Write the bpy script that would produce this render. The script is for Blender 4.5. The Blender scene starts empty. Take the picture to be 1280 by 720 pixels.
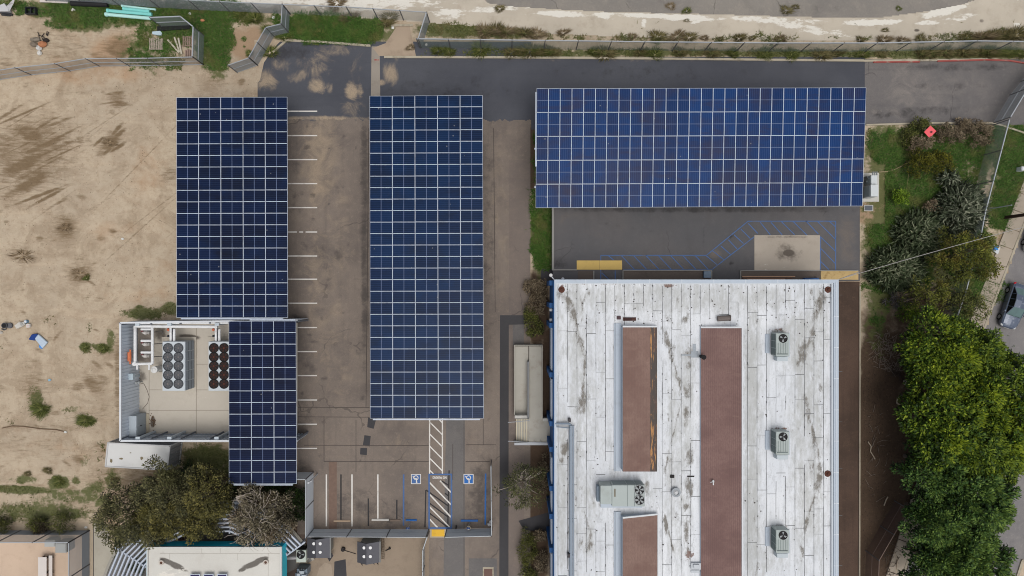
import bpy, math, random
import numpy as np
from mathutils import Vector, Matrix
random.seed(7); RNG = np.random.default_rng(11)
PI = math.pi
scene = bpy.context.scene
COL = scene.collection
H = 68.0                       # camera height above the lot
S = H * 36 / 24 / 1280         # metres per photo pixel on the ground

def P(x, y, z=0.0):
    k = S * (H - z) / H
    return Vector(((x - 640) * k, (360 - y) * k, z))

GAIN = 1.35
def C(r, g, b, k=1.0):
    def f(c):
        c /= 255
        return (c / 12.92 if c <= .04045 else ((c + .055) / 1.055) ** 2.4) / GAIN * k
    return (f(r), f(g), f(b), 1)

# ------------------------------------------------------------------ nodes
class N:
    def __init__(s, name):
        s.m = bpy.data.materials.new(name); s.m.use_nodes = True
        s.t = s.m.node_tree; s.t.nodes.clear()
        s.out = s.t.nodes.new('ShaderNodeOutputMaterial')
    def n(s, t, **k):
        o = s.t.nodes.new('ShaderNode' + t)
        for a, v in k.items(): setattr(o, a, v)
        return o
    def l(s, a, b): s.t.links.new(a, b)
    def setin(s, sock, v):
        if isinstance(v, bpy.types.NodeSocket): s.l(v, sock)
        else: sock.default_value = v
    def math(s, op, a, b=None, c=None, clamp=False):
        o = s.n('Math', operation=op); o.use_clamp = clamp
        s.setin(o.inputs[0], a)
        if b is not None: s.setin(o.inputs[1], b)
        if c is not None: s.setin(o.inputs[2], c)
        return o.outputs[0]
    def pos(s): return s.n('NewGeometry').outputs['Position']
    def noise(s, scale, detail=4, rough=.55, vec=None, stretch=None, dist=0):
        v = vec or s.pos()
        if stretch:
            mp = s.n('Mapping'); mp.inputs['Scale'].default_value = stretch[0:3]
            if len(stretch) > 3: mp.inputs['Rotation'].default_value = (0, 0, stretch[3])
            s.l(v, mp.inputs['Vector']); v = mp.outputs[0]
        o = s.n('TexNoise'); s.l(v, o.inputs['Vector'])
        o.inputs['Scale'].default_value = scale; o.inputs['Detail'].default_value = detail
        o.inputs['Roughness'].default_value = rough; o.inputs['Distortion'].default_value = dist
        return o.outputs['Fac']
    def step(s, v, lo, hi):
        o = s.n('MapRange', interpolation_type='SMOOTHSTEP'); s.l(v, o.inputs['Value'])
        o.inputs['From Min'].default_value = lo; o.inputs['From Max'].default_value = hi
        return o.outputs['Result']
    def mix(s, f, a, b, blend='MIX'):
        o = s.n('Mix', data_type='RGBA', blend_type=blend)
        s.setin(o.inputs[0], f); s.setin(o.inputs[6], a); s.setin(o.inputs[7], b)
        return o.outputs[2]
    def attr(s, name, out='Fac'):
        o = s.n('Attribute', attribute_name=name); return o.outputs[out]
    def bump(s, h, strength=.3, dist=.05):
        o = s.n('Bump'); o.inputs['Strength'].default_value = strength
        o.inputs['Distance'].default_value = dist; s.l(h, o.inputs['Height']); return o.outputs[0]
    def bsdf(s, col, rough=.8, metal=0, spec=.3, normal=None):
        o = s.n('BsdfPrincipled')
        s.setin(o.inputs['Base Color'], col); s.setin(o.inputs['Roughness'], rough)
        o.inputs['Metallic'].default_value = metal; o.inputs['Specular IOR Level'].default_value = spec
        if normal is not None: s.l(normal, o.inputs['Normal'])
        s.l(o.outputs[0], s.out.inputs[0]); return o

MATS = {}
def mat(name, c, rough=.75, var=.18, scale=1.5, metal=0, spec=.3, dirt=None, dirtamt=.3, bump=0):
    """weathered paint / metal / concrete: two noises over a base colour, optional dirt"""
    if name in MATS: return MATS[name]
    s = N(name)
    k = lambda q: (c[0]*q, c[1]*q, c[2]*q, 1)
    a = s.mix(s.noise(scale, 5), k(1-var), k(1+var))
    a = s.mix(s.math('MULTIPLY', s.noise(scale*9, 3), .55), a, k(1-var*1.4))
    if dirt:
        d = s.step(s.noise(scale*.6, 6, .65), .52, .72)
        a = s.mix(s.math('MULTIPLY', d, dirtamt), a, dirt)
    nb = s.bump(s.noise(14, 4), bump) if bump else None
    s.bsdf(a, rough, metal, spec, nb); MATS[name] = s.m
    return s.m

# ------------------------------------------------------------------ mesh builder
OFF = {}
class MB:
    def __init__(s): s.v = []; s.f = []; s.m = []; s.uv = {}
    def add(s, vs, fs, mi=0):
        o = len(s.v); s.v += [tuple(p) for p in vs]
        for q in fs: s.f.append([o + i for i in q]); s.m.append(mi)
    def poly(s, pts, mi=0): s.add(pts, [range(len(pts))], mi); return s
    def box(s, x0, y0, z0, x1, y1, z1, mi=0):
        if x0 > x1: x0, x1 = x1, x0
        if y0 > y1: y0, y1 = y1, y0
        v = [(x0,y0,z0),(x1,y0,z0),(x1,y1,z0),(x0,y1,z0),(x0,y0,z1),(x1,y0,z1),(x1,y1,z1),(x0,y1,z1)]
        s.add(v, [(3,2,1,0),(4,5,6,7),(0,1,5,4),(1,2,6,5),(2,3,7,6),(3,0,4,7)], mi); return s
    def pbox(s, x0, y0, x1, y1, z0, z1, mi=0):      # pixel rectangle as seen at the top face
        a = P(x0, y0, z1); b = P(x1, y1, z1); return s.box(a.x, b.y, z0, b.x, a.y, z1, mi)
    def prism(s, pts, z0, z1, mi=0):                # pts: world xy
        n = len(pts)
        ar = sum(pts[i][0]*pts[(i+1) % n][1]-pts[(i+1) % n][0]*pts[i][1] for i in range(n))
        if ar < 0: pts = pts[::-1]
        v = [(p[0], p[1], z0) for p in pts] + [(p[0], p[1], z1) for p in pts]
        s.add(v, [list(range(n))[::-1], list(range(n, 2*n))] + [(i, (i+1) % n, n+(i+1) % n, n+i) for i in range(n)], mi); return s
    def pprism(s, pxs, z0, z1, mi=0): return s.prism([P(x, y, z1)[:2] for x, y in pxs], z0, z1, mi)
    def beam(s, a, b, w, h, mi=0):                  # rectangular bar from a to b
        a = Vector(a); b = Vector(b); d = (b-a).normalized()
        up = Vector((0,0,1)) if abs(d.z) < .95 else Vector((0,1,0))
        u = d.cross(up).normalized()*w/2; q = u.cross(d).normalized()*h/2
        v = [a-u-q, a+u-q, a+u+q, a-u+q, b-u-q, b+u-q, b+u+q, b-u+q]
        s.add(v, [(0,1,2,3),(7,6,5,4),(1,0,4,5),(2,1,5,6),(3,2,6,7),(0,3,7,4)], mi); return s
    def cyl(s, a, b, r, r2=None, n=10, mi=0, cap=True):
        a = Vector(a); b = Vector(b); d = (b-a).normalized(); r2 = r if r2 is None else r2
        up = Vector((0,0,1)) if abs(d.z) < .9 else Vector((1,0,0))
        u = d.cross(up).normalized(); w = d.cross(u)
        A = [a+(u*math.cos(t)+w*math.sin(t))*r for t in [2*PI*i/n for i in range(n)]]
        B = [b+(u*math.cos(t)+w*math.sin(t))*r2 for t in [2*PI*i/n for i in range(n)]]
        fs = [(i, n+i, n+(i+1) % n, (i+1) % n) for i in range(n)]
        if cap: fs += [list(range(n)), list(range(2*n-1, n-1, -1))]
        s.add(A+B, fs, mi); return s
    def tube(s, pts, r, n=8, mi=0):
        for a, b in zip(pts, pts[1:]): s.cyl(a, b, r, n=n, mi=mi)
        return s
    def ball(s, c, rx, ry=None, rz=None, n=10, mi=0, jitter=0):
        ry = ry or rx; rz = rz or rx; v = []; f = []; m = n//2
        for j in range(m+1):
            th = PI*j/m
            for i in range(n):
                ph = 2*PI*i/n; q = 1+random.uniform(-jitter, jitter)
                v.append((c[0]+rx*q*math.sin(th)*math.cos(ph), c[1]+ry*q*math.sin(th)*math.sin(ph), c[2]+rz*q*math.cos(th)))
        for j in range(m):
            for i in range(n):
                f.append((j*n+i, (j+1)*n+i, (j+1)*n+(i+1) % n, j*n+(i+1) % n))
        s.add(v, f, mi); return s
    def ring(s, c, r0, r1, z0, z1, n=20, mi=0):
        for i in range(n):
            t = [2*PI*i/n, 2*PI*(i+1)/n]
            q = [(c[0]+r*math.cos(a), c[1]+r*math.sin(a)) for r, a in ((r0,t[0]),(r1,t[0]),(r1,t[1]),(r0,t[1]))]
            s.add([(*p, z0) for p in q]+[(*p, z1) for p in q], [(4,5,6,7),(1,2,6,5),(3,0,4,7)], mi)
        return s
    def build(s, name, mats, parent=None, smooth=False, bevel=0):
        me = bpy.data.meshes.new(name)
        o3 = OFF.get(parent.name, Vector()) if parent else Vector()
        vs = [(v[0]-o3[0], v[1]-o3[1], v[2]-o3[2]) for v in s.v]
        me.from_pydata(vs, [], s.f)
        if not isinstance(mats, (list, tuple)): mats = [mats]
        for m in mats: me.materials.append(m)
        if len(mats) > 1: me.polygons.foreach_set('material_index', s.m)
        if smooth: me.polygons.foreach_set('use_smooth', [True]*len(s.f))
        me.update()
        o = bpy.data.objects.new(name, me); COL.objects.link(o)
        if parent: o.parent = parent; OFF[o.name] = o3
        if bevel:
            b = o.modifiers.new('bevel', 'BEVEL'); b.width = bevel; b.segments = 2; b.limit_method = 'ANGLE'
        return o

def mesh_np(name, verts, faces_n, mats, parent=None, shade=None):
    """numpy mesh: verts (n*k,3) in consecutive k-gons"""
    me = bpy.data.meshes.new(name); nv = len(verts); nf = nv//faces_n
    o3 = OFF.get(parent.name, Vector()) if parent else Vector()
    me.vertices.add(nv); me.vertices.foreach_set('co', (verts-np.array(o3)).astype(np.float32).ravel())
    me.loops.add(nv); me.loops.foreach_set('vertex_index', np.arange(nv, dtype=np.int32))
    me.polygons.add(nf); me.polygons.foreach_set('loop_start', np.arange(0, nv, faces_n, dtype=np.int32))
    me.polygons.foreach_set('loop_total', np.full(nf, faces_n, dtype=np.int32))
    me.materials.append(mats); me.update(calc_edges=True)
    if shade is not None:
        a = me.attributes.new('shade', 'FLOAT', 'POINT'); a.data.foreach_set('value', shade.astype(np.float32))
    o = bpy.data.objects.new(name, me); COL.objects.link(o)
    if parent: o.parent = parent; OFF[o.name] = o3
    return o

def tag(o, label, cat, group=None, kind=None):
    if label: o['label'] = label
    if cat: o['category'] = cat
    if group: o['group'] = group
    if kind: o['kind'] = kind
    return o
def thing(name, label, cat, loc=(0,0,0), group=None):
    o = bpy.data.objects.new(name, None); COL.objects.link(o); o.location = loc; o.empty_display_size = .2
    OFF[o.name] = Vector(loc); return tag(o, label, cat, group)
def struct(o): o['kind'] = 'structure'; return o
def dup(root, loc, label, rotz=0, scale=1):
    r = root.copy(); COL.objects.link(r); r.location = loc; r.rotation_euler = (0, 0, rotz); r.scale = (scale,)*3
    if label: r['label'] = label
    for ch in root.children:
        c = ch.copy(); COL.objects.link(c); c.parent = r
        for g in ch.children:
            d = g.copy(); COL.objects.link(d); d.parent = c
    return r

# ------------------------------------------------------------------ value noise / masks
_lat = RNG.random((256, 256))
def vnoise(x, y, sc):
    x = np.asarray(x)*sc; y = np.asarray(y)*sc
    xi = np.floor(x).astype(int); yi = np.floor(y).astype(int); fx = x-xi; fy = y-yi
    fx = fx*fx*(3-2*fx); fy = fy*fy*(3-2*fy); g = lambda a, b: _lat[a % 256, b % 256]
    return (g(xi,yi)*(1-fx)+g(xi+1,yi)*fx)*(1-fy)+(g(xi,yi+1)*(1-fx)+g(xi+1,yi+1)*fx)*fy
def fbm(x, y, sc): return .5*vnoise(x,y,sc)+.3*vnoise(x+31,y+17,sc*2.1)+.2*vnoise(x+7,y+53,sc*4.3)
def blobs(px, py, bl):
    """px,py pixel arrays; bl: (cx,cy,rx,ry,rot_deg,strength) -> max of soft ellipses"""
    out = np.zeros_like(px)
    for cx, cy, rx, ry, rot, st in bl:
        a = math.radians(rot); dx = px-cx; dy = py-cy
        u = (dx*math.cos(a)+dy*math.sin(a))/rx; v = (-dx*math.sin(a)+dy*math.cos(a))/ry
        out = np.maximum(out, st*np.clip(1.5-np.sqrt(u*u+v*v), 0, 1))
    return out

def sheet(name, rect, z, m, step=2.0, masks=None):
    """pixel rect (ground plane pixels at height z) as a fine grid carrying mask attributes"""
    x0, y0, x1, y1 = rect; nx = max(2, int((x1-x0)/step)); ny = max(2, int((y1-y0)/step))
    gx, gy = np.meshgrid(np.linspace(x0, x1, nx), np.linspace(y0, y1, ny)); gx = gx.ravel(); gy = gy.ravel()
    k = S*(H-z)/H
    vs = np.stack([(gx-640)*k, (360-gy)*k, np.full_like(gx, z)], 1)
    idx = np.arange(nx*ny).reshape(ny, nx)
    q = np.stack([idx[1:,:-1], idx[1:,1:], idx[:-1,1:], idx[:-1,:-1]], -1).reshape(-1, 4)
    me = bpy.data.meshes.new(name)
    me.vertices.add(len(vs)); me.vertices.foreach_set('co', vs.astype(np.float32).ravel())
    me.loops.add(q.size); me.loops.foreach_set('vertex_index', q.astype(np.int32).ravel())
    me.polygons.add(len(q)); me.polygons.foreach_set('loop_start', np.arange(0, q.size, 4, dtype=np.int32))
    me.polygons.foreach_set('loop_total', np.full(len(q), 4, dtype=np.int32))
    me.materials.append(m); me.update(calc_edges=True)
    for nm, bl in (masks or {}).items():
        a = me.attributes.new(nm, 'FLOAT', 'POINT')
        a.data.foreach_set('value', (bl(gx, gy) if callable(bl) else blobs(gx, gy, bl)).astype(np.float32))
    o = bpy.data.objects.new(name, me); COL.objects.link(o); return o
def grid_clip(name, rect, poly, z, m, step, masks):
    o = sheet(name, rect, z, m, step, masks); me = o.data
    import bmesh
    bm = bmesh.new(); bm.from_mesh(me)
    xs = [p[0] for p in poly]
    def inside(px, py):
        c = False; n = len(poly)
        for i in range(n):
            x1, y1 = poly[i]; x2, y2 = poly[i-1]
            if (y1 > py) != (y2 > py) and px < (x2-x1)*(py-y1)/(y2-y1)+x1: c = not c
        return c
    k = S*(H-z)/H
    kill = [f for f in bm.faces if not inside(f.calc_center_median().x/k+640, 360-f.calc_center_median().y/k)]
    bmesh.ops.delete(bm, geom=kill, context='FACES'); bm.to_mesh(me); bm.free(); return o
def flat(name, pxs, z, m, parent=None):
    mb = MB(); pts = [P(x, y, z) for x, y in pxs]
    n = len(pts); ar = sum(pts[i].x*pts[(i+1) % n].y-pts[(i+1) % n].x*pts[i].y for i in range(n))
    if ar < 0: pts = pts[::-1]
    mb.poly(pts); return mb.build(name, m, parent)

# ------------------------------------------------------------------ world, light, camera
scene.render.engine = 'CYCLES'
scene.cycles.filter_width = 1.0
scene.view_settings.view_transform = 'Standard'; scene.view_settings.look = 'None'
scene.view_settings.exposure = 0; scene.view_settings.gamma = 1
w = bpy.data.worlds.new('World'); scene.world = w; w.use_nodes = True
nt = w.node_tree; nt.nodes.clear()
sky = nt.nodes.new('ShaderNodeTexSky'); sky.sky_type = 'NISHITA'; sky.sun_disc = False
SE, SA = math.radians(74), math.radians(150)
sky.sun_elevation = SE; sky.sun_rotation = SA; sky.dust_density = 4; sky.ozone_density = .6
hs = nt.nodes.new('ShaderNodeHueSaturation'); hs.inputs['Saturation'].default_value = .22
bg = nt.nodes.new('ShaderNodeBackground'); bg.inputs['Strength'].default_value = .138
wo = nt.nodes.new('ShaderNodeOutputWorld')
nt.links.new(sky.outputs[0], hs.inputs['Color']); nt.links.new(hs.outputs[0], bg.inputs[0]); nt.links.new(bg.outputs[0], wo.inputs[0])
sd = bpy.data.lights.new('sun', 'SUN'); sd.energy = 1.25; sd.angle = math.radians(38); sd.color = (1, .955, .9)
so = bpy.data.objects.new('sun', sd); COL.objects.link(so)
# direction towards the sun for this sky rotation
dv = Vector((math.sin(SA)*math.cos(SE), math.cos(SA)*math.cos(SE), math.sin(SE)))
so.rotation_euler = dv.to_track_quat('Z', 'Y').to_euler(); so.location = dv*60
cd = bpy.data.cameras.new('camera'); cam = bpy.data.objects.new('camera', cd); COL.objects.link(cam)
cd.sensor_width = 36; cd.lens = 24; cd.clip_end = 500; cam.location = (0, 0, H); scene.camera = cam

# ------------------------------------------------------------------ ground materials
GREEN = [(258,574,34,18,0,1.0),(300,585,40,14,0,.7),(180,12,110,16,0,1.2),(268,45,20,40,0,1.3),(215,35,40,20,0,.8),(150,18,70,16,0,1),(110,25,45,14,0,1),(70,12,40,12,0,.9),(240,25,45,16,0,1),(272,50,16,42,0,1.2),(190,60,40,30,0,.6),(30,6,40,6,0,.7),
 (422,37,64,17,3,1.4),(560,38,40,9,3,1),(640,67,130,6,0,.9),(800,66,150,5,0,.8),(1000,67,150,5,0,.8),(1180,68,120,6,0,1),(610,40,50,8,5,.8),(770,48,120,5,2,.5),(1000,48,150,4,0,.5),(1200,46,90,6,-3,.7),
 (320,22,45,10,0,.55),
 (676,200,9,40,0,.7),(678,290,13,48,0,1.5),
 (1096,400,16,36,0,.6),(1120,300,40,50,0,.8),(1110,190,26,35,0,1.1),(1150,240,70,60,0,1.0),(1160,190,60,34,0,1),(1225,180,30,40,0,.9),(1265,190,26,50,0,1.2),(1255,250,20,40,10,1.1),(1140,250,50,40,0,.95),(1105,300,26,40,0,1.1),(1180,320,70,60,0,.8),(1100,360,20,40,0,.8),(1096,420,14,30,0,.5),(1216,370,30,40,20,.9),
 (45,500,9,14,0,.8),(52,515,8,10,0,.8),(107,526,12,6,0,1.2),(107,434,7,6,0,1.1),(128,435,14,5,10,.9),(138,425,5,14,0,.8),(180,392,22,7,0,1.1),(215,386,14,8,0,1),(175,384,8,3,0,.7),(25,612,45,5,3,1.1),(74,603,12,8,0,1.2),(30,600,16,6,0,.7),(95,600,6,6,0,.8),(85,620,40,10,0,.6),(115,615,20,12,-30,.7),(50,640,70,12,0,.75),(128,625,12,5,-40,.9),(140,598,10,16,0,.6),(105,575,8,10,30,.4),(88,512,12,4,0,.5),
 (255,572,30,14,0,.75),(240,585,20,10,0,.5),(110,345,3,3,0,.9)]
random.seed(3)
DARK = [(random.uniform(0,85), random.uniform(140,255), random.uniform(14,44), random.uniform(.9,2.4), random.uniform(-36,-18), random.uniform(.5,.95)) for _ in range(26)]
DARK += [(random.uniform(60,330), random.uniform(140,300), random.uniform(40,90), random.uniform(.8,1.6), random.uniform(-46,-30), random.uniform(.3,.5)) for _ in range(14)]
DARK += [(145+random.gauss(0,8), 125+random.gauss(0,7), random.uniform(6,14), random.uniform(1.2,2.6), random.uniform(-8,8), .8) for _ in range(8)]+[(135+random.gauss(0,8), 180+random.gauss(0,8), random.uniform(8,16), random.uniform(1.5,3), random.uniform(-50,-30), .9) for _ in range(8)]
DARK += [(random.uniform(0,148), random.uniform(95,600), random.uniform(2,9), random.uniform(1.5,5), random.uniform(-60,60), random.uniform(.3,.65)) for _ in range(60)]
DARK += [(38,168,26,14,28,.75),(50,190,30,12,-24,.65),(36,222,26,14,-28,.7),(36,190,60,50,-20,.6)]
DARK += [(38,168,26,10,28,.9),(55,182,34,5,-22,.9),(30,205,34,10,-25,.95),(40,228,30,9,-30,.9),(20,240,20,5,-25,.7),(68,185,40,4,-20,.7),(10,172,18,6,10,.6),(100,175,6,5,0,.6),
 (145,122,12,5,0,.6),(147,133,10,4,0,.5),(138,178,16,9,-40,.9),(128,190,10,6,-40,.6),(85,116,12,5,0,.3),(75,146,9,7,0,.3),
 (82,285,14,17,0,.75),(28,320,18,14,30,.5),(100,342,18,13,0,.7),(100,325,7,9,0,.4),(212,218,10,14,60,.5),(185,338,5,8,0,.4),(70,60,60,24,0,.35),(150,60,22,16,0,.7),(8,80,12,10,0,.5),
 (140,70,40,10,0,.4),(105,115,10,6,0,.3),(302,102,5,5,0,.7),(270,103,20,8,0,.35),
 (116,480,16,9,40,.7),(126,478,8,11,30,.6),(98,483,10,6,-20,.6),(120,455,10,3,40,.6),(45,482,18,20,30,.45),(147,470,4,60,0,.6),(110,520,30,10,0,.35),(130,510,7,6,0,.5),(60,535,50,5,0,.4),(40,560,70,14,0,.25),
 (98,575,7,10,-50,.6),(128,560,10,12,-40,.4),(145,600,14,25,-30,.5),(90,635,60,12,0,.4),(50,610,60,6,0,.4),(180,600,30,10,-10,.35),(20,650,30,8,0,.4),(220,580,60,16,0,.3),(265,575,40,20,0,.5),(200,610,100,30,0,.6),(255,608,60,10,0,.8)]
ORNG = [(140,62,36,20,-20,1),(148,90,30,14,0,.7),(90,90,60,20,0,.6),(20,90,40,14,0,.5),(185,215,24,34,0,.55),(140,290,34,14,0,.5),(165,370,40,10,0,.5),(200,350,18,30,0,.45),(100,40,50,18,0,.4),(95,575,40,14,0,.3),(140,635,20,25,0,.7),(105,560,60,8,0,.4),(195,290,20,40,0,.3),(50,540,60,10,0,.2),(20,675,80,12,0,.8)]
SOIL = [(230,600,60,14,0,.8),(1100,580,30,200,0,1.3),(1094,480,20,70,0,1),(1120,450,26,50,0,1),(1130,640,40,90,0,1.2),(1100,700,40,60,0,1.2),(1160,560,60,160,0,1),(672,385,14,46,0,1.2),(672,600,16,150,0,1.2),(684,480,6,70,0,1.4),(664,195,10,50,0,.85),(664,300,8,40,0,.5),(1155,390,60,28,0,.7),(300,600,60,15,0,.9),(330,640,60,60,0,1),(380,690,26,40,0,1.3)]
SAND = [(1105,245,14,30,0,1),(1082,268,14,14,0,1),(1105,205,20,12,0,.6),(1258,272,6,6,0,1),(1252,300,6,8,0,.8),(1262,340,5,16,15,.7),(310,55,26,24,0,1),(275,70,6,20,0,.6),(1098,270,14,8,0,.6),(1110,270,10,20,0,.6),(1170,205,24,10,0,.35),(1098,330,9,6,0,.4),(40,20,10,6,0,.5),(1090,190,10,10,0,.5)]
def gm(px, py):
    return blobs(px, py, GREEN)
def mat_ground():
    s = N('bare_dirt')
    big = s.noise(.08, 5, .6); mid = s.noise(.55, 6, .65); fine = s.noise(5, 5, .7); strk = s.noise(.5, 4, .6, stretch=(.35, 2.6, 1, .5))
    c = s.mix(s.step(big, .35, .65), C(210,193,169), C(194,179,158))
    c = s.mix(s.math('MULTIPLY', s.step(mid, .42, .7), .5), c, C(168,147,124))
    c = s.mix(s.math('MULTIPLY', s.step(strk, .5, .7), .55), c, C(212,193,168))
    c = s.mix(s.math('MULTIPLY', s.step(s.noise(.2, 7, .72, dist=1.5), .48, .64), .6), c, C(164,146,124))
    c = s.mix(s.math('MULTIPLY', s.step(s.noise(1.9, 7, .8), .5, .66), .5), c, C(156,133,108)); c = s.mix(s.math('MULTIPLY', s.step(s.noise(3.2, 5, .75), .56, .66), .4), c, C(226,208,184))
    def mk(name, amp, lo, hi, n=None, k=1.0):
        q = s.math('MULTIPLY_ADD', s.math('SUBTRACT', n or mid, .5), amp, s.attr(name))
        return s.math('MULTIPLY', s.step(q, lo, hi), k)
    c = s.mix(mk('orange', 1.6, .2, 1.1, k=.6), c, C(190,150,114))
    c = s.mix(mk('soil', 1.0, .3, .75), c, s.mix(s.noise(2.5,6,.7), C(58,46,40), C(92,74,62)))
    c = s.mix(mk('sand', 1.2, .35, .8), c, C(176,150,124))
    mul = s.noise(1.5, 7, .75, stretch=(.45, 2.4, 1, .45))
    c = s.mix(mk('dark', 1.9, .1, .95, mul, .9), c, s.mix(fine, C(92,73,50), C(136,114,86)))
    gmx = s.math('MULTIPLY', mk('green', 2.0, .25, .7, s.noise(1.3, 5, .7)), .92)
    c = s.mix(gmx, c, s.mix(s.noise(.7, 5), s.mix(fine, C(52,74,34), C(84,104,52)), s.mix(fine, C(74,88,46), C(120,120,76))))
    c = s.mix(s.math('MULTIPLY', s.step(fine, .56, .72), .28), c, C(120,98,76))
    spk = s.n('TexVoronoi'); spk.inputs['Scale'].default_value = 2.2; s.l(s.pos(), spk.inputs['Vector'])
    sp = s.math('LESS_THAN', spk.outputs['Distance'], .055)
    c = s.mix(s.math('MULTIPLY', sp, s.step(mid, .5, .6)), c, C(110,95,76))
    c = s.mix(s.math('MULTIPLY', s.noise(26, 2, .5), .25), c, C(150,130,106))
    s.bsdf(c, .95, 0, .1, s.bump(s.noise(3, 8, .7), .5, .12)); return s.m
M_GROUND = mat_ground()
g = sheet('ground', (-330,-230,1610,950), 0, M_GROUND, 2.6, dict(green=gm, dark=DARK, orange=ORNG, soil=SOIL, sand=SAND)); struct(g)
struct(sheet('dirt_field', (-14,78,334,668), .003, M_GROUND, 1.0, dict(green=gm, dark=DARK, orange=ORNG, soil=SOIL, sand=SAND)))
# far ground out to the horizon, four strips around the detailed sheet
def farm():
    mb = MB(); a = P(-330, -230); b = P(1610, 950)
    R = 900
    for q in ((-R,a.y,R,R),(-R,-R,R,b.y),(-R,b.y,a.x,a.y),(b.x,b.y,R,a.y)): mb.poly([(q[0],q[1],0),(q[2],q[1],0),(q[2],q[3],0),(q[0],q[3],0)])
    struct(mb.build('terrain', M_GROUND))
farm()

def mat_asphalt(name, c1, c2, stain=C(150,132,108), streak=None, cr=True, darkcol=C(50,48,48)):
    s = N(name); mid = s.noise(.5, 6, .65); fine = s.noise(18, 3, .7); big = s.noise(.11, 4, .6)
    c = s.mix(s.step(big, .35, .65), c1, c2); c = s.mix(s.math('MULTIPLY', s.step(s.noise(.24, 7, .7, dist=.8), .5, .7), .4), c, (c2[0]*.68, c2[1]*.68, c2[2]*.7, 1))
    c = s.mix(s.math('MULTIPLY', s.step(mid, .45, .7), .35), c, (c1[0]*1.25, c1[1]*1.22, c1[2]*1.16, 1))
    if streak:
        c = s.mix(s.math('MULTIPLY', s.step(s.noise(.6, 4, .6, stretch=streak), .5, .75), .35), c, (c2[0]*.7, c2[1]*.7, c2[2]*.72, 1))
    q = s.math('MULTIPLY_ADD', s.math('SUBTRACT', s.noise(.45, 7, .72, dist=1.0), .5), 2.6, s.attr('sand'))
    c = s.mix(s.math('MULTIPLY', s.math('MULTIPLY', s.step(q, .25, 1.25), s.step(s.attr('sand'), .0, .25)), .9), c, stain)
    q = s.math('MULTIPLY_ADD', s.math('SUBTRACT', s.noise(.8, 6, .7), .5), 2.2, s.attr('dark'))
    c = s.mix(s.math('MULTIPLY', s.math('MULTIPLY', s.step(q, .25, 1.1), s.step(s.attr('dark'), 0, .2)), .75), c, darkcol)
    if cr:
        v = s.n('TexVoronoi', feature='DISTANCE_TO_EDGE'); v.inputs['Scale'].default_value = .16; v.inputs['Randomness'].default_value = 1
        nv = s.n('VectorMath', operation='ADD'); 
        nz = s.n('TexNoise'); nz.inputs['Scale'].default_value = .8; s.l(s.pos(), nz.inputs['Vector'])
        s.l(s.pos(), nv.inputs[0]); s.l(nz.outputs['Color'], nv.inputs[1]); s.l(nv.outputs[0], v.inputs['Vector'])
        ck = s.math('LESS_THAN', v.outputs['Distance'], .006)
        c = s.mix(s.math('MULTIPLY', s.math('MULTIPLY', ck, s.step(s.noise(.2, 2), .5, .62)), .45), c, C(58,55,54))
    c = s.mix(s.math('MULTIPLY', s.step(fine, .35, .7), .45), c, (c2[0]*.66, c2[1]*.66, c2[2]*.68, 1)); c = s.mix(s.math('MULTIPLY', s.step(s.noise(2.4, 6, .8), .52, .68), .3), c, (c1[0]*1.4, c1[1]*1.37, c1[2]*1.32, 1))
    s.bsdf(c, .9, 0, .2, s.bump(s.noise(40, 3), .25, .02)); return s.m
LOT_SAND = [(410,330,30,170,0,.45),(410,560,60,20,0,.25),(595,560,16,30,0,.3),(500,560,30,20,0,.25),(632,300,22,140,0,.35),(400,200,26,70,0,.75),(420,270,18,60,0,.5),(385,240,20,8,0,.4),(425,470,30,60,0,.3),(595,160,30,10,0,.3),(630,220,20,60,0,.3),(625,330,16,50,0,.25),(398,185,14,30,0,.5),(385,170,24,12,0,.4),(412,215,14,34,0,.55),(430,310,14,30,0,.35),(415,320,8,10,0,.5),(360,150,40,6,0,.3),(460,150,12,300,0,.1),(410,640,30,40,0,.25),(480,700,60,50,0,.85),(398,690,40,30,0,.7),(520,690,20,40,0,.7),(440,430,40,80,0,.15),(620,280,20,90,0,.2)]
random.seed(9)
LOT_DARK = [(random.uniform(364,398), 154+30.1*random.randint(0,13)+random.gauss(0,4), random.uniform(2,6), random.uniform(2,4), 0, random.uniform(.4,.9)) for _ in range(26)]+[(random.uniform(400,455), random.uniform(160,590), random.uniform(1,4), random.uniform(1,4), 0, random.uniform(.4,.9)) for _ in range(30)]+[(424+random.gauss(0,3), y, 3, 24, random.gauss(0,2), .35) for y in range(170,520,40)]+[(370,205,10,16,0,.6),(370,260,12,10,0,.5),(378,320,14,14,0,.35),(410,315,26,12,0,.55),(455,200,6,60,0,.8),(456,330,5,150,0,.9),(385,460,16,16,0,.5),(380,520,20,30,0,.4),(405,380,10,60,0,.3),(440,630,34,26,0,.6),(480,640,40,20,0,.6),(600,620,14,40,0,.8),(590,640,30,20,0,.7),(372,580,16,10,0,.6),(450,255,3,4,0,.6),(610,300,12,200,0,.5),(640,640,14,100,0,.2),(422,540,100,16,0,.2),(405,473,5,3,0,.9),(443,404,2,2,0,.9),(470,665,90,5,0,.6),(372,400,6,6,0,.8)]  # long strips along both sides of the middle carport paint its soft shade
M_LOT = mat_asphalt('worn_pavement', C(145,133,123), C(124,114,107), stain=C(176,158,136), streak=(3, .25, 1), darkcol=C(70,67,67))
struct(grid_clip('parking_lot', (226,128,663,760), [(226,128),(663,128),(663,760),(373,760),(373,500),(226,500)], .006, M_LOT, 3, dict(sand=LOT_SAND, dark=LOT_DARK)))
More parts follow.
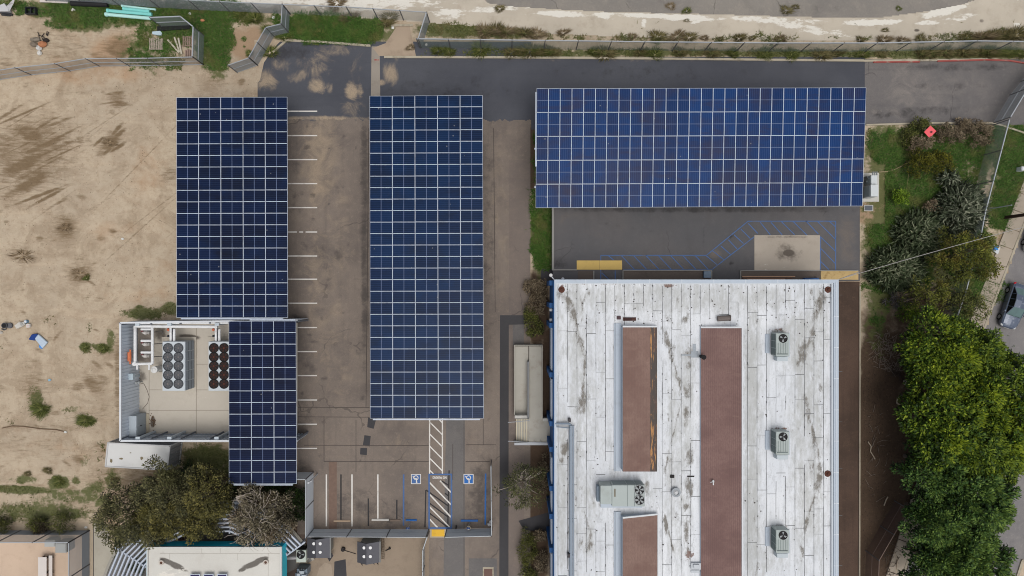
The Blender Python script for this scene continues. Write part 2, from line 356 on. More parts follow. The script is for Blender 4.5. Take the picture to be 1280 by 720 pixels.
RD_SAND = [(332,100,16,14,0,.9),(395,80,22,18,-30,.55),(420,62,30,8,5,.6),(375,95,14,8,-20,.8),(396,107,12,8,20,1),(412,110,5,8,0,.8),(440,114,9,12,0,1.2),(450,114,4,10,0,.9),(489,92,10,12,0,.95),(477,103,5,4,0,.9),(440,135,14,16,0,.5),(400,148,60,3,0,.9),(350,80,12,10,0,.5),(320,150,40,8,0,.8),(497,75,4,12,0,.4),(445,90,9,30,0,.4)]
M_FRESH = mat_asphalt('dark_asphalt', C(80,82,90), C(92,94,101), stain=C(188,168,142), streak=(.3, 3, 1), cr=False)
JAG = [(322,52),(664,52),(664,160)]+[(x, 149.5+random.uniform(-1.6,1.8)+(.8 if x > 460 else 0)) for x in range(664,321,-3)]
struct(grid_clip('access_road', (322,52,664,160), JAG, .012, M_FRESH, 1, dict(sand=RD_SAND, dark=[(360,65,30,12,0,.7),(560,110,80,20,0,.4)])))
struct(sheet('access_road', (664,71,1081,162), .012, M_FRESH, 4, dict(sand=[(840,75,180,3,0,.35)], dark=[(660,140,10,30,0,.5),(800,90,140,10,0,.4)])))
M_OLD = mat_asphalt('grey_asphalt', C(126,121,119), C(112,109,109), stain=C(152,144,137), streak=(.3, 2.4, 1))
struct(sheet('access_road', (1081,74,1330,156), .010, M_OLD, 3, dict(sand=[(1130,105,24,30,0,.7),(1180,110,40,20,0,.6),(1110,140,30,8,0,.5)], dark=[(1200,84,80,5,0,.6),(1150,140,80,7,-4,.6),(1097,144,8,2,20,1.1),(1110,144,5,2,0,1.1),(1180,108,60,5,0,.5),(1216,84,14,6,0,.6)])))
# dirt wedge at the road's west end (bare dirt spilling over the asphalt corner)
flat('dirt_verge', [(318,50),(352,50),(344,58),(330,78),(325,100),(318,108)], .016, M_GROUND)['kind'] = 'structure'
# ------------------------------------------------------------------ channel, kerbs, concrete ribbons at the top
def mat_conc(name, c, stain, st_attr=True, var=.1, joints=None, dirtk=.5):
    s = N(name); mid = s.noise(.7, 7, .7); fine = s.noise(9, 4, .7)
    c0 = s.mix(s.step(s.noise(.15, 5), .3, .7), (c[0]*(1-var), c[1]*(1-var), c[2]*(1-var), 1), (c[0]*(1+var), c[1]*(1+var), c[2]*(1+var), 1))
    c0 = s.mix(s.math('MULTIPLY', s.step(mid, .48, .75), dirtk), c0, stain)
    if st_attr:
        q = s.math('MULTIPLY_ADD', s.math('SUBTRACT', mid, .5), 1.5, s.attr('dark'))
        c0 = s.mix(s.math('MULTIPLY', s.step(q, .3, .9), .9), c0, C(74,67,62))
        q = s.math('MULTIPLY_ADD', s.math('SUBTRACT', s.noise(1.3, 6, .75, stretch=(.6, 1.6, 1)), .5), 3.0, s.attr('white'))
        c0 = s.mix(s.step(q, .42, .7), c0, C(240,236,226))
    c0 = s.mix(s.math('MULTIPLY', fine, .25), c0, stain)
    s.bsdf(c0, .9, 0, .15, s.bump(s.noise(8, 6, .7), .3, .05)); return s.m
M_BANK = mat_conc('weathered_concrete', C(204,194,178), C(164,152,134))
bank_px = [(60,-60),(60,2),(120,4),(200,9),(340,17),(445,22),(545,29),(600,33),(640,35),(680,42),(800,47),(960,50),(1060,51),(1160,52),(1240,45),(1330,40),(1330,-60)]
struct(grid_clip('channel_bank', (60,-60,1330,60), bank_px, .02, M_BANK, 1.3, dict(
  white=[(700,17,34,4,3,.9),(752,19,12,4,5,.9),(820,20,60,3,2,1.0),(855,22,36,4,2,1.1),(870,26,8,6,0,.7),(960,25,60,4,2,.8),(1010,36,50,5,10,.75),(1090,28,36,4,-2,1.1),(1180,14,30,5,-14,1.1),(1160,28,16,3,-2,.8),(1200,22,20,5,-10,.6),(560,17,20,6,0,.8),(610,12,30,5,0,.6),(640,10,20,4,0,.6),(805,28,4,5,0,.8),(1272,31,5,3,0,.9),(450,4,100,8,0,.8),(300,3,80,8,0,.8),(230,2,60,5,0,.6),(210,3,40,5,0,.5)],
  dark=[(1227,26,4,3,0,.8),(1146,38,4,2,0,.9),(650,42,40,4,4,.4),(900,49,200,2,1,.5),(400,12,20,8,0,.4),(1150,50,90,2,0,.5),(300,12,50,4,0,.4)])))
M_GREYRD = mat_asphalt('old_grey_surface', C(152,146,138), C(140,135,129), stain=C(160,150,136), cr=True)
struct(grid_clip('service_road', (600,-60,1240,26), [(560,-60),(610,4),(640,8),(700,12),(760,15),(860,17),(960,20),(1040,22),(1100,22),(1160,14),(1200,6),(1225,-2),(1240,-60)], .026, M_GREYRD, 1.3, dict(sand=[(840,8,4,4,0,1)], dark=[(1020,12,50,6,0,.3),(840,8,4,4,0,.5),(780,3,80,4,0,.3)])))
M_KERB = mat('kerb_concrete', C(190,180,160), .9, .15, 1.2, dirt=C(120,110,90), dirtamt=.6)
M_RIBBON = mat_conc('ribbon_concrete', C(160,152,142), C(130,118,104), False)
def kerb(pts, wpx, z=.13, m=M_KERB, nm='kerb'):
    mb = MB()
    for a, b in zip(pts, pts[1:]):
        A = P(*a, z); B = P(*b, z); A.z = B.z = z/2; mb.beam(A, B, wpx*S, z)
    return struct(mb.build(nm, m))
kerb([(480,71),(640,71.5),(800,72.8),(960,74.5),(1080,75.5)], 2.6); kerb([(355,50),(400,52),(463,57)], 2.6); kerb([(341,65),(357,51)], 2.6)
kerb([(1083,156),(1160,153.6),(1240,153.4),(1254,157),(1281,166)], 2)
M_REDP = mat('faded_red_kerb_paint', C(176,92,86), .8, .25, 2, dirt=C(165,145,130), dirtamt=1)
kerb([(1080,75.8),(1200,74.6),(1235,73.8)], 2.4, m=M_KERB)
mbk = MB()
for a, b in (((1092,77.4),(1150,77)),((1172,76.2),(1234,74.6)),((1234,74.6),(1262,75.5)),((1262,75.5),(1290,80))):
    A = P(*a, .14); B = P(*b, .14); A.z = B.z = .075; mbk.beam(A, B, 1.7*S, .15)
struct(mbk.build('red_kerb', M_REDP))
flat('gutter', [(464.5,58),(474.5,58),(475.5,130),(463.5,130)], .018, M_RIBBON)['kind'] = 'structure'
flat('driveway_apron', [(482,54),(496,33),(512,33),(520,70),(474,70),(466,60)], .022, mat_conc('dusty_concrete', C(178,160,140), C(140,122,104), False))['kind'] = 'structure'
mbk = MB(); mbk.pbox(489,30.2,516,32.4,0,.14); struct(mbk.build('kerb', M_KERB))
mbk = MB(); mbk.pbox(468,74,474,75.6,.018,.022); struct(mbk.build('red_paint_mark', M_REDP))

# ------------------------------------------------------------------ street on the right
M_STREET = mat_asphalt('street_asphalt', C(148,144,143), C(136,133,133), stain=C(160,155,150), streak=(2.5, .4, 1, .35))
def sx(y): return 1251 + (360-y)*.385 if y < 400 else 1235.6-(y-400)*.33
struct(grid_clip('street', (1090,-60,1480,800), [(1330,160),(sx(200),200),(sx(400),400),(sx(800),800),(1245,800),(1276,708),(1384,400),(1480,150)], .008, M_STREET, 4, dict(sand=[(1262,400,8,20,0,.3)], dark=[(1252,340,3,2,0,.8),(1262,690,4,60,18,.4)])))
M_WALK = mat_conc('sidewalk_concrete', C(184,172,156), C(152,140,126), False, joints=1)
mbs = MB(); ys = [205,225,247,268,290,312,334,356,378,399,421,450,480,510,540,570,600,640,680,720,760]
for a, b in zip(ys, ys[1:]):
    wd = 17
    L = lambda y: (sx(y)-3.2-wd*(1.0 if y > 300 else 1.0), y)
    e = .5
    q = [(L(a)[0], a-wd*.36+e), (sx(a)-3.2, a+e), (sx(b)-3.2, b-e), (L(b)[0], b-wd*.36-e)]
    mbs.prism([P(x, y, .12)[:2] for x, y in q], 0, .12)
struct(mbs.build('sidewalk', M_WALK))
kerb([(sx(y)-1.3, y) for y in (200,300,400,500,640,780)], 2.6, .13)
kerb([(1245+34,700),(1250,790)], 3, .13)

# ------------------------------------------------------------------ raised dock yard
ZD = 1.0
M_YARD = mat_asphalt('yard_asphalt', C(97,97,100), C(110,107,107), stain=C(126,116,108), streak=(2, .35, 1))
wall_m = mat('retaining_concrete', C(152,150,146), .85, .12, 1.2)
def yard():
    z = ZD
    o = sheet('dock_yard', (691,190,1074.5,351), z, M_YARD, 3, dict(sand=[(1060,300,14,40,0,.7),(1050,330,20,14,0,.5),(712,272,20,8,-10,.35),(760,290,40,10,0,.25),(818,332,6,5,0,.9),(855,333,10,4,0,.7),(895,317,7,5,0,1.1)], dark=[(880,262,190,4,0,.8),(800,262,40,4,0,.7),(790,285,80,3,10,.35),(914,296,3,2.4,0,1.3),(914,329,3,3,0,1.3),(925,330,20,14,0,.3),(700,330,12,8,0,.6),(880,295,2,14,0,.5)]))  # dark strip along the canopy's south edge paints its shade on the yard
    struct(o)
    mb = MB(); a = P(691,190,z); b = P(1074.5,351,z)
    mb.box(a.x-.02,b.y,0,a.x+.2,a.y,z-.004); mb.box(a.x,a.y-.2,0,b.x,a.y+.02,z-.004); mb.box(b.x-.2,b.y,0,b.x+.02,a.y,z-.004); mb.box(a.x,b.y-.02,0,b.x,b.y+.2,z-.004)
    struct(mb.build('dock_retaining_wall', mat('shaded_wall', C(60,62,70), .9, .2)))  # shade on the yard's outer walls is painted as a dark tone
    mb = MB(); mb.pbox(690,258,692.6,338,z-.3,z+.14); mb.pbox(692.6,336.2,721,338,z-.3,z+.14); struct(mb.build('dock_kerb', wall_m))
    # ramp from the road up to the yard, under the canopy
    mb = MB(); p0 = P(700,158,0); p1 = P(1070,158,0); q0 = P(700,190,z); q1 = P(1070,190,z)
    mb.poly([(a.x,p0.y,.02),(b.x,p0.y,.02),(b.x,a.y+.02,z),(a.x,a.y+.02,z)][::1]); struct(mb.build('dock_ramp', M_YARD))
yard()
M_BLUEP = mat('worn_blue_paint', C(80,116,172), .7, .3, 2.5, dirt=C(106,106,110), dirtamt=.8)
M_BLUEF = mat('fresh_blue_paint', C(46,112,190), .7, .12, 1, dirt=C(80,90,110), dirtamt=.5)
M_WHITEP = mat('white_road_paint', C(232,228,222), .7, .06, 2, dirt=C(165,155,145), dirtamt=.6)
M_BLACKP = mat('black_road_paint', C(58,56,57), .8, .15, 2)
def lines(name, segs, wd, z, m, k=1):
    mb = MB()
    for i, (a, b) in enumerate(segs):
        A = P(*a, z); B = P(*b, z); d = (B-A).normalized(); u = Vector((-d.y, d.x, 0))*wd/2
        zz = Vector((0, 0, .0006*(i % 5)))
        mb.poly([A-u+zz, B-u+zz, B+u+zz, A+u+zz])
    return struct(mb.build(name, m))
Z4 = lambda pts: [((880+a/6.4, 270+b/6.4), (880+c/6.4, 270+d/6.4)) for a, b, c, d in pts]
seg = [((751,351),(751,319.2)),((751,319.2),(883,319.2)),((883,319.2),(935,276.5)),((935,276.5),(1044.5,276.5)),((1044.5,276.5),(1044.5,337)),((779,337.4),(891,337.4)),((891,336),(944,295)),((1025.5,296),(1025.5,337)),((769,338),(769,350))]
seg += [((761+15.4*i,319.2),(777.5+15.4*i,336.7)) for i in range(1, 8)] + [((752,341),(762,350)),((760,319.2),(767,325))]
seg += Z4([(20,320,105,390),(135,240,215,310),(195,190,265,265),(240,150,315,220),(295,105,370,180),(355,60,430,140),(450,50,530,150),(535,50,625,150),(615,40,725,150),(710,40,825,155),(815,40,915,145),(905,40,1050,185),(1000,40,1050,85),(930,165,1055,285),(935,260,1050,380),(935,365,1000,430),(70,280,160,350)])
lines('yard_marking', seg, .085, ZD+.005, M_BLUEP)
# concrete pad with the dark middle
struct(sheet('concrete_pad', (943,294,1025,338), ZD+.02, mat_conc('pad_concrete', C(186,176,163), C(158,147,134)), 1, dict(white=[], dark=[(985,316,20,12,0,.62),(986,316,8,5,0,1.2),(980,316,50,18,0,.25),(984,296,40,2,0,.5)])))
M_YEL = mat('yellow_tactile', C(232,198,118), .8, .1, 1.5, dirt=C(190,160,100), dirtamt=.5)
o = MB().pbox(721,325.6,749,337,ZD,ZD+.03).build('tactile_paving', M_YEL); struct(o)
o = MB().pbox(749.3,325.6,777.6,337,ZD,ZD+.03).build('tactile_paving', M_YEL); struct(o)
o = MB().pbox(1026,338,1073,349.6,ZD,ZD+.06).build('plywood_ramp', mat('plywood', C(205,176,122), .8, .25, 3, dirt=C(150,118,70), dirtamt=.8)); struct(o)
# lower strips between yard and building
M_PIT = mat_conc('stained_concrete', C(112,102,95), C(84,75,70), False)
for q in ((722.5,338.6,742,350),(779.5,338.6,889,350),(926.5,338.6,1025,350)):
    o = MB().pbox(*q,ZD,ZD+.05).build('dock_apron', M_PIT); struct(o)
mbk = MB(); mbk.pbox(778.4,337.6,890,338.6,ZD,ZD+.14); mbk.pbox(778.2,338.6,779.4,350,ZD,ZD+.14); mbk.pbox(889,338.6,890.4,350.5,ZD,ZD+.14); mbk.pbox(741.5,338.4,743,350,ZD,ZD+.14); mbk.pbox(926,337.8,1073,338.8,ZD,ZD+.14); mbk.pbox(925.2,338,926.5,350.5,ZD,ZD+.14)
struct(mbk.build('dock_kerb', wall_m))
# stairs down to the west
st = MB()
for i in range(5): 
    x0 = 704.5+i*3.9; st.pbox(x0,338.5,x0+3.9,351,0,.2+.18*i)
struct(st.build('dock_stairs', mat('stair_concrete', C(148,142,132), .9, .2)))
st = MB()
for i in range(5):
    x0 = 704.5+i*3.9; st.pbox(x0+2.4,338.6,x0+3.9,350.9,.2+.18*i,.2+.18*i+.012)
struct(st.build('stair_nosing', mat('dark_nosing', C(80,76,72), .9, .2)))
flat('areaway', [(676,336),(704,336),(704,352),(676,352)], .01, mat('dark_paving', C(74,72,76), .9, .2))['kind'] = 'structure'
pl = MB()
for i, (x0, x1, y, mi) in enumerate(((928,994,345,0),(934,981,348.2,0),(929,990,347,1))): pl.pbox(x0,y,x1,y+1.4,ZD+.05,ZD+.16+.02*i,mi)
tag(pl.build('timber_stack', [mat('pale_timber', C(205,165,135), .8, .15), mat('dark_timber', C(120,88,72), .8, .2)]), 'stack of long pale timber boards lying against the white-roofed building', 'timber')
tag(MB().pbox(1006,347.2,1024,351,ZD+.05,ZD+.5).pbox(1002,348.5,1006,350.5,ZD+.05,ZD+.4).build('blue_bin', mat('blue_plastic', C(40,84,140), .6, .1), bevel=.04), 'low blue bin next to the plywood ramp by the white-roofed building', 'bin')
tag(MB().pbox(880,339,889,347.5,ZD+.05,ZD+.45).build('storage_box', mat('grey_blue_metal', C(120,140,160), .5, .15), bevel=.03), 'blue grey box at the east end of the dock apron kerb', 'box')

# ------------------------------------------------------------------ lot markings
def lz(n, segs, wd=.115, z=.022, m=M_WHITEP): return lines(n, segs, wd, z, m)
for y in (139,169.5,199.5,229.5,259.5,349,379): lz('parking_line', [((300,y),(396.5,y))])
lz('parking_line', [((300,290),(371,290)),((374,290),(379,290)),((382,290),(396.5,290))]); lz('parking_line', [((300,320),(396.5,320))])
for y in (409.4,439.5,469.5,500,530.3,560.5): lz('parking_line', [((340,y),(396.3,y))])
for x, y0, y1 in ((408,593,658),(440,593,658),(472.3,593,648.5)): lz('parking_line', [((x,y0),(x,y1))], .14)
for x, y0, y1 in ((426.2,593,650),(460.4,623,657.5),(496,625,650)): lz('painted_out_line', [((x,y0),(x,y1))], .14, .02, M_BLACKP)
lz('accessible_bay_line', [((504.5,593),(504.4,657))], .15, .022, M_BLUEP); lz('accessible_bay_line', [((607,592),(606.6,656))], .15, .022, M_BLUEF)
lz('crosswalk_ladder', [((537,480),(537,593)),((553,480),(553,593))]+[((537.4,y),(552.8,y+15.5)) for y in (482.8,497.8,512.8,527.8,542.8,558,573)]+[((537.4,588),(542,592.5))], .125)
lz('access_aisle_hatch', [((536.8,603),(564,631)),((550,601),(564,615.7)),((537,618),(564,646.7)),((537,633.5),(562,659)),((537,649),(547,659.5))], .14, .026)
lz('painted_out_hatch', [((532.3,612.5),(531.2,659)),((561.4,588),(559.7,658.5)),((532.6,612.6),(559.7,632)),((535.4,628),(559.7,646)),((535.4,640.4),(559.7,659)),((552,601),(561,607)),((556,616.5),(560,619.5))], .13, .019, M_BLACKP)
lz('access_aisle_border', [((536.4,593),(536.4,660)),((564.3,593),(564.3,660)),((535.5,593),(565.2,593)),((535.5,660),(565.2,660))], .15, .0305, M_BLUEP)
def text(name, s, px, py, z, size, m, rot=0, sx=1):
    cu = bpy.data.curves.new(name, 'FONT'); cu.body = s; cu.size = size; cu.align_x = 'CENTER'; cu.align_y = 'CENTER'; cu.offset = .012
    o = bpy.data.objects.new(name, cu); COL.objects.link(o); 
    dg = bpy.context.evaluated_depsgraph_get(); me = bpy.data.meshes.new_from_object(o.evaluated_get(dg))
    bpy.data.objects.remove(o); bpy.data.curves.remove(cu)
    me.materials.append(m) if not me.materials else None
    o = bpy.data.objects.new(name, me); COL.objects.link(o); o.location = P(px, py, z); o.rotation_euler = (0,0,rot); o.scale = (sx,1,1); return o
struct(text('no_parking_lettering', 'NO PARKING', 549.5, 596.8, .034, .34, M_WHITEP, PI, .68))
def isa(px, py, z, bluem, rot=PI, sc=1.0, wm=M_WHITEP):
    """access symbol: blue square, white border, wheelchair figure"""
    c = P(px, py, z); parts = []
    R = Matrix.Rotation(rot, 3, 'Z')
    def X(pts, dz): return [c + R @ (Vector((a*sc, b*sc, 0))) + Vector((0,0,dz)) for a, b in pts]
    b = MB(); b.poly(X([(-.5,-.5),(.5,-.5),(.5,.5),(-.5,.5)], 0), 1); b.poly(X([(-.43,-.43),(.43,-.43),(.43,.43),(-.43,.43)], .004), 0)
    wpts = [(.0+.21*math.cos(t), -.12+.21*math.sin(t)) for t in [math.radians(a) for a in range(95, 385, 16)]]
    def bar(p, q, wd, dz=.008):
        p = Vector(p); q = Vector(q); d = (q-p).normalized()*1.0; u = Vector((-d.y, d.x))*wd/2; e = d*wd*.25
        b.poly(X([tuple(p-u-e), tuple(q-u+e), tuple(q+u+e), tuple(p+u-e)], dz), 1)
    for i, (p, q) in enumerate(zip(wpts, wpts[1:])): bar(p, q, .075, .008+.0004*(i % 2))
    bar((-.05,.2),(-.03,-.06), .1, .0092); bar((-.03,-.05),(.2,-.06), .08, .0098); bar((.2,-.06),(.3,-.3), .08, .0104); bar((-.03,.06),(.15,.05), .06, .011)
    b.poly(X([(-.06+.085*math.cos(t), .3+.085*math.sin(t)) for t in [2*PI*i/12 for i in range(12)]], .0085), 1)
    return struct(b.build('access_symbol', [bluem, wm]))
isa(520, 598.8, .024, M_BLUEP); isa(585.7, 598.8, .024, M_BLUEF)
# joints and old trench repairs
M_JOINT = mat('joint_dark', C(88,80,76), .9, .2)
lz('pavement_joint', [((370,509),(462,509.5)),((370,521),(462,521.5)),((380,556.5),(536,557)),((405,577),(536,577)),((445,590),(445,525)),((405,577),(405,520)),((580,525),(580,720)),((566,555),(566,600)),((582,556),(620,556)),((582,577),(612,577)),((604,480),(604,556)),((461,160),(457.5,510)),((617,160),(619,390))], .06, .0145, M_JOINT)
M_PATCH = mat_asphalt('repair_asphalt', C(70,69,72), C(80,79,81), cr=False)
M_PATCH2 = mat_asphalt('grey_repair', C(124,120,118), C(112,109,108), cr=False)
flat('trench_patch', [(625,394),(656,394),(656,405.5),(636,406),(635.5,760),(624,760)], .014, M_PATCH)['kind'] = 'structure'
flat('trench_patch', [(558,523),(581,523),(581,760),(554,760),(556,600)], .0115, M_PATCH2)['kind'] = 'structure'
flat('trench_patch', [(586,698),(621,698),(621,760),(586,760)], .0125, M_PATCH2)['kind'] = 'structure'
flat('asphalt_patch', [(455.5,544),(463.5,545),(462,558),(453.5,557)], .0155, M_PATCH)['kind'] = 'structure'
flat('asphalt_patch', [(450.5,560),(459,560),(458.5,569),(450,568)], .0155, M_PATCH)['kind'] = 'structure'
flat('asphalt_patch', [(460,522),(470.5,523),(467,536),(459,534)], .0155, M_PATCH)['kind'] = 'structure'
flat('brick_strip', [(411,577),(421,577),(421,661),(411,661)], .0125, mat('reddish_paving', C(134,112,100), .9, .3, 3))['kind'] = 'structure'
flat('alley', [(1047,352),(1074.5,352),(1074.5,780),(1047,780)], .012, mat_asphalt('muddy_asphalt', C(104,84,73), C(82,67,58), streak=(3.5, .2, 1), cr=False))['kind'] = 'structure'
kerb([(1075.2,358),(1075,500),(1074.6,780)], 1.5, .14)
flat('path', [(636,200),(663,200),(663,345),(655,345),(655,760),(636,760)], .0085, mat_asphalt('dusty_asphalt', C(136,124,116), C(124,114,108)))['kind'] = 'structure'
flat('path', [(641,405),(655,405),(655,432),(641,432)], .0135, M_PATCH2)['kind'] = 'structure'
flat('path', [(648,651),(687,640),(689,664),(655,663)], .0135, M_PATCH)['kind'] = 'structure'
flat('manhole_cover', [(603.5,709),(617,709),(617,760),(603.5,760)], .02, M_KERB)['kind'] = 'structure'
flat('access_hatch', [(605,711),(615.5,711),(615.5,760),(605,760)], .026, mat('rust_red_hatch', C(120,92,84), .8, .2))['kind'] = 'structure'
# dirt courtyard round the sheds
flat('courtyard', [(384,672),(536,672),(536,780),(384,780)], .0135, mat_conc('dusty_courtyard', C(162,146,128), C(132,116,102), False))['kind'] = 'structure'
flat('courtyard_patch', [(418,702),(432,699),(434,730),(417,735)], .0175, M_PATCH)['kind'] = 'structure'
flat('courtyard_ring', [(396,720),(399,710),(406,703),(414,706),(416,722),(416,735),(394,735)], .0175, mat_conc('pale_round_slab', C(176,160,142), C(150,134,118), False))['kind'] = 'structure'
# wheel stops
def wheel_stop(x0, x1, y, m, label):
    mb = MB(); a = P(x0, y, .1); b = P(x1, y, .1)
    for (w2, z0, z1) in ((.1, 0, .07), (.075, .07, .13)): mb.box(a.x, a.y-w2, z0, b.x, a.y+w2, z1)
    tag(mb.build('wheel_stop', m, bevel=.015), label, 'wheel stop', 'concrete wheel stops in the parking bays')
M_TAN = mat('tan_concrete', C(196,172,148), .9, .12)
wheel_stop(417,438,651.4,M_TAN,'tan wheel stop in the westernmost bay beside the grey corner wall')
wheel_stop(464.5,486,650,mat('white_stop', C(225,222,216), .8, .08),'white wheel stop in the middle parking bay')
wheel_stop(487.5,501,650.6,mat('brown_stop', C(140,124,112), .9, .15),'faded brown wheel stop touching the white one')
wheel_stop(507,521,650.4,M_BLUEF,'short blue wheel stop in the bay west of the hatched aisle')
wheel_stop(576,597.5,651,M_BLUEF,'blue wheel stop in the bay east of the hatched aisle')
o = MB(); o.pbox(537.5,661.6,557.8,672,.012,.03); o.build('ramp_apron', M_KERB)['kind'] = 'structure'
o = MB(); o.pbox(539.5,662,555.6,670.6,.03,.05); o.build('tactile_paving', mat('bright_yellow', C(240,190,60), .7, .08, 2, dirt=C(190,150,60), dirtamt=.4))['kind'] = 'structure'

# ------------------------------------------------------------------ solar carports
M_FRAME = mat('anodised_frame', C(206,216,232), .5, .14, 1.2, metal=0, spec=.3, dirt=C(150,150,156), dirtamt=.5)
M_STEEL = mat('painted_steel', C(178,182,190), .5, .08, 1.5)
def mat_glass(name, c1, c2, c3, line, amt=.5, vert=False):
    s = N(name); uv = s.n('UVMap').outputs[0]; sep = s.n('SeparateXYZ'); s.l(uv, sep.inputs[0])
    rnd = s.math('FRACT', s.math('ADD', s.n('ObjectInfo').outputs['Random'], s.n('NewGeometry').outputs['Random Per Island']))
    c = s.mix(rnd, c1, c2)
    c = s.mix(s.math('MULTIPLY', s.step(s.noise(.35, 4, .6), .42, .68), .6), c, c3)
    c = s.mix(s.math('MULTIPLY', s.step(s.noise(2.2, 4, .7), .45, .75), .3), c, (c1[0]*.7, c1[1]*.7, c1[2]*.75, 1))
    def ln(v, k, wd):
        f = s.math('ABSOLUTE', s.math('SUBTRACT', s.math('FRACT', s.math('MULTIPLY', v, k)), .5))
        return s.math('GREATER_THAN', f, .5-wd)
    a = ln(sep.outputs[1], 6, .055)
    b = ln(sep.outputs[0], 24, .045)
    c = s.mix(s.math('MULTIPLY', a, amt), c, line); c = s.mix(s.math('MULTIPLY', b, amt*.45), c, line)
    # pale gap across the middle of a half-cut module
    m = s.math('LESS_THAN', s.math('ABSOLUTE', s.math('SUBTRACT', sep.outputs[0], .5)), .0125)
    c = s.mix(m, c, C(104,118,150))
    st = s.noise(.28, 5, .7, stretch=(1, 3.2, 1) if not vert else (3.2, 1, 1)); c = s.mix(s.math('MULTIPLY', s.step(st, .5, .72), .5), c, (c3[0]*1.25, c3[1]*1.1, c3[2]*.95, 1))
    sm = s.n('TexVoronoi'); sm.inputs['Scale'].default_value = .75; s.l(s.pos(), sm.inputs['Vector']); c = s.mix(s.math('MULTIPLY', s.math('LESS_THAN', sm.outputs['Distance'], .05), .5), c, C(150,150,150))
    d = s.step(s.noise(.6, 6, .7), .6, .8); c = s.mix(s.math('MULTIPLY', d, .1), c, C(120,112,112))
    s.bsdf(c, .3, 0, .1); return s.m
def carport(name_label, corners, zs, cols, rows, long_x, glass, colpos, group='solar carports over the parking'):
    """corners px TL,TR,BR,BL seen at heights zs=(z_top,z_bottom)"""
    zt, zb = zs
    TL, TR = P(*corners[0], zt), P(*corners[1], zt); BR, BL = P(*corners[2], zb), P(*corners[3], zb)
    cen = (TL+TR+BR+BL)/4
    root = thing('solar_carport', name_label, 'solar carport', (cen.x, cen.y, 0), group)
    W = ((TR-TL).length+(BR-BL).length)/2/cols; Lh = ((BL-TL).length+(BR-TR).length)/2/rows
    # one module, centred at origin
    fw = .026; t = .04; mb = MB(); hw, hl = W/2-.004, Lh/2-.004
    out = [(-hw,-hl),(hw,-hl),(hw,hl),(-hw,hl)]; inn = [(-hw+fw,-hl+fw),(hw-fw,-hl+fw),(hw-fw,hl-fw),(-hw+fw,hl-fw)]
    V = [(x,y,-t) for x,y in out]+[(x,y,0) for x,y in out]+[(x,y,0) for x,y in inn]
    F = [(3,2,1,0)]+[(i,(i+1)%4,4+(i+1)%4,4+i) for i in range(4)]+[(4+i,4+(i+1)%4,8+(i+1)%4,8+i) for i in range(4)]
    mb.add(V, F, 0); mb.add([(x,y,-.006) for x,y in inn], [(0,1,2,3)], 1)
    me = None
    wob = .004; tilt = math.atan2(zt-zb, (TL-BL).length)
    cells = []
    for r in range(rows):
        for c in range(cols):
            u = (c+.5)/cols; v = (r+.5)/rows
            p = (TL*(1-u)+TR*u)*(1-v)+(BL*(1-u)+BR*u)*v
            cells.append(p)
    cells.sort(key=lambda p: p.x**2+p.y**2)
    def uvset(me):
        uvl = me.uv_layers.new(name='UVMap').data
        for pl in me.polygons:
            for k, li in enumerate(pl.loop_indices):
                q = ((0,0),(1,0),(1,1),(0,1))[k % 4]
                uvl[li].uv = q if long_x else (q[1], q[0])
    for i, p in enumerate(cells[:100]):
        if me is None:
            o = mb.build('solar_panel', [M_FRAME, glass]); me = o.data; uvset(me)
        else:
            o = bpy.data.objects.new('solar_panel', me); COL.objects.link(o)
        o.parent = root; o.location = p-Vector((cen.x, cen.y, 0)); o.rotation_euler = (tilt, 0, random.uniform(-.0012,.0012))
        o.location.z += random.uniform(-.006,.006); o.rotation_euler.x += random.uniform(-wob,wob); o.rotation_euler.y = random.uniform(-wob,wob)
    if len(cells) > 100:
        big = MB(); R = Matrix.Rotation(tilt, 3, 'X')
        for p in cells[100:]:
            big.add([R @ Vector(v)+p for v in mb.v], mb.f[:9], 0); big.add([], [], 0)
        # rebuild faces with the right materials and islands
        big = MB()
        for p in cells[100:]:
            vs = [R @ Vector(v)+p for v in mb.v]
            big.add(vs[:12], mb.f[:9], 0); big.add(vs[12:], [(0,1,2,3)], 1)
        o = big.build('solar_panel_field', [M_FRAME, glass], root); uvset(o.data); o['kind'] = 'stuff'
    # steel under the modules
    z0 = lambda y: (zb+(zt-zb)*(y-BL.y)/(TL.y-BL.y))
    pur = MB(); n = 2*(cols if rows > cols else rows)
    alongy = rows > cols
    x0, x1, y1, y0 = min(TL.x,BL.x)+.1, max(TR.x,BR.x)-.1, TL.y-.1, BL.y+.1
    for k in range(n):
        if alongy:
            x = x0+(k+.5)*(x1-x0)/n; pur.beam((x,y0,z0(y0)-.16),(x,y1,z0(y1)-.16),.08,.2)
        else:
            y = y0+(k+.5)*(y1-y0)/n; pur.beam((x0,y,z0(y)-.16),(x1,y,z0(y)-.16),.08,.2)
    pur.build('purlins', M_STEEL, root)
    cx, cy = cen.x, cen.y
    for q in colpos:
        if alongy:
            y = y1+(y0-y1)*q; z = z0(y)-.26
            MB().beam((x0+.3,y,z-.15),(x1-.3,y,z-.15),.2,.3).build('cross_beam', M_STEEL, root)
            c = MB().box(cx-.17,y-.17,.5,cx+.17,y+.17,z-.3).build('column', M_STEEL, root)
            MB().cyl((cx,y,0),(cx,y,.5),.35,n=16).build('footing', M_KERB, c)
        else:
            x = x0+(x1-x0)*q
            MB().beam((x,y0+.3,z0(y0)-.41),(x,y1-.3,z0(y1)-.41),.2,.3).build('cross_beam', M_STEEL, root)
            c = MB().box(x-.17,cy-.17,.5,x+.17,cy+.17,z0(cy)-.56).build('column', M_STEEL, root)
            MB().cyl((x,cy,0),(x,cy,.5+ (ZD if cy<P(0,190).y else 0)),.35,n=16).build('footing', M_KERB, c)
    return root
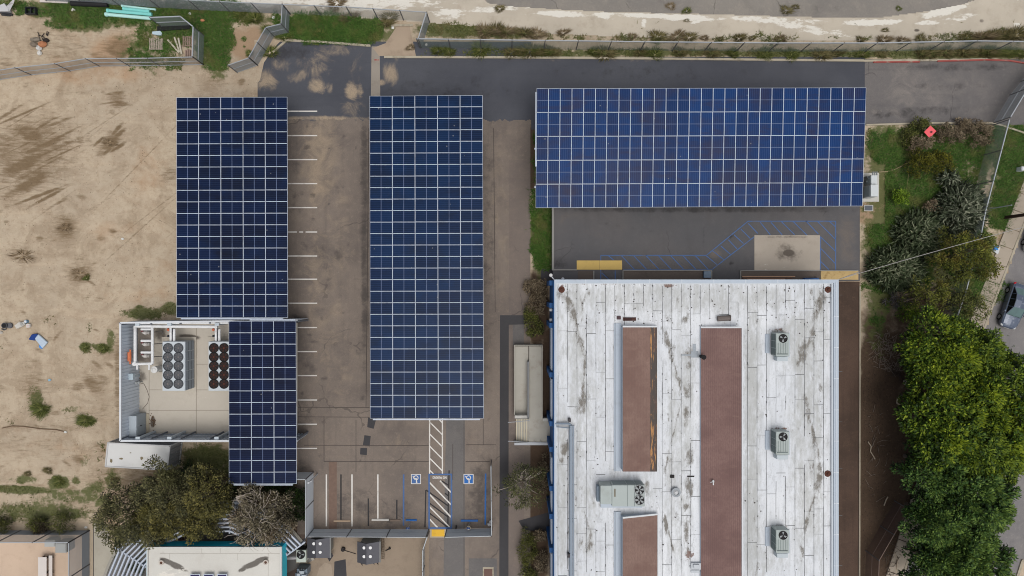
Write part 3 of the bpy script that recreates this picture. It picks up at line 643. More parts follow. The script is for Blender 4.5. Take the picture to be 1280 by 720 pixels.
GA = mat_glass('module_glass_navy', C(12,25,54), C(14,33,68), C(17,22,37), C(62,78,112), .5)
GB = mat_glass('module_glass_blue', C(8,31,64), C(11,42,80), C(20,31,52), C(66,90,130), .48)
GC = mat_glass('module_glass_bright', C(6,42,90), C(10,57,114), C(50,46,66), C(84,108,150), .55)
GD = mat_glass('module_glass_dark', C(11,22,52), C(13,28,62), C(12,18,38), C(60,74,110), .48)
c1 = carport('dark navy solar carport between the bare dirt field and the white stall lines', [(220.5,122),(359,121),(360,397),(220.5,397)], (4.7,4.6), 5, 19, True, GA, (.1,.37,.63,.9))
c2 = carport('long narrow solar carport in the middle of the lot above the crosswalk ladder', [(462,120),(603.3,119),(604.8,523),(462.6,523)], (4.4,4.8), 5, 28, True, GB, (.08,.29,.5,.71,.92))
c3 = carport('brighter blue wide solar carport spanning between the access road and the dock yard', [(671,110.5),(1083,109.5),(1078,257.6),(669.5,260)], (5.3,4.8), 28, 5, False, GC, (.07,.29,.5,.71,.93))
c4 = carport('small three column wide solar carport covering the east side of the chiller yard', [(286,401.5),(370,401),(371,604.5),(286,605)], (4.7,4.7), 3, 14, True, GD, (.12,.5,.88))
for root, q, z in ((c1,(226,397.6,354,399.2),4.5),(c2,(466,523.6,600,525.2),4.7),(c4,(292,605.4,366,606.8),4.6),(c4,(312,399.2,369,400.6),4.66),(c3,(669.2,115,671,208),5.0)):
    MB().pbox(*q,z-.12,z).build('gutter', M_FRAME, root)
mbx = MB(); 
for yy in (185,233): mbx.pbox(668,yy,669.6,yy+1.5,4.7,4.9)
mbx.build('junction_box', M_FRAME, c3)

# ------------------------------------------------------------------ big white-roofed building
ZR = 6.2
M_BLUEW = mat('blue_wall_paint', C(40,92,150), .7, .15, .8, dirt=C(30,62,106), dirtamt=.5)
def mat_roof():
    s = N('white_membrane'); mid = s.noise(.9, 7, .7); fine = s.noise(7, 5, .7); big = s.noise(.12, 5, .6)
    c = s.mix(s.step(big, .35, .65), C(240,243,247), C(226,230,236))
    vert = s.noise(.8, 6, .65, stretch=(2.6, .25, 1))
    c = s.mix(s.math('MULTIPLY', s.step(vert, .42, .74), .6), c, C(196,199,202))
    c = s.mix(s.math('MULTIPLY', s.step(mid, .52, .78), .3), c, C(236,238,240))
    c = s.mix(s.math('MULTIPLY', s.step(fine, .52, .72), .3), c, C(160,160,160))
    wr = s.noise(1.1, 6, .75, stretch=(1.4, .5, 1, .6), dist=.6); c = s.mix(s.math('MULTIPLY', s.step(wr, .52, .66), .38), c, C(160,162,165))
    q = s.math('MULTIPLY_ADD', s.math('SUBTRACT', s.noise(1.2, 7, .75, stretch=(1.6, .6, 1)), .5), 2.2, s.attr('wear'))
    c = s.mix(s.math('MULTIPLY', s.step(q, .2, 1.1), .8), c, C(182,183,180))
    q = s.math('MULTIPLY_ADD', s.math('SUBTRACT', s.noise(1.8, 7, .75, stretch=(1.5, .7, 1)), .5), 3.4, s.attr('dark'))
    c = s.mix(s.math('MULTIPLY', s.step(q, .25, 1.15), .9), c, s.mix(fine, C(82,77,69), C(138,131,120)))
    q = s.math('MULTIPLY_ADD', s.math('SUBTRACT', s.noise(3, 5, .7), .5), 2.6, s.attr('rust'))
    c = s.mix(s.math('MULTIPLY', s.step(q, .5, .8), .8), c, C(112,72,52))
    sp = s.n('TexVoronoi'); sp.inputs['Scale'].default_value = 1.1; s.l(s.pos(), sp.inputs['Vector'])
    k = s.math('MULTIPLY', s.math('LESS_THAN', sp.outputs['Distance'], .075), s.step(s.noise(.35, 3), .5, .56))
    c = s.mix(s.math('MULTIPLY', k, .75), c, C(70,64,60))
    s.bsdf(c, .6, 0, .25, s.bump(s.noise(1.6, 8, .7), .25, .06)); return s.m
M_ROOF = mat_roof()
M_COPING = mat('coping_metal', C(188,200,214), .45, .07, 1.2, dirt=C(160,168,176), dirtamt=.4)
ctr = P(868, 540, ZR)
bld = thing('school_building', 'long building with stained white membrane roof, blue walls and three brown shingled roof monitors', 'building', (ctr.x, ctr.y, 0))
a = P(693, 350.5, ZR); b = P(1047, 760, ZR)
mb = MB(); mb.box(a.x-.1,b.y,0,b.x-.02,a.y-.02,ZR-.02); mb.build('wall', M_BLUEW, bld)
ROOF_DARK = [(712,380,5,16,-14,.9),(716,390,4,14,-10,1),(705,368,10,8,0,.7),(724,424,5,10,-25,.8),(727,436,1.6,10,-20,.7),(729,500,6,16,8,1.0),(726,512,8,6,0,.8),(706,560,5,12,8,1),(703,575,5,5,0,.8),(732,650,3,6,0,.6),(737,680,5,14,10,.7),(720,622,3,8,-10,.6),(833,424,4,12,-14,1.0),(838,445,1.4,16,-12,.8),(848,475,3,10,-18,.7),(847,520,2,8,10,.6),(857,400,4,6,0,.8),(861,440,5,14,0,.6),(861,456,6,5,0,.9),(859,488,5,10,0,.9),(858,515,4,8,0,.8),(858,525,4,10,0,.7),(862,570,5,12,0,.9),(862,610,5,16,0,.9),(858,634,4,5,0,.9),(858,665,4,16,0,1.0),(860,690,4,10,0,.8),(834,575,2,10,10,.6),(832,655,2.5,12,-8,1.0),(838,672,1.4,8,-12,.7),(935,450,4,40,0,.3),(1026,375,6,16,14,1.0),(1020,392,4,12,18,.9),(1015,418,4,12,14,.9),(1004,440,8,16,10,.8),(1001,452,8,8,0,.7),(1009,510,3.5,14,-10,1.0),(1011,525,2.5,8,-8,.8),(1018,550,3.5,16,-8,.9),(1025,580,3.5,10,0,.8),(1023,602,4.5,14,10,1.0),(1018,622,3,8,12,.7),(1008,655,3,12,10,.9),(1003,688,3,10,-10,.9),(808,610,4,12,0,.8),(770,355,60,2,0,.3),(745,640,14,20,0,.2),(975,414,12,3,0,.7),(975,537,12,3,0,.7),(975,661,12,3,0,.7),(762,585,3,6,20,.5)]
random.seed(21)
for cx in (712,727,735,768,834,846,860,944,1002,1014,1025):
    for _ in range(9): ROOF_DARK.append((cx+random.gauss(0,2.5), random.uniform(358,715), random.uniform(.8,3), random.uniform(3,14), random.uniform(-22,22), random.uniform(.3,.7)))
def chain(pts, w, st):
    for (x0,y0),(x1,y1) in zip(pts, pts[1:]):
        L = math.hypot(x1-x0,y1-y0); ROOF_DARK.append(((x0+x1)/2,(y0+y1)/2,L*.62,w,math.degrees(math.atan2(y1-y0,x1-x0)),st))
chain([(708,366),(718,392),(724,420),(732,440),(730,470),(728,500)],1.2,1.0); chain([(832,412),(838,440),(847,470),(851,488)],1.1,1.1); chain([(851,505),(845,530),(837,560),(831,590)],.9,.9); chain([(830,640),(836,665),(842,690)],1.2,1.1)
chain([(1029,372),(1016,410),(1008,440),(1002,460)],1.6,.9); chain([(1006,500),(1014,530),(1022,560),(1026,590),(1020,615),(1010,645),(1004,665)],1.3,1.0); chain([(730,640),(738,665),(736,690)],1.2,.9)
ROOF_RUST = [(702,361,3,4,0,.9),(837,357,9,2.5,0,1),(750,355,30,1.6,0,.6),(720,355,16,1.6,0,.6),(862,694,6,6,0,.9),(974,412,12,2.5,0,.6),(974,536,12,2.5,0,.6),(974,658,12,2.5,0,.6),(1034,362,4,4,0,.8),(787,399,10,2,0,.5)]
ROOF_WEAR = [(722,430,16,120,0,.75),(735,650,14,80,0,.6),(846,560,18,200,0,.6),(1020,400,18,60,0,.8),(1012,560,20,160,0,.6),(960,700,30,20,0,.6),(940,480,12,120,0,.9),(940,640,12,120,0,.9),(702,600,8,130,0,.8),(702,420,6,60,0,.6),(860,500,10,100,0,.7),(1000,430,26,60,0,.8),(1010,620,22,60,0,.7),(850,372,200,22,0,.75),(740,480,24,140,0,.5),(1010,540,26,180,0,.75),(810,500,14,140,0,.5),(720,600,16,130,0,.6),(790,615,40,20,0,.6),(715,380,12,30,0,.7),(730,500,12,30,0,.7),(840,600,14,80,0,.5)]
rf = sheet('roof', (693,350.5,1047,760), ZR, M_ROOF, 1.6, dict(dark=ROOF_DARK, rust=ROOF_RUST, wear=ROOF_WEAR))
for v in rf.data.vertices: v.co.x -= ctr.x; v.co.y -= ctr.y
rf.parent = bld; OFF[rf.name] = OFF[bld.name]
# membrane seams: lap lines down the roof, staggered cross laps, broken by patches
seam = MB(); sw = .042
def seamline(x0, y0, x1, y1, wd=sw, z=ZR+.006):
    A = P(x0,y0,z); B = P(x1,y1,z); d = (B-A).normalized(); u = Vector((-d.y,d.x,0))*wd/2; seam.poly([A-u,B-u,B+u,A+u])
x = 697.5; k = 0
occ = [(768,407,824,592),(768,640,824,760),(874,407,931,760),(744,594,812,640),(962,412,990,460),(962,536,990,582),(962,660,990,706)]
def blocked(x, y): return any(q[0] <= x <= q[2] and q[1] <= y <= q[3] for q in occ)
while x < 1042:
    y = 352+random.uniform(0,6)
    while y < 756:
        ln = random.uniform(8, 46); y2 = min(y+ln, 758)
        if random.random() < .93 and not blocked(x, (y+y2)/2) and not blocked(x, y) and not blocked(x, y2):
            seamline(x+random.uniform(-.15,.15), y, x+random.uniform(-.15,.15), y2, random.choice((.026,.034,.046,.046)))
            if random.random() < .5: seamline(x, y+ln*.4, x, y+ln*.4+random.uniform(1,3), .07)
        y = y2
    y = 352+random.uniform(15, 70)
    while y < 756:
        if not blocked(x+6, y): seamline(x, y, x+11.8, y+random.uniform(-.3,.3), random.choice((.022,.03,.045)), ZR+.0085)
        y += random.uniform(30, 100)
    x += 11.85
seam.build('roof_seams', mat('seam_dirt', C(122,123,126), .9, .5, 4), bld)['kind'] = 'stuff'
sk = MB()
for i in range(380):
    xx = random.uniform(700,1040); yy = random.choice((random.uniform(355,420),random.uniform(354,715)))
    if random.random() < .4: xx = 697.5+11.85*random.randint(0,28)+random.gauss(0,.8)
    if blocked(xx, yy): continue
    p = P(xx,yy,ZR+.012); r = random.uniform(.02,.07); a0 = random.uniform(0,PI)
    sk.poly([p+Vector((r*random.uniform(.5,1.6)*math.cos(a0+t), r*random.uniform(.5,1.4)*math.sin(a0+t), 0)) for t in (0,1.2,2.5,3.7,5)])
sk.build('roof_blisters', mat('scuffed_black', C(84,78,74), .9, .4, 3), bld)['kind'] = 'stuff'
# coping: two-tier light metal edge
cp = MB()
for q, z in (((692.9,349.4,1048.4,353.6),ZR+.3),((692.9,349.4,695.4,760),ZR+.302),((1042.4,349.4,1048.4,760),ZR+.304)): cp.pbox(*q,ZR-.5,z)
cp.build('coping', M_COPING, bld)
cp = MB()
for q in ((694.8,353.6,1042.4,354.6),(1039.4,354.6,1042.4,760)): cp.pbox(*q,ZR+.003,ZR+.2)
cp.pbox(1045,353,1045.7,760,ZR+.304,ZR+.34); cp.build('gravel_stop', mat('pale_flashing', C(208,216,224), .5, .06), bld)
j = MB()
for xx in range(732,1040,40): j.pbox(xx,349.3,xx+.7,353.7,ZR+.3,ZR+.306)
for yy in range(395,720,39): j.pbox(1042.4,yy,1048.5,yy+.7,ZR+.3,ZR+.31)
j.build('coping_joint', mat('joint_pale', C(224,230,236), .5, .05), bld)
# west wall: white glazing strips, blue fins and boxes
for y0, y1 in ((408,463),(474,524),(572,606),(612,640),(648,680),(692,756)):
    A = P(690.6,y0,4.9); B = P(690.6,y1,4.9)
    f = MB().box(A.x-.12,B.y,2.6,A.x+.1,A.y,4.9).build('window', mat('white_frame', C(196,206,220), .5, .06), bld)
    MB().box(A.x-.16,B.y+.2,3.0,A.x-.125,A.y-.2,4.0).build('pane', mat('dull_glass', C(120,140,165), .15, .1, spec=.5), f)
for y in (352,380,405,467,528,560,609,644,686): A = P(691,y,5.6); MB().box(A.x-.3,A.y-.35,0,A.x+.1,A.y+.1,5.6).build('wall_fin', M_BLUEW, bld)
for y in (387.5, 400): 
    q = P(690,y,4.4); MB().box(q.x-.22,q.y-.12,4.1,q.x+.05,q.y+.12,4.4).build('wall_light', mat('white_enamel', C(230,232,235), .4, .04), bld)
# entrance canopy post beside the ramp
# shingled roof monitors
def mat_shingle(name, ca, cb, pitch, vert=True, orange=False, rowk=1.0):
    s = N(name); sep = s.n('SeparateXYZ'); s.l(s.pos(), sep.inputs[0])
    ax = sep.outputs[0 if vert else 1]
    row = s.math('FRACT', s.math('MULTIPLY', ax, 1/pitch)); ed = s.math('MULTIPLY', s.math('LESS_THAN', row, .3), rowk)
    cell = s.noise(7, 2, .5, stretch=(1.2, .6, 1)); big = s.noise(.35, 5, .6)
    c = s.mix(s.step(big, .35, .68), ca, cb); c = s.mix(s.math('MULTIPLY', s.step(cell, .4, .65), .45), c, (ca[0]*.7, ca[1]*.7, ca[2]*.72, 1))
    c = s.mix(s.math('MULTIPLY', ed, .6), c, (ca[0]*.5, ca[1]*.5, ca[2]*.55, 1))
    c = s.mix(s.math('MULTIPLY', s.step(s.noise(.9, 6, .7, stretch=(.5,1.6,1,.2)), .55, .75), .25), c, C(176,148,134))
    if orange: 
        q = s.math('MULTIPLY_ADD', s.math('SUBTRACT', s.noise(1.1, 5, .7, stretch=(2.5,.5,1)), .5), 1, .5)
        c = s.mix(s.step(q, .4, .55), c, C(92,86,82)); c = s.mix(s.step(s.noise(1.3, 5, .7, stretch=(4,.4,1)), .54, .6), c, C(196,148,100))
    s.bsdf(c, .95, 0, .1, s.bump(s.noise(18, 3), .4, .03)); return s.m
M_SH1 = mat_shingle('brown_shingle', C(150,124,114), C(130,104,96), .14, rowk=.3)
M_SH2 = mat_shingle('red_brown_shingle', C(146,118,112), C(126,100,96), .17)
M_SHW = mat_shingle('worn_shingle', C(120,100,92), C(100,92,88), .14, orange=True)
def monitor(x0, x1, y0, y1, zl, zr, msh, flash, worn=False, topz=0):
    """x0..x1 shingled slope pixels at its own heights"""
    def pt(x, y, z): return P(x, y, ZR+z)
    a, b2, c2, d = pt(x0,y0,zl), pt(x1,y0-topz,zr), pt(x1,y1-topz,zr), pt(x0,y1,zl)
    base = lambda p: Vector((p.x, p.y, ZR-.05))
    m = MB(); m.poly([d,c2,b2,a], 0)
    for p, q in ((a,b2),(b2,c2),(c2,d),(d,a)): m.poly([p, q, base(q), base(p)], 1)
    if worn:
        t0, t1 = .8, 1.0; L = lambda p, q, t: p+(q-p)*t+Vector((0,0,.012))
        m.poly([L(d,c2,t0), L(d,c2,t1), L(a,b2,t1), L(a,b2,t0)], 2)
    o = m.build('roof_monitor', [msh, M_COPING, M_SHW], bld)
    e = MB(); e.beam(a+Vector((0,.06,.0)), b2+Vector((0,.06,0)), .14, .12); e.beam(c2+Vector((.05,0,0)), b2+Vector((.05,0,0)), .1, .08)
    e.build('monitor_flashing', mat('white_flashing', C(222,226,230), .5, .05), o)
    if flash:
        A = base(a); D = base(d); e = MB()
        e.box(A.x-.5,D.y-.2,ZR-.01,A.x,A.y+.3,ZR+.12); e.box(A.x-.62,D.y-.2,ZR+.0,A.x-.53,A.y+.3,ZR+.2); e.build('base_flashing', M_COPING, o)
    return o
monitor(778.4,821.4,409,589.5,1.0,.35,M_SH1,True,True,.0)
monitor(778.4,821.8,648,770,1.0,.35,M_SH1,True,False,4.5)
monitor(876,927,410,770,.25,1.0,M_SH2,False)
# roof conduit, drains, vents
pp = MB(); zc = ZR+.35
A = P(714,532,zc); B = P(714,765,zc); pp.beam(A,B,.22,.3); pp.beam(A+Vector((.22,0,-.06)),B+Vector((.22,0,-.06)),.1,.2); pp.beam(A+Vector((-.15,0,-.1)),B+Vector((-.15,0,-.1)),.06,.1)
pp.tube([P(714,532,zc),P(711,529.5,zc),P(694,529.5,zc-.1)], .09); pp.tube([P(712,535,zc),P(695,533.5,zc-.1)], .05)
for y in (545,580,617,653,695): pp.pbox(712.3,y,716.6,y+1.2,ZR,zc+.02)
tag(pp.build('roof_conduit', mat('conduit_grey', C(136,150,166), .45, .12, 1)), 'long grey blue conduit trunk running down the west side of the white roof', 'conduit')
for (x,y), l in zip(((712,525.5),(711,695)),('small dark junction box at the head of the roof conduit','dark junction box straddling the lower end of the roof conduit')):
    tag(MB().pbox(x-1.4,y-2.2,x+1.6,y+2.2,ZR,ZR+.5).build('junction_box', mat('dark_box', C(66,62,66), .6, .2), bevel=.02), l, 'junction box')
def drain(x,y,l):
    c = P(x,y,ZR); m = MB(); m.cyl(c+Vector((0,0,.01)),c+Vector((0,0,.07)),.3,.24,n=14); m.cyl(c+Vector((0,0,.07)),c+Vector((0,0,.2)),.14,.08,n=10)
    tag(m.build('roof_drain', mat('rusty_iron', C(104,66,54), .9, .4, 4)), l, 'roof drain')
drain(702,362,'rusty roof drain in the north west corner of the white roof'); drain(1035,362,'rusty roof drain in the north east corner of the white roof'); drain(1034.5,592,'rusty roof drain half way down the east edge of the white roof')
c = P(845,615.5,ZR+.3); m = MB(); m.cyl((c.x,c.y,ZR),(c.x,c.y,ZR+.3),.3,n=18); m.ring((c.x,c.y),.26,.42,ZR+.26,ZR+.36); m.cyl((c.x,c.y,ZR+.3),(c.x,c.y,ZR+.42),.22,.1,n=14,mi=1)
tag(m.build('roof_vent', [mat('galvanised', C(132,138,144), .45, .1, metal=.3), mat('white_cap', C(210,212,214), .5, .06)]), 'round grey rimmed vent on the white roof east of the large package unit', 'vent')
c = P(879.5,446.5,ZR+.9); m = MB(); m.cyl((c.x,c.y,ZR),(c.x,c.y,ZR+.95),.16,n=12); m.cyl((c.x,c.y,ZR+.95),(c.x,c.y,ZR+1.02),.22,n=12)
tag(m.build('vent_pipe', mat('black_pipe', C(26,24,25), .8, .1)), 'short black vent pipe at the west edge of the long brown shingled monitor', 'vent pipe')
m = MB(); m.pbox(779,396.8,795,401,ZR,ZR+.1,0); m.pbox(781,397.4,790,400.4,ZR+.1,ZR+.22,1); m.pbox(789.5,398,794,400,ZR+.1,ZR+.2,0)
tag(m.build('rusty_curb', [mat('rust_brown', C(96,66,60), .9, .4, 3), mat('dark_rust', C(72,50,48), .9, .3, 3)]), 'rusty dark metal curb lying north of the western brown roof monitor', 'metal curb')
tag(MB().pbox(771.5,395.2,776,399.4,ZR,ZR+.18).pbox(772.5,396.2,775,398.4,ZR+.18,ZR+.22).build('vent_box', mat('maroon_metal', C(92,72,76), .8, .25, 3)), 'small square maroon vent box beside the rusty curb on the white roof', 'vent box')
m = MB(); A = P(897,398.4,ZR+.25); B = P(912,397.4,ZR+.25); m.cyl(A,B,.25,n=12); m.cyl(B,B+Vector((.06,0,0)),.3,n=12); m.pbox(899,397,901,400,ZR,ZR+.12); m.pbox(908,396.4,910,399.4,ZR,ZR+.12)
tag(m.build('duct_cylinder', mat('dull_brown_metal', C(118,108,104), .6, .2, 3)), 'dull grey brown metal cylinder lying north of the long shingled monitor', 'duct')
m = MB()
for q, z in (((864,439,873,447),.02),((852,443,864,444.6),.025),((866,430,870,440),.028),((873,443.5,879,447),.03)): m.pbox(*q,ZR+.012,ZR+.012+z)
m.build('roof_patch', mat('grey_mastic', C(170,178,186), .6, .15, 3, dirt=C(130,132,134), dirtamt=.6), bld)
m = MB(); m.pbox(864,704,876,712,ZR,ZR+.25); m.pbox(867,706,874,710,ZR+.25,ZR+.4); m.pbox(864,713,874,716,ZR,ZR+.15)
tag(m.build('vent_box', mat('pale_sheet_metal', C(200,206,212), .45, .12)), 'pale sheet metal vent box beside the lower end of the long shingled monitor', 'vent box')
m = MB(); c = P(891.5,601.5,ZR+.7); m.ball((c.x,c.y,ZR+.72),.1,.14,.08); m.beam((c.x,c.y-.1,ZR+.72),(c.x+.02,c.y-.35,ZR+.68),.1,.05); m.beam((c.x-.05,c.y,ZR+.74),(c.x-.25,c.y-.12,ZR+.74),.05,.03)
tag(m.build('seagull', mat('white_feather', C(220,222,224), .8, .08)), 'white gull resting on the long red brown shingled monitor', 'gull')
tag(MB().pbox(859,594.6,868,596.4,ZR,ZR+.02).pbox(838,594,843,597.5,ZR,ZR+.12).build('roof_scrap', mat('black_rubber', C(40,38,38), .8, .1)), 'black scrap lying on the white roof north of the round vent', 'scrap')
# fan with grille (shared by rooftop units and chillers)
M_FANDARK = mat('fan_shadow', C(24,24,26), .7, .1); M_BLADE = mat('fan_blade', C(150,156,158), .4, .1)
def fan(px, py, z, r, parent, blades=3, mring=None, grille=None, hub=None):
    c = P(px, py, z); m = MB()
    m.cyl((c.x,c.y,z+.005),(c.x,c.y,z+.012),r,n=24,mi=0); m.ring((c.x,c.y),r*.97,r*1.08,z,z+.06,24,1)
    a0 = random.uniform(0,6)
    for i in range(blades):
        t = a0+2*PI*i/blades; w = .42
        m.poly([(c.x+r*.15*math.cos(t-w),c.y+r*.15*math.sin(t-w),z+.03),(c.x+r*.88*math.cos(t-w*.8),c.y+r*.88*math.sin(t-w*.8),z+.022),(c.x+r*.9*math.cos(t+w*.6),c.y+r*.9*math.sin(t+w*.6),z+.045),(c.x+r*.15*math.cos(t+w),c.y+r*.15*math.sin(t+w),z+.035)], 2)
    m.cyl((c.x,c.y,z+.05),(c.x,c.y,z+.07),r*.16,n=12,mi=3)
    return m.build('fan', [M_FANDARK, mring or M_FANDARK, M_BLADE, hub or M_FANDARK], parent)
M_UNIT = mat('hvac_grey_green', C(176,186,184), .5, .07, .9, dirt=C(140,142,134), dirtamt=.4)
M_UNITD = mat('hvac_louvre', C(112,124,124), .6, .15, 3); M_HOOD = mat('hvac_hood', C(196,206,212), .5, .07)
def rooftop_unit(cx, cy, label):
    zt = ZR+1.3; q = (cx-4.3, cy-14, cx+12.3, cy+15)
    c = P(cx, cy, ZR)
    r = thing('rooftop_unit', label, 'air conditioner', (c.x, c.y, ZR), 'single fan rooftop units along the east side of the white roof')
    m = MB(); m.pbox(*q, ZR+.12, zt); m.build('cabinet', M_UNIT, r, bevel=.03)
    m = MB(); m.pbox(q[0]-.2,q[1]-.2,q[2]+.2,q[3]+.2,ZR,ZR+.12); m.build('curb', M_COPING, r)
    A = P(q[0],q[1]+1,zt); B = P(q[0],q[3]-1,zt); m = MB(); 
    for i in range(3):
        y0 = A.y+(B.y-A.y)*(i+.06)/3; y1 = A.y+(B.y-A.y)*(i+.94)/3; m.box(A.x-.03,y1,ZR+.25,A.x-.004,y0,zt-.12)
    m.build('louvre_panel', M_UNITD, r)
    m = MB(); m.box(A.x-.5,B.y+.1,ZR+.02,A.x-.12,A.y-.1,ZR+.1); m.build('side_pad', M_COPING, r)
    m = MB(); m.pbox(cx-3.4,cy+15.2,cx+10.8,cy+21,ZR+.02,ZR+.75); m.build('duct_hood', M_HOOD, r, bevel=.05)
    m = MB()
    for i in range(7): m.pbox(q[0]+1+i*2.1,q[1]+12,q[0]+1.3+i*2.1,q[3]-3,zt,zt+.02)
    m.pbox(q[0]+1.5,q[3]-3.4,q[2]-2,q[3]-2.4,zt,zt+.04); m.build('lid_rib', M_UNITD, r)
    fan(cx+4.3, cy-7.5, zt, .36, r, 3)
rooftop_unit(974.5,430.5,'single fan rooftop unit on the white roof, northernmost of its row'); rooftop_unit(974.5,553.5,'single fan rooftop unit on the white roof, middle one of its row of three'); rooftop_unit(974.5,676.5,'single fan rooftop unit on the white roof, southernmost of its row')
zt = ZR+1.6; c = P(775,618,ZR)
r = thing('package_unit', 'large rooftop package unit with two fans between the two western brown monitors', 'air conditioner', (c.x,c.y,ZR))
MB().pbox(765,606.4,806,633.2,ZR+.15,zt).build('cabinet', M_UNIT, r, bevel=.04)
MB().pbox(750.5,607,764.9,630.5,ZR+.15,zt-.04).build('air_intake', M_UNIT, r, bevel=.04)
MB().pbox(746,608,750,627,ZR+.3,ZR+.9).build('intake_hood', mat('blue_grey_hood', C(120,136,152), .5, .1), r)
MB().pbox(751,602.5,803,634.6,ZR,ZR+.14).build('curb', M_COPING, r)
m = MB()
for x0,x1 in ((767,783.5),(784.5,794.5),(795.5,804)): A = P(x0,606.4,zt); B = P(x1,606.4,zt); m.box(A.x,A.y+.004,ZR+.25,B.x,A.y+.03,zt-.1)
m.build('access_panel', mat('hvac_side', C(138,150,150), .55, .1), r)
m = MB()
for xx in (784,793): m.pbox(xx,606.6,xx+.5,633,zt,zt+.012)
m.build('lid_joint', M_UNITD, r)
MB().pbox(767.5,611,769.6,621,zt+.001,zt+.008).build('stain', mat('brown_stain', C(140,136,122), .9, .3, 4), r)
fan(799.3,612.2,zt,.43,r,5,M_BLADE); fan(799.3,624.8,zt,.43,r,5,M_BLADE)
# wall lamp at the north west corner
c = P(688.4,344,5.2); m = MB(); m.tube([P(695,352.5,5.4),P(689,345,5.45)], .05); 
r = thing('wall_lamp', 'white globe lamp on an arm at the north west corner of the blue walled building', 'lamp', (c.x,c.y,5.2))
m.build('arm', mat('white_metal', C(228,232,238), .4, .04), r); MB().ball((c.x,c.y,5.4),.17,n=14).build('globe', mat('white_globe', C(240,240,240), .3, .02), r, smooth=True)
c = P(703.5,348.3,3.0); m = MB(); m.ball((c.x,c.y,3.0),.16,.12,.12); m.beam((c.x,c.y,3.0),(c.x+.1,c.y-.7,3.0),.06,.06)
tag(m.build('wall_lamp', mat('white_metal2', C(228,232,238), .4, .04)), 'small white wall lamp above the dock stairs', 'lamp')

# ------------------------------------------------------------------ entrance ramp and steps
r = thing('entrance_ramp', 'pale concrete switchback ramp with steps and rails against the west wall of the white-roofed building', 'ramp', P(665,495))
ZE = .95; M_RAMP = mat('ramp_concrete', C(190,186,176), .9, .08, 1.2, dirt=C(158,148,136), dirtamt=.55)
m = MB(); m.pbox(661,523,690,556,0,ZE); m.build('landing', M_RAMP, r)
m = MB(); A = P(661.6,523,ZE); B = P(677.5,433,.5); m.add([(A.x,A.y,0),(B.x,A.y,0),(B.x,B.y,0),(A.x,B.y,0),(A.x,A.y,ZE),(B.x,A.y,ZE),(B.x,B.y,.5),(A.x,B.y,.5)], [(3,2,1,0),(4,5,6,7),(0,1,5,4),(1,2,6,5),(2,3,7,6),(3,0,4,7)])
m.build('ramp_lane', M_RAMP, r)
m = MB(); A = P(643.5,519,.05); B = P(660.5,433,.5); m.add([(A.x,A.y,0),(B.x,A.y,0),(B.x,B.y,0),(A.x,B.y,0),(A.x,A.y,.04),(B.x,A.y,.04),(B.x,B.y,.5),(A.x,B.y,.5)], [(3,2,1,0),(4,5,6,7),(0,1,5,4),(1,2,6,5),(2,3,7,6),(3,0,4,7)])
m.build('ramp_lane', M_RAMP, r)
M_RAIL = mat('galvanised_rail', C(150,156,160), .4, .08, metal=.2)
m = MB(); m.pbox(659.3,452,661.3,523,0,1.25); m.build('divider_wall', mat('grey_divider', C(140,142,144), .8, .12), r)
m = MB(); m.pbox(642.6,432,643.4,519,0,.9); m.pbox(677.5,432,678.3,523,0,1.1); m.pbox(642.6,431.2,678.3,432,0,.9); m.build('side_curb', M_RAMP, r)
MB().pbox(643.4,519.4,660.5,523,0,1.05).build('cheek_wall', mat('pale_cheek', C(206,204,198), .85, .06), r); MB().pbox(678.5,523,690,526.5,ZE,ZE+.35).build('cheek_wall', mat('pale_cheek', C(206,204,198)), r)
for i in range(5):
    x0 = 645+i*3.2; st = MB().pbox(x0,523.4,661,552,0 if i == 0 else .17*i,.17*(i+1)).build('step', M_RAMP, r)
    MB().pbox(x0,523.6,x0+1.1,551.8,.17*(i+1),.17*(i+1)+.012).build('nosing', mat('cream_nosing', C(222,212,186), .8, .08), st)
m = MB(); zz = ZE+.9
m.tube([P(635,528,.9),P(648,527,1.1),P(662,525.5,zz)], .035); m.tube([P(635,551.5,.9),P(648,552,1.1),P(660,553,zz),P(690,553.5,zz)], .035)
for x in (660,668,676,684): m.cyl(P(x,553.5*1.0,zz),(P(x,553.5,zz).x,P(x,553.5,zz).y,ZE),.025,n=6)
m.pbox(643,553.5,690,556.5,0,ZE+.25)
m.build('handrail', mat('pale_rail', C(186,190,196), .5, .08), r)

# ------------------------------------------------------------------ chiller yard
M_SLAB = mat_conc('yard_slab', C(206,198,185), C(180,171,158), var=.06, dirtk=.35)
struct(sheet('chiller_yard_slab', (151,404,372,553), .05, M_SLAB, 2, dict(white=[], dark=[(191,527,3,7,0,1.3),(182,430,10,24,0,1.2),(200,418,10,10,0,.9),(176,470,8,8,0,.7),(236,421,14,3,5,1.1),(215,545,40,4,0,.4),(165,480,10,10,0,.7)])))
m = MB()
for q in ((186,487,290,487.7),(186,512.5,290,513.2),(245,408,245.7,560),(186,420,186.7,548),(245,455,290,455.6)): m.pbox(*q,.05,.056)
struct(m.build('slab_joint', mat('pale_slab_joint', C(158,149,137), .9, .1)))
ZW = 3.3
M_CORR = mat('corrugated_blue_grey', C(218,227,238), .5, .07, .8, dirt=C(190,198,206), dirtamt=.5); M_CAP = mat('white_cap_trim', C(226,230,236), .4, .04)
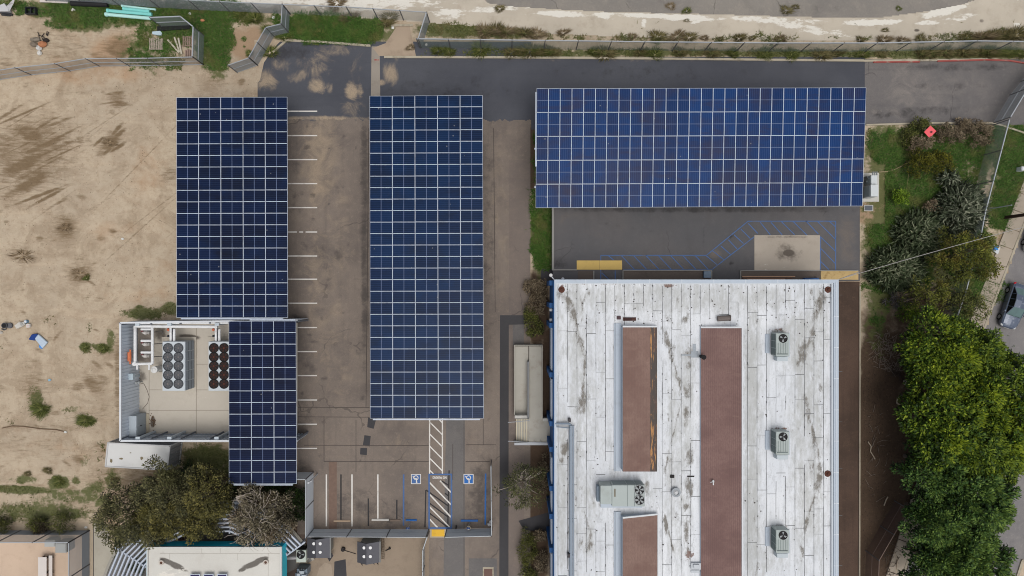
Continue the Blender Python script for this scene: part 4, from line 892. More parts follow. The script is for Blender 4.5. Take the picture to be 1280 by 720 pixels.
def corr_wall(label, a, b, h=ZW, grp=None, pitch=.32, depth=.05, cap=True, m=None, rails=True, side=1):
    """corrugated screen wall between two ground pixels given at the wall top"""
    A = P(*a, h); B = P(*b, h); A.z = B.z = 0; d = (B-A); L = d.length; d.normalize(); n = Vector((-d.y, d.x, 0))*side
    r = thing('screen_wall', label, 'wall', (A+B)/2, grp)
    mb = MB(); k = int(L/pitch); prof = []
    for i in range(k+1):
        t = i*L/k
        for q, o in ((0,0),(.45,0),(.55,1),(.95,1)):
            tt = t+q*L/k
            if tt <= L: prof.append(A+d*tt+n*depth*o)
    for p, q in zip(prof, prof[1:]): mb.poly([p, q, q+Vector((0,0,h)), p+Vector((0,0,h))])
    mb.build('corrugated_panel', m or M_CORR, r)
    if cap: MB().beam(A+Vector((0,0,h)), B+Vector((0,0,h)), .16, .12).build('cap', M_CAP, r)
    if rails:
        for z in (.9, 2.0): MB().beam(A-n*.1+Vector((0,0,z)), B-n*.1+Vector((0,0,z)), .09, .1).build('rail', mat('rail_grey', C(132,140,150), .5, .1), r)
        for i in range(max(2, int(L/2.6))+1):
            p = A+d*(L*i/max(2, int(L/2.6)))-n*.16; MB().box(p.x-.06,p.y-.06,0,p.x+.06,p.y+.06,h-.1).build('post', mat('post_grey', C(110,116,126), .5, .1), r)
    return r
corr_wall('blue grey corrugated screen wall on the west side of the chiller yard', (150.5,404), (150.5,551), side=1, grp='chiller yard screen walls')
corr_wall('corrugated screen wall along the north side of the chiller yard behind the white pipe', (150.5,403.5), (372,400), side=1, grp='chiller yard screen walls')
corr_wall('corrugated screen wall along the south side of the chiller yard beside the shipping container', (150.5,551), (372,551), side=-1, grp='chiller yard screen walls')
for i, (x, y, l) in enumerate(((171.5,405.5,'north post by the pump pipes'),(211.5,405.5,'north post above the first chiller pipes'),(271,405.5,'north post above the second chiller pipes'),(172,548,'south post beside the cabinet'),(211.5,548,'middle south post'),(270.5,548,'south post next to the small carport'))):
    c = P(x,y,3.2); tag(MB().box(c.x-.09,c.y-.09,.05,c.x+.09,c.y+.09,3.1).box(c.x-.2,c.y-.15,3.1,c.x+.2,c.y+.15,3.2).build('yard_post', mat('pale_post', C(198,208,216), .45, .06)), 'pale capped steel post in the chiller yard, '+l, 'post', 'capped posts in the chiller yard')
M_PIPE = mat('white_insulated_pipe', C(240,241,242), .5, .05, 1.5, dirt=C(180,178,172), dirtamt=.4)
r = thing('pump_station', 'white insulated pipe loop with three pumps in the north west corner of the chiller yard', 'pump station', P(180,432))
zp = 1.9
MB().tube([P(169,407,zp),P(169,452,zp)], .15, 12).tube([P(190.5,408,zp),P(190.5,454.5,zp),P(172,455,zp)], .13, 12).build('header_pipe', M_PIPE, r)
m = MB(); m.tube([P(166,455,zp),P(173,455,zp)], .15, 10); m.cyl(P(168,455,zp-.3),P(168,455,zp+.14),.2,n=12); m.cyl(P(171.5,456,zp),(P(171.5,462,zp)), .09, n=8); m.cyl(P(186.5,455,zp),P(186.5,462.5,zp),.09,n=8); m.build('branch_pipe', M_PIPE, r)
MB().pbox(172,409,189,452,.05,.4).build('skid_base', mat('dark_skid', C(160,150,140), .9, .4, 3), r)
for y in (411.5,426,440.5):
    MB().tube([P(176.5,y,zp),P(189,y,zp)], .12, 10).build('branch_pipe', M_PIPE, r)
    p = MB(); c = P(182,y+4.3,1.2); p.ball((c.x,c.y,1.2),.26,.22,.3,n=10); p.cyl((c.x-.35,c.y+.05,1.1),(c.x+.3,c.y-.03,1.1),.15,n=10); p.cyl((c.x,c.y,.4),(c.x,c.y,1.0),.16,n=8)
    p = p.build('pump', mat('pump_white', C(214,210,206), .5, .1, 4), r)
    MB().box(c.x-.3,c.y+.1,1.0,c.x-.1,c.y+.3,1.5).cyl((c.x-.55,c.y+.15,.9),(c.x-.2,c.y+.15,.9),.14,n=8).build('motor', mat('maroon_motor', C(118,62,66), .6, .2, 3), p)
for y in (415,430,446): MB().tube([P(192,y,.9),P(203,y-.5,.9),P(203,y+3,.9)], .05, 6).build('drain_pipe', mat('grey_pipe', C(110,106,102), .6, .2), r)
m = MB(); m.cyl(P(163,437.5,2.3),P(163,455,2.3),.075,n=10); o1 = tag(MB().cyl(P(161.8,440,2.3),P(161.8,451.5,2.3),.17,n=12).cyl(P(162.8,437,2.3),P(162.8,440,2.3),.08,n=8).cyl(P(162.8,451.5,2.3),P(162.8,455,2.3),.08,n=8).build('orange_filter', mat('orange_plastic', C(224,124,78), .5, .1)), 'bright orange cylinder on the west side of the white pump pipes', 'filter')
r = thing('supply_pipe', 'long white insulated pipe along the north wall of the chiller yard above both chillers', 'pipe', P(222,408))
MB().tube([P(170,407.6,2.6),P(272,408.4,2.6)], .15, 12).build('main_pipe', M_PIPE, r)
MB().tube([P(170,403.8,2.9),P(286,403.4,2.9)], .11, 10).build('upper_pipe', M_PIPE, r)
for x in (213.5,270):
    m = MB(); m.tube([P(x,408.4,2.6),P(x,415,2.0),P(x,428,1.8)], .12, 10); m.tube([P(x+4.2,411,2.0),P(x+4.2,428,1.8)], .12, 10); m.build('drop_pipe', M_PIPE, r)
    m = MB(); m.tube([P(x+2,409.4,2.2),P(x+2,426,1.8)], .05, 6); m.box(*P(x-2.5,421,1.5)[:2],1.4,*P(x-1,418.5,1.5)[:2],1.9); m.build('valve', mat('dark_valve', C(66,66,72), .6, .2), r)
    c = P(x-3,412,2.0); MB().ball((c.x,c.y,2.0),.16,n=8).build('actuator', mat('orange_red', C(214,112,78), .6, .1), r)
M_CH = mat('chiller_grey', C(208,216,222), .45, .06, .8); M_CHS = mat('chiller_coil', C(156,166,176), .6, .15, 2)
def chiller(x0, fx, rusty, label):
    zt = 2.2; x1 = x0+28; y0, y1 = 427, 488.5
    c = P((x0+x1)/2, 458, 0); r = thing('chiller', label, 'chiller', (c.x,c.y,.05), 'air cooled chillers in the yard')
    MB().pbox(x0,y0,x1,y1,.3,zt).build('cabinet', M_CH, r, bevel=.03)
    A = P(x1,y0,zt); B = P(x1,y1,zt); m = MB(); fr = MB()
    for i in range(5):
        ya = A.y+(B.y-A.y)*(i+.04)/5; yb = A.y+(B.y-A.y)*(i+.96)/5
        m.box(A.x+.004,yb,.4,A.x+.04,ya,zt-.1)
        for z in (.95,1.5): fr.box(A.x+.04,yb,z,A.x+.06,ya,z+.05)
    m.build('coil_panel', M_CHS, r); fr.build('coil_guard', mat('guard_dark', C(86,92,98), .6, .1), r)
    m = MB(); m.pbox(x0-1,y0-6,x1+14,y1+1.5,.05,.16); m.build('pad', mat('pad_pale', C(204,196,182), .9, .07, 1.2), r)
    m = MB(); 
    for x in (x0+1,x1-2.5):
        for y in (y0+1,y1-3): m.pbox(x,y,x+2,y+2,.16,.32)
    m.build('feet', M_CHS, r)
    for x in fx:
        for i in range(5):
            y = 435+i*11.2
            f = fan(x, y, zt, .44, r, 8 if not rusty else 6, M_FANDARK if rusty else mat('fan_ring', C(70,76,82), .6, .1), hub=mat('rusty_hub', C(112,58,44), .7, .2) if rusty else mat('hub_grey', C(130,122,120), .6, .1))
            if rusty: f.data.materials[2] = mat('rusty_blade', C(64,40,34), .8, .3, 4)
            else: f.data.materials[2] = mat('dark_blade', C(96,98,102), .6, .15, 4); f.data.materials[0] = mat('grille_grey', C(78,80,84), .7, .2, 6)
chiller(203,(210.2,223.2),False,'grey air cooled chiller with ten grey fans standing clear of the carport'); chiller(260.5,(267.5,280.2),True,'air cooled chiller with rust brown fans half hidden under the small carport')
c = P(193,462,1.5); m = MB(); m.cyl((c.x,c.y,.05),(c.x,c.y,1.5),.28,n=16); m.ring((c.x,c.y),.2,.33,1.4,1.58,18); m.ball((c.x,c.y,1.5),.24,.24,.14,n=12)
tag(m.build('expansion_tank', mat('tank_white', C(222,222,220), .4, .06), smooth=False), 'white round topped tank at the foot of the pump pipes in the chiller yard', 'tank')
c = P(199.5,462,.5); m = MB(); m.cyl((c.x,c.y,.05),(c.x,c.y,.35),.3,n=16); m.cyl((c.x,c.y,.35),(c.x,c.y,.4),.22,n=14)
tag(m.build('grey_drum', mat('drum_grey', C(138,134,124), .7, .15)), 'low grey drum right beside the white tank in the chiller yard', 'drum')
r = thing('switch_cabinet', 'tall pale grey switch cabinet in the south west corner of the chiller yard', 'cabinet', P(170,533))
MB().pbox(158.5,520,170.3,546,.15,1.9).build('body', mat('cabinet_grey', C(182,192,200), .45, .05), r, bevel=.03)
m = MB(); A = P(170.3,520,1.9); B = P(170.3,546,1.9)
for i in range(2): m.box(A.x+.004,B.y+(A.y-B.y)*(.03+i*.5),.25,A.x+.03,B.y+(A.y-B.y)*(.47+i*.5),1.8)
m.build('door', mat('cabinet_door', C(166,176,184), .45, .06), r)
m = MB(); m.box(A.x+.03,(A.y+B.y)/2-.1,1.0,A.x+.07,(A.y+B.y)/2-.04,1.25); m.build('handle', M_FANDARK, r)
MB().pbox(157,517,186,549,.05,.15).build('plinth', M_KERB, r)
tag(MB().pbox(158.5,467,166,475,1.6,2.0).pbox(160,470,164,473,.05,1.6).build('control_box', mat('pale_blue_box', C(190,206,216), .4, .05), bevel=.02), 'pale blue control box on the west wall of the chiller yard', 'control box')
m = MB()
for (x,y,z,rr) in ((165,480,.9,.12),(170,478.5,.8,.16),(173.5,478,.7,.14),(168,483.5,.7,.1),(161,481.5,1.2,.14)): c = P(x,y,z); m.ball((c.x,c.y,z),rr,n=8); m.cyl((c.x,c.y,.05),(c.x,c.y,z),.05,n=6)
m.tube([P(158,480,1.2),P(174,478,.7)], .04, 6); m.tube([P(164,486,.7),P(166,478,.9)], .04, 6)
tag(m.build('valve_cluster', mat('bare_metal', C(176,180,182), .4, .15, 4)), 'cluster of bare metal valves at the west wall of the chiller yard', 'valves')
tag(MB().tube([P(176,479,.3),P(180,480,.08),P(184,488,.07),P(186.5,496,.07),P(184.5,504,.07),P(178,511.5,.07)], .02, 6).build('hose', mat('brown_hose', C(96,84,76), .8, .1)), 'thin dark hose curling over the chiller yard slab from the valves', 'hose')
m = MB()
for i in range(40): c = P(191+random.gauss(0,1.6), 527+random.gauss(0,3.6), .06); m.poly([(c.x-.06,c.y,.06+.01*random.random()),(c.x+.05,c.y-.05,.08),(c.x+.07,c.y+.07,.1)])
o = m.build('dead_leaves', mat('dead_leaf', C(112,84,60), .9, .4, 6)); o['kind'] = 'stuff'

# ------------------------------------------------------------------ shipping container
zt = 2.5
r = thing('shipping_container', 'scuffed white shipping container lying south of the chiller yard beside the trees', 'container', P(178,571))
q = [P(135,553.6,zt), P(212.5,557.5,zt), P(209,587.3,zt), P(132,583,zt)]
M_CONT = mat('container_white', C(222,222,220), .6, .05, .8, dirt=C(176,172,160), dirtamt=.35); M_CONTS = mat('container_side_shaded', C(168,168,170), .6, .08, .8, dirt=C(120,118,116), dirtamt=.5)  # sides get a darker copy of the white, their shade put into the colour
m = MB()
A0, B0, C0, D0 = q
m.poly([A0,D0,C0,B0]); m.build('roof', M_CONT, r)
m = MB()
def corrside(p, q2, n):
    out = []
    d = (q2-p); L = d.length; d = d/L; nn = Vector((d.y,-d.x,0))
    for i in range(n+1):
        t = L*i/n
        for f, o in ((0,0),(.4,0),(.5,1),(.9,1)):
            if t+f*L/n <= L: out.append(p+d*(t+f*L/n)-nn*.035*o)
    for a1, b1 in zip(out, out[1:]): m.poly([a1, b1, Vector((b1.x,b1.y,.12)), Vector((a1.x,a1.y,.12))])
corrside(A0,D0,9); corrside(D0,C0,22); corrside(C0,B0,9); corrside(B0,A0,22); m.build('side_panel', M_CONTS, r)
m = MB()
for p, s2 in zip(q, q[1:]+q[:1]): m.beam(p+Vector((0,0,.01)), s2+Vector((0,0,.01)), .12, .1); m.beam(Vector((p.x,p.y,.1)), Vector((s2.x,s2.y,.1)), .12, .16); m.beam(Vector((p.x,p.y,.0)), p, .13, .13)
m.build('frame_rail', mat('container_rail', C(204,204,204), .55, .06), r)
m = MB(); d = (C0-B0)
for f in (.18,.4,.6,.82): p = B0+d*f; m.cyl((p.x+.08,p.y,.2),(p.x+.08,p.y,zt-.15),.025,n=6); m.box(p.x+.04,p.y-.08,1.1,p.x+.12,p.y+.08,1.2)
m.build('lock_rod', M_RAIL, r)
m = MB()
for x,y,rx,ry in ((139,576,2,3),(151.5,573.5,3,1.4),(177,573,2,3),(163,566,1.5,.6),(196,568,.8,.8),(190,580,.9,.6)):
    c = P(x,y,zt+.012); m.poly([(c.x+rx*S*math.cos(t)*random.uniform(.5,1.1), c.y+ry*S*math.sin(t)*random.uniform(.5,1.1), zt+.02) for t in [2*PI*i/9 for i in range(9)]])
m.build('rust_patch', mat('moss_stain', C(142,130,104), .9, .35, 5), r)
# ------------------------------------------------------------------ fences
def mat_chain(name, col, cover):
    s = N(name); sep = s.n('SeparateXYZ'); s.l(s.pos(), sep.inputs[0])
    h = s.math('ADD', sep.outputs[0], sep.outputs[1])
    def wire(op):
        f = s.math('FRACT', s.math('MULTIPLY', s.math(op, h, sep.outputs[2]), 1/.07)); return s.math('LESS_THAN', f, cover)
    k = s.math('MAXIMUM', wire('ADD'), wire('SUBTRACT'))
    d = s.n('BsdfDiffuse'); s.setin(d.inputs['Color'], s.mix(s.noise(.8, 4), (col[0]*.8,col[1]*.8,col[2]*.8,1), col))
    t = s.n('BsdfTransparent'); x = s.n('MixShader'); s.l(k, x.inputs[0]); s.l(t.outputs[0], x.inputs[1]); s.l(d.outputs[0], x.inputs[2]); s.l(x.outputs[0], s.out.inputs[0]); return s.m
M_CHAIN = mat_chain('galvanised_chain_link', C(176,182,182), .16); M_CHAIN2 = mat_chain('green_tinted_mesh', C(150,166,158), .24); M_CHAIN3 = mat_chain('dense_grey_mesh', C(168,176,182), .42)
M_CHAINB = mat_chain('brown_dusty_mesh', C(118,98,90), .42)
M_GALV = mat('galvanised_post', C(176,182,188), .4, .08, 2, metal=.1); M_DPOST = mat('dull_post', C(104,104,106), .6, .1)
def fence(label, pts, h=2.4, mesh=M_CHAIN, spacing=3.0, grp=None, mid=False, rail=M_GALV, postm=M_DPOST, rw=.07, name='chain_link_fence', cat='fence', low=0, bottom=False):
    W = [P(x, y, 0) for x, y in pts]; cen = sum(W, Vector())/len(W)
    r = thing(name, label, cat, (cen.x, cen.y, 0), grp)
    for a, b in zip(W, W[1:]):
        up = Vector((0,0,h)); m = MB(); m.poly([a+Vector((0,0,.05+low)), b+Vector((0,0,.05+low)), b+up, a+up]); m.build('mesh_panel', mesh, r)
        MB().beam(a+up, b+up, rw, rw).build('top_rail', rail, r)
        if mid: MB().beam(a+up*.5, b+up*.5, rw*.8, rw*.8).build('mid_rail', rail, r)
        if bottom: MB().beam(a+up*.06, b+up*.06, rw*.8, rw*.8).build('bottom_rail', rail, r)
        n = max(1, round((b-a).length/spacing))
        for i in range(n+(1 if b is W[-1] else 0)):
            p = a+(b-a)*i/n; MB().cyl(p, p+up+Vector((0,0,.06)), .05, n=6).build('post', postm, r)
    return r
fence('long grey green chain link fence along the access road to the right edge', [(525,60),(640,61.5),(800,63.5),(960,65),(1080,65),(1200,62.5),(1330,64)], 2.5, M_CHAIN2, 3.0, mid=False, rw=.09)
fence('short chain link return between the concrete channel and the long road fence', [(537,28),(527,60)], 2.5, M_CHAIN3, 2.6, rw=.09)
fence('chain link fence with dark posts above the bright grass strip at the channel edge', [(363,18),(440,21),(537,27.5)], 2.4, M_CHAIN, 2.75, mid=False)
fence('chain link fence along the concrete channel above the teal pipes', [(60,2),(150,7),(250,13),(363,18)], 2.4, M_CHAIN3, 3.2)
fence('dense grey fence panels stepping down from the channel to the access road', [(363,17.5),(361.5,41.5),(343,46),(322.5,82)], 2.4, M_CHAIN3, 2.2, mid=True)
fence('grey gate leaf standing open at the edge of the dirt field', [(322.5,82),(297,91)], 2.3, mat_chain('gate_mesh', C(176,180,182), .55), 4, mid=True, name='gate', cat='gate', bottom=True)
fence('low wire fence with rails crossing the bare dirt at the top left', [(-60,103),(0,100),(40,94),(88,89),(125,83),(200,82.5),(254.5,81)], 2.3, mat_chain('dusty_wire_mesh', C(172,164,156), .2), 3.4, mid=True, bottom=True, postm=M_DPOST)
fence('green grey mesh panel enclosing the pile of planks and pallets', [(254.5,81),(255.6,45),(240,32.5),(203,34)], 2.4, mat_chain('greenish_panel_mesh', C(160,172,168), .4), 3, mid=True, rw=.1)
fence('chain link fence slanting through the grass beside the grey green succulents', [(1239,157),(1210,268),(1204,300),(1186,366),(1160,440)], 2.5, mat_chain('pale_fence_mesh', C(178,186,190), .22), 3.3, rw=.09)
fence('chain link vehicle gate across the access road at the right edge', [(1241,154),(1262,119),(1290,85)], 2.4, M_CHAIN3, 2.2, mid=True, name='gate', cat='gate', rw=.09)
fence('brown dusty mesh fence bending around the dark soil by the alley', [(1118,626),(1082,688),(1079,780)], 2.5, M_CHAINB, 3.3, mid=True, rail=mat('rusty_rail', C(132,112,102), .7, .15), rw=.06)
# parking bay screens
M_SCREEN = mat('grey_screen_fabric', C(222,230,237), .8, .08, .6, dirt=C(196,204,211), dirtamt=.4)
fence('grey fabric screen fence along the foot of the parking bays', [(392,661),(440,661),(536,661.5)], 2.2, M_SCREEN, 3.1, rw=.06, name='screen_fence', mid=True)
fence('grey fabric screen fence below the accessible bay at the corner with the trench', [(558.5,661.5),(615,660)], 2.2, M_SCREEN, 3.1, rw=.06, name='screen_fence', mid=True)
fence('pale screen fence seen edge on beside the eastern accessible bay', [(614.5,575),(615.2,660)], 2.2, mat('pale_screen', C(196,202,208), .8, .06), 3.4, rw=.06, name='screen_fence')
fence('light grey slatted screen wall at the west end of the parking bays', [(345,590),(392,590),(392,661)], 2.6, mat('light_screen', C(226,233,240), .7, .08, 1.0), 2.4, rw=.09, name='screen_fence')
fence('short grey handrail fence running south from the yellow ramp pad', [(536.5,664),(531,680),(530.5,760)], 1.5, M_CHAIN3, 2.2, rw=.08, name='handrail_fence')
for (x, l) in ((510,'blue accessible parking sign on the grey screen fence, west of the yellow pad'),(585.5,'blue accessible parking sign on the grey screen fence, east of the yellow pad')):
    A = P(x,661,1.7)
    r = thing('parking_sign', l, 'sign', (A.x,A.y,0), 'accessible parking signs')
    MB().cyl((A.x,A.y+.04,0),(A.x,A.y+.04,2.0),.03,n=6).build('post', M_GALV, r)
    sg = MB().box(A.x-.16,A.y+.075,1.5,A.x+.16,A.y+.1,2.0).build('sign_plate', mat('sign_blue', C(36,110,200), .4, .05), r)
    m = MB(); cx, cy, cz = A.x, A.y+.104, 1.75
    def bz(p, q, wd=.03): m.beam((cx+p[0],cy,cz+p[1]), (cx+q[0],cy,cz+q[1]), .006, wd)
    for a0 in range(95,375,28): bz((.08*math.cos(math.radians(a0)),-.06+.08*math.sin(math.radians(a0))),(.08*math.cos(math.radians(a0+28)),-.06+.08*math.sin(math.radians(a0+28))))
    bz((-.02,.1),(-.01,-.03)); bz((-.01,-.03),(.09,-.03)); bz((.09,-.03),(.13,-.12)); m.box(cx-.05,cy-.003,cz+.12,cx+.01,cy+.003,cz+.18)
    m.build('access_symbol', mat('sign_white', C(238,238,238), .4, .02), sg)
c = P(585.8,661,.9); m = MB(); m.cyl((c.x,c.y+.1,0),(c.x,c.y+.1,.95),.13,n=12); m.ring((c.x,c.y+.1),.1,.2,.9,1.0,16)
tag(m.build('bollard', mat('tan_bollard', C(190,176,152), .8, .15), ), 'round tan topped bollard against the screen fence below the eastern accessible bay', 'bollard')
c = P(570,660,.6); tag(MB().cyl((c.x,c.y,0),(c.x,c.y,.7),.07,n=10).ball((c.x,c.y,.72),.08,n=8).build('bollard', mat('dark_bollard', C(60,58,58), .7, .15)), 'thin dark bollard just right of the hatched aisle', 'bollard')
c = P(612,656,.4); m = MB(); m.ball((c.x,c.y,.25),.26,.2,.28,n=9,jitter=.12); m.ball((c.x+.12,c.y+.28,.2),.16,.14,.22,n=8,jitter=.12)
tag(m.build('trash_bag', mat('white_plastic_bag', C(222,222,224), .4, .1, 4)), 'white plastic bag slumped in the corner of the eastern bay', 'bag')
c = P(391,598,1.6); m = MB(); m.cyl((c.x,c.y,0),(c.x,c.y,3.0),.06,n=8); m.ball((c.x,c.y,3.0),.14,n=8); m.beam((c.x,c.y,2.9),(c.x+.3,c.y+.1,2.95),.08,.08)
tag(m.build('camera_post', mat('pale_post2', C(206,208,212), .4, .05)), 'slim pale post with a small camera at the corner of the slatted screen wall', 'post')

# ------------------------------------------------------------------ walled enclosure at the bottom left
r = thing('walled_enclosure', 'fenced enclosure with low grey block wall and translucent mesh above, bottom left corner', 'enclosure wall', P(56,690))
W = [P(-60,663,0), P(112,663,0), P(112,790,0)]; M_BLOCK = mat('grey_block', C(158,164,172), .85, .08, 1.2); M_CHV = mat_chain('white_windscreen', C(206,208,210), .4)
for a, b in zip(W, W[1:]):
    MB().poly([a, b, b+Vector((0,0,1.2)), a+Vector((0,0,1.2))]).build('block_wall', M_BLOCK, r)
    MB().poly([a+Vector((0,0,1.2)), b+Vector((0,0,1.2)), b+Vector((0,0,3.2)), a+Vector((0,0,3.2))]).build('mesh_panel', M_CHV, r)
    MB().beam(a+Vector((0,0,3.2)), b+Vector((0,0,3.2)), .07, .07).build('top_rail', M_GALV, r)
    n = max(1, round((b-a).length/3.3))
    for i in range(n+1):
        p = a+(b-a)*i/n; MB().cyl(p, p+Vector((0,0,3.25)), .06, n=6).build('post', M_DPOST, r)
flat('enclosure_floor', [(-60,664),(111,664),(111,790),(-60,790)], .012, mat_conc('pinkish_dirt', C(214,190,168), C(188,164,142), False))['kind'] = 'structure'
def bench():
    r = thing('picnic_bench', 'white picnic table with one narrow bench inside the walled enclosure', 'picnic table', P(57,710))
    m = MB().pbox(47.5,696.5,58,745,.72,.78); m.build('table_top', mat('white_bench', C(226,218,212), .6, .06), r)
    MB().pbox(60.8,694.5,65.2,745,.42,.47).build('seat', mat('white_bench', C(226,218,212)), r)
    m = MB()
    for y in (698,717,738): A = P(50,y,.6); B = P(66.6,y,.4); m.box(A.x,A.y-.05,.02,A.x+.1,A.y+.05,.72); m.box(A.x,A.y-.04,.34,B.x,A.y+.04,.41); m.box(P(56,y,.5).x,A.y-.05,.02,P(56,y,.5).x+.1,A.y+.05,.72); m.box(P(63,y,.3).x,A.y-.05,.02,P(63,y,.3).x+.1,A.y+.05,.42)
    m.build('leg', mat('bench_frame', C(84,76,74), .6, .1), r)
bench()
def crate(name, q, z, m, label, cat):
    mb = MB().pbox(*q, .02, z).pbox(q[0]+1,q[1]+1,q[2]-1,q[3]-1,z,z+.04); tag(mb.build(name, m, bevel=.03), label, cat)
crate('utility_box', (69,679,83,691), 1.3, mat('grey_box', C(168,170,168), .6, .08), 'grey utility box in the corner of the walled enclosure', 'box')
crate('utility_box', (55.5,675,68.5,683.5), .9, mat('pale_box', C(182,184,182), .6, .08), 'lower pale utility box west of the grey one inside the enclosure', 'box')

# ------------------------------------------------------------------ teal building with the curved pergola
ZB = 4.6
a = P(183,684,ZB); b = P(352,780,ZB); c = P(268,730,0)
tb = thing('teal_building', 'low building with bright teal fascia and pale flat roof behind the curved slatted pergola', 'building', (c.x,c.y,0))
M_TEAL = mat('teal_paint', C(16,205,242), .6, .08, .8); M_TEAL2 = mat('bright_teal_paint', C(60,206,228), .6, .06, .8)
MB().box(a.x+1.6,b.y,0,b.x-1.6,a.y-1.6,ZB-.4).build('wall', mat('grey_wall', C(128,130,132), .8, .1), tb)
MB().box(a.x,a.y-.15,ZB-1.5,b.x,a.y,ZB+.02).box(a.x,b.y,ZB-1.5,a.x+.15,a.y-.15,ZB+.02).build('fascia', M_TEAL, tb)
MB().box(b.x-.15,b.y,ZB-1.5,b.x+.002,a.y-.15,ZB+.02).build('fascia', M_TEAL2, tb)
MB().box(a.x+.15,b.y,ZB-1.45,b.x-.15,a.y-.15,ZB-1.4).build('soffit', mat('grey_soffit', C(150,150,150), .8, .05), tb)
M_ROOF2 = mat_conc('pale_roof', C(222,220,213), C(196,190,180), var=.06, dirtk=.3)
rf = sheet('roof', (184,685,351,780), ZB+.03, M_ROOF2, 1, dict(white=[(215,728,30,18,0,.6),(290,725,60,10,0,.3)], dark=[(210,702,10,3,20,1.3),(220,707,10,3.6,22,1.3),(229,712,7,2,20,1),(326,700,9,3,-18,1.3),(314,706,12,3.4,-20,1.3),(303,712,6,2.4,-20,1.1),(250,690,60,2,0,.2)]))
for v in rf.data.vertices: v.co.x -= c.x; v.co.y -= c.y
rf.parent = tb; OFF[rf.name] = OFF[tb.name]
m = MB(); m.pbox(183,683.8,352,685.2,ZB+.02,ZB+.2); m.pbox(183,685.2,184.6,780,ZB+.02,ZB+.198); m.pbox(349.8,685.2,352,780,ZB+.02,ZB+.196); m.build('coping', mat('pale_coping', C(216,216,214), .6, .05), tb)
m = MB()
for q in ((200,691.5,350,691.9),(252,685.5,252.4,691.5),(275,685.5,275.4,691.5),(297,692,297.4,700),(212,692,212.4,701),(335,692,335.4,780)): m.pbox(*q,ZB+.031,ZB+.04)
m.build('roof_joint', mat('pale_joint', C(176,170,160), .9, .1), tb)
for x,y,l in ((201.5,703.5,'rusty rimmed round vent at the west side of the pale teal edged roof'),(332,703,'rusty rimmed round vent at the east side of the pale teal edged roof')):
    cc = P(x,y,ZB+.2); tag(MB().cyl((cc.x,cc.y,ZB),(cc.x,cc.y,ZB+.16),.12,n=12,mi=1).ring((cc.x,cc.y),.13,.24,ZB+.02,ZB+.22,16).build('roof_vent', [mat('vent_rim', C(206,196,186), .6, .1), mat('rust_core', C(112,78,62), .9, .3)]), l, 'vent')
for i,(x,l) in enumerate(((243.5,'western one'),(260.5,'middle one'),(277.5,'eastern one'))):
    z = ZB+.35; mm = MB(); mm.pbox(x-6.2,717.5,x+6.2,745,z,z+.05,0); mm.pbox(x-5.4,718.4,x+5.4,744,z+.05,z+.054,1); mm.pbox(x-5,719,x-4,722,ZB,z,0); mm.pbox(x+4,719,x+5,722,ZB,z,0)
    tag(mm.build('rooftop_solar_panel', [M_FRAME, mat('panel_purple', C(44,38,88), .25, .15)]), 'purple blue rooftop solar panel cut by the bottom edge on the teal building, '+l, 'solar panel', 'rooftop panels on the teal building')
# paths and lawn round it
M_DPATH = mat_conc('dark_walk', C(128,126,124), C(104,101,98), False)
pts = [(265+142*math.cos(math.radians(t)), 762-142*math.sin(math.radians(t))) for t in range(200, 20, -6)]
inn = [(265+84*math.cos(math.radians(t)), 762-84*math.sin(math.radians(t))) for t in range(20, 201, 6)]
mbp = MB()
for i in range(len(pts)-1):
    t0, t1 = 200-6*i, 194-6*i
    q = [(265+rr*math.cos(math.radians(t)), 762-rr*math.sin(math.radians(t))) for rr, t in ((139,t0),(139,t1),(80,t1),(80,t0))]
    mbp.poly([P(x,y,.03) for x,y in q][::-1])
struct(mbp.build('curved_walk', M_DPATH))
mbp = MB()
for i in range(len(pts)-1):
    t0, t1 = 200-6*i, 194-6*i
    q = [(265+rr*math.cos(math.radians(t)), 762-rr*math.sin(math.radians(t))) for rr, t in ((142.5,t0),(142.5,t1),(139.2,t1),(139.2,t0))]
    mbp.prism([P(x,y,.15)[:2] for x,y in q], 0, .15)
struct(mbp.build('curved_kerb', mat('pale_kerb', C(176,172,162), .9, .1)))
flat('concrete_walk', [(88,663),(90,656),(96,653),(125,652.5),(125,790),(113,790),(113,663)], .014, mat_conc('tan_walk', C(196,180,158), C(170,152,130), False))['kind'] = 'structure'
flat('concrete_walk', [(117,652.5),(128,652.5),(134,658),(138,680),(143,690),(143,790),(117,790)], .0165, mat_conc('pale_walk', C(192,186,172), C(166,156,140), False))['kind'] = 'structure'
flat('path_joint', [(116.2,653),(117.2,653),(117.2,790),(116.2,790)], .019, M_JOINT)['kind'] = 'structure'
flat('equipment_yard', [(352,668),(384,668),(384,790),(352,790)], .013, mat_conc('brown_slab', C(112,98,90), C(88,76,70), False))['kind'] = 'structure'
# pergola
pg = thing('pergola', 'curved pale blue steel pergola of parallel slats sweeping round the teal building under the trees', 'pergola', P(262,655))
M_SLAT = mat('pale_blue_steel', C(196,204,218), .45, .06, 1); zp = 3.3
angs = [190,168,147,124,105.6,77,53.7,36]
def pa(t, rr, z=zp): return P(265+rr*math.cos(math.radians(t)), 762-rr*math.sin(math.radians(t)), z)
for t0, t1 in zip(angs, angs[1:]):
    for k in range(8):
        rr = 101+k*5.2; A = pa(t0,rr); B = pa(t1,rr)
        MB().beam(A, B, .15, .2).build('slat', M_SLAT, pg)
for t in angs:
    MB().beam(pa(t,98,zp-.2), pa(t,144,zp-.2), .14, .2).build('cross_beam', M_SLAT, pg)
    for rr in (104,134): p = pa(t,rr,zp-.3); MB().cyl((p.x,p.y,0),(p.x,p.y,zp-.3),.08,n=8).build('post', M_SLAT, pg)
m = MB()
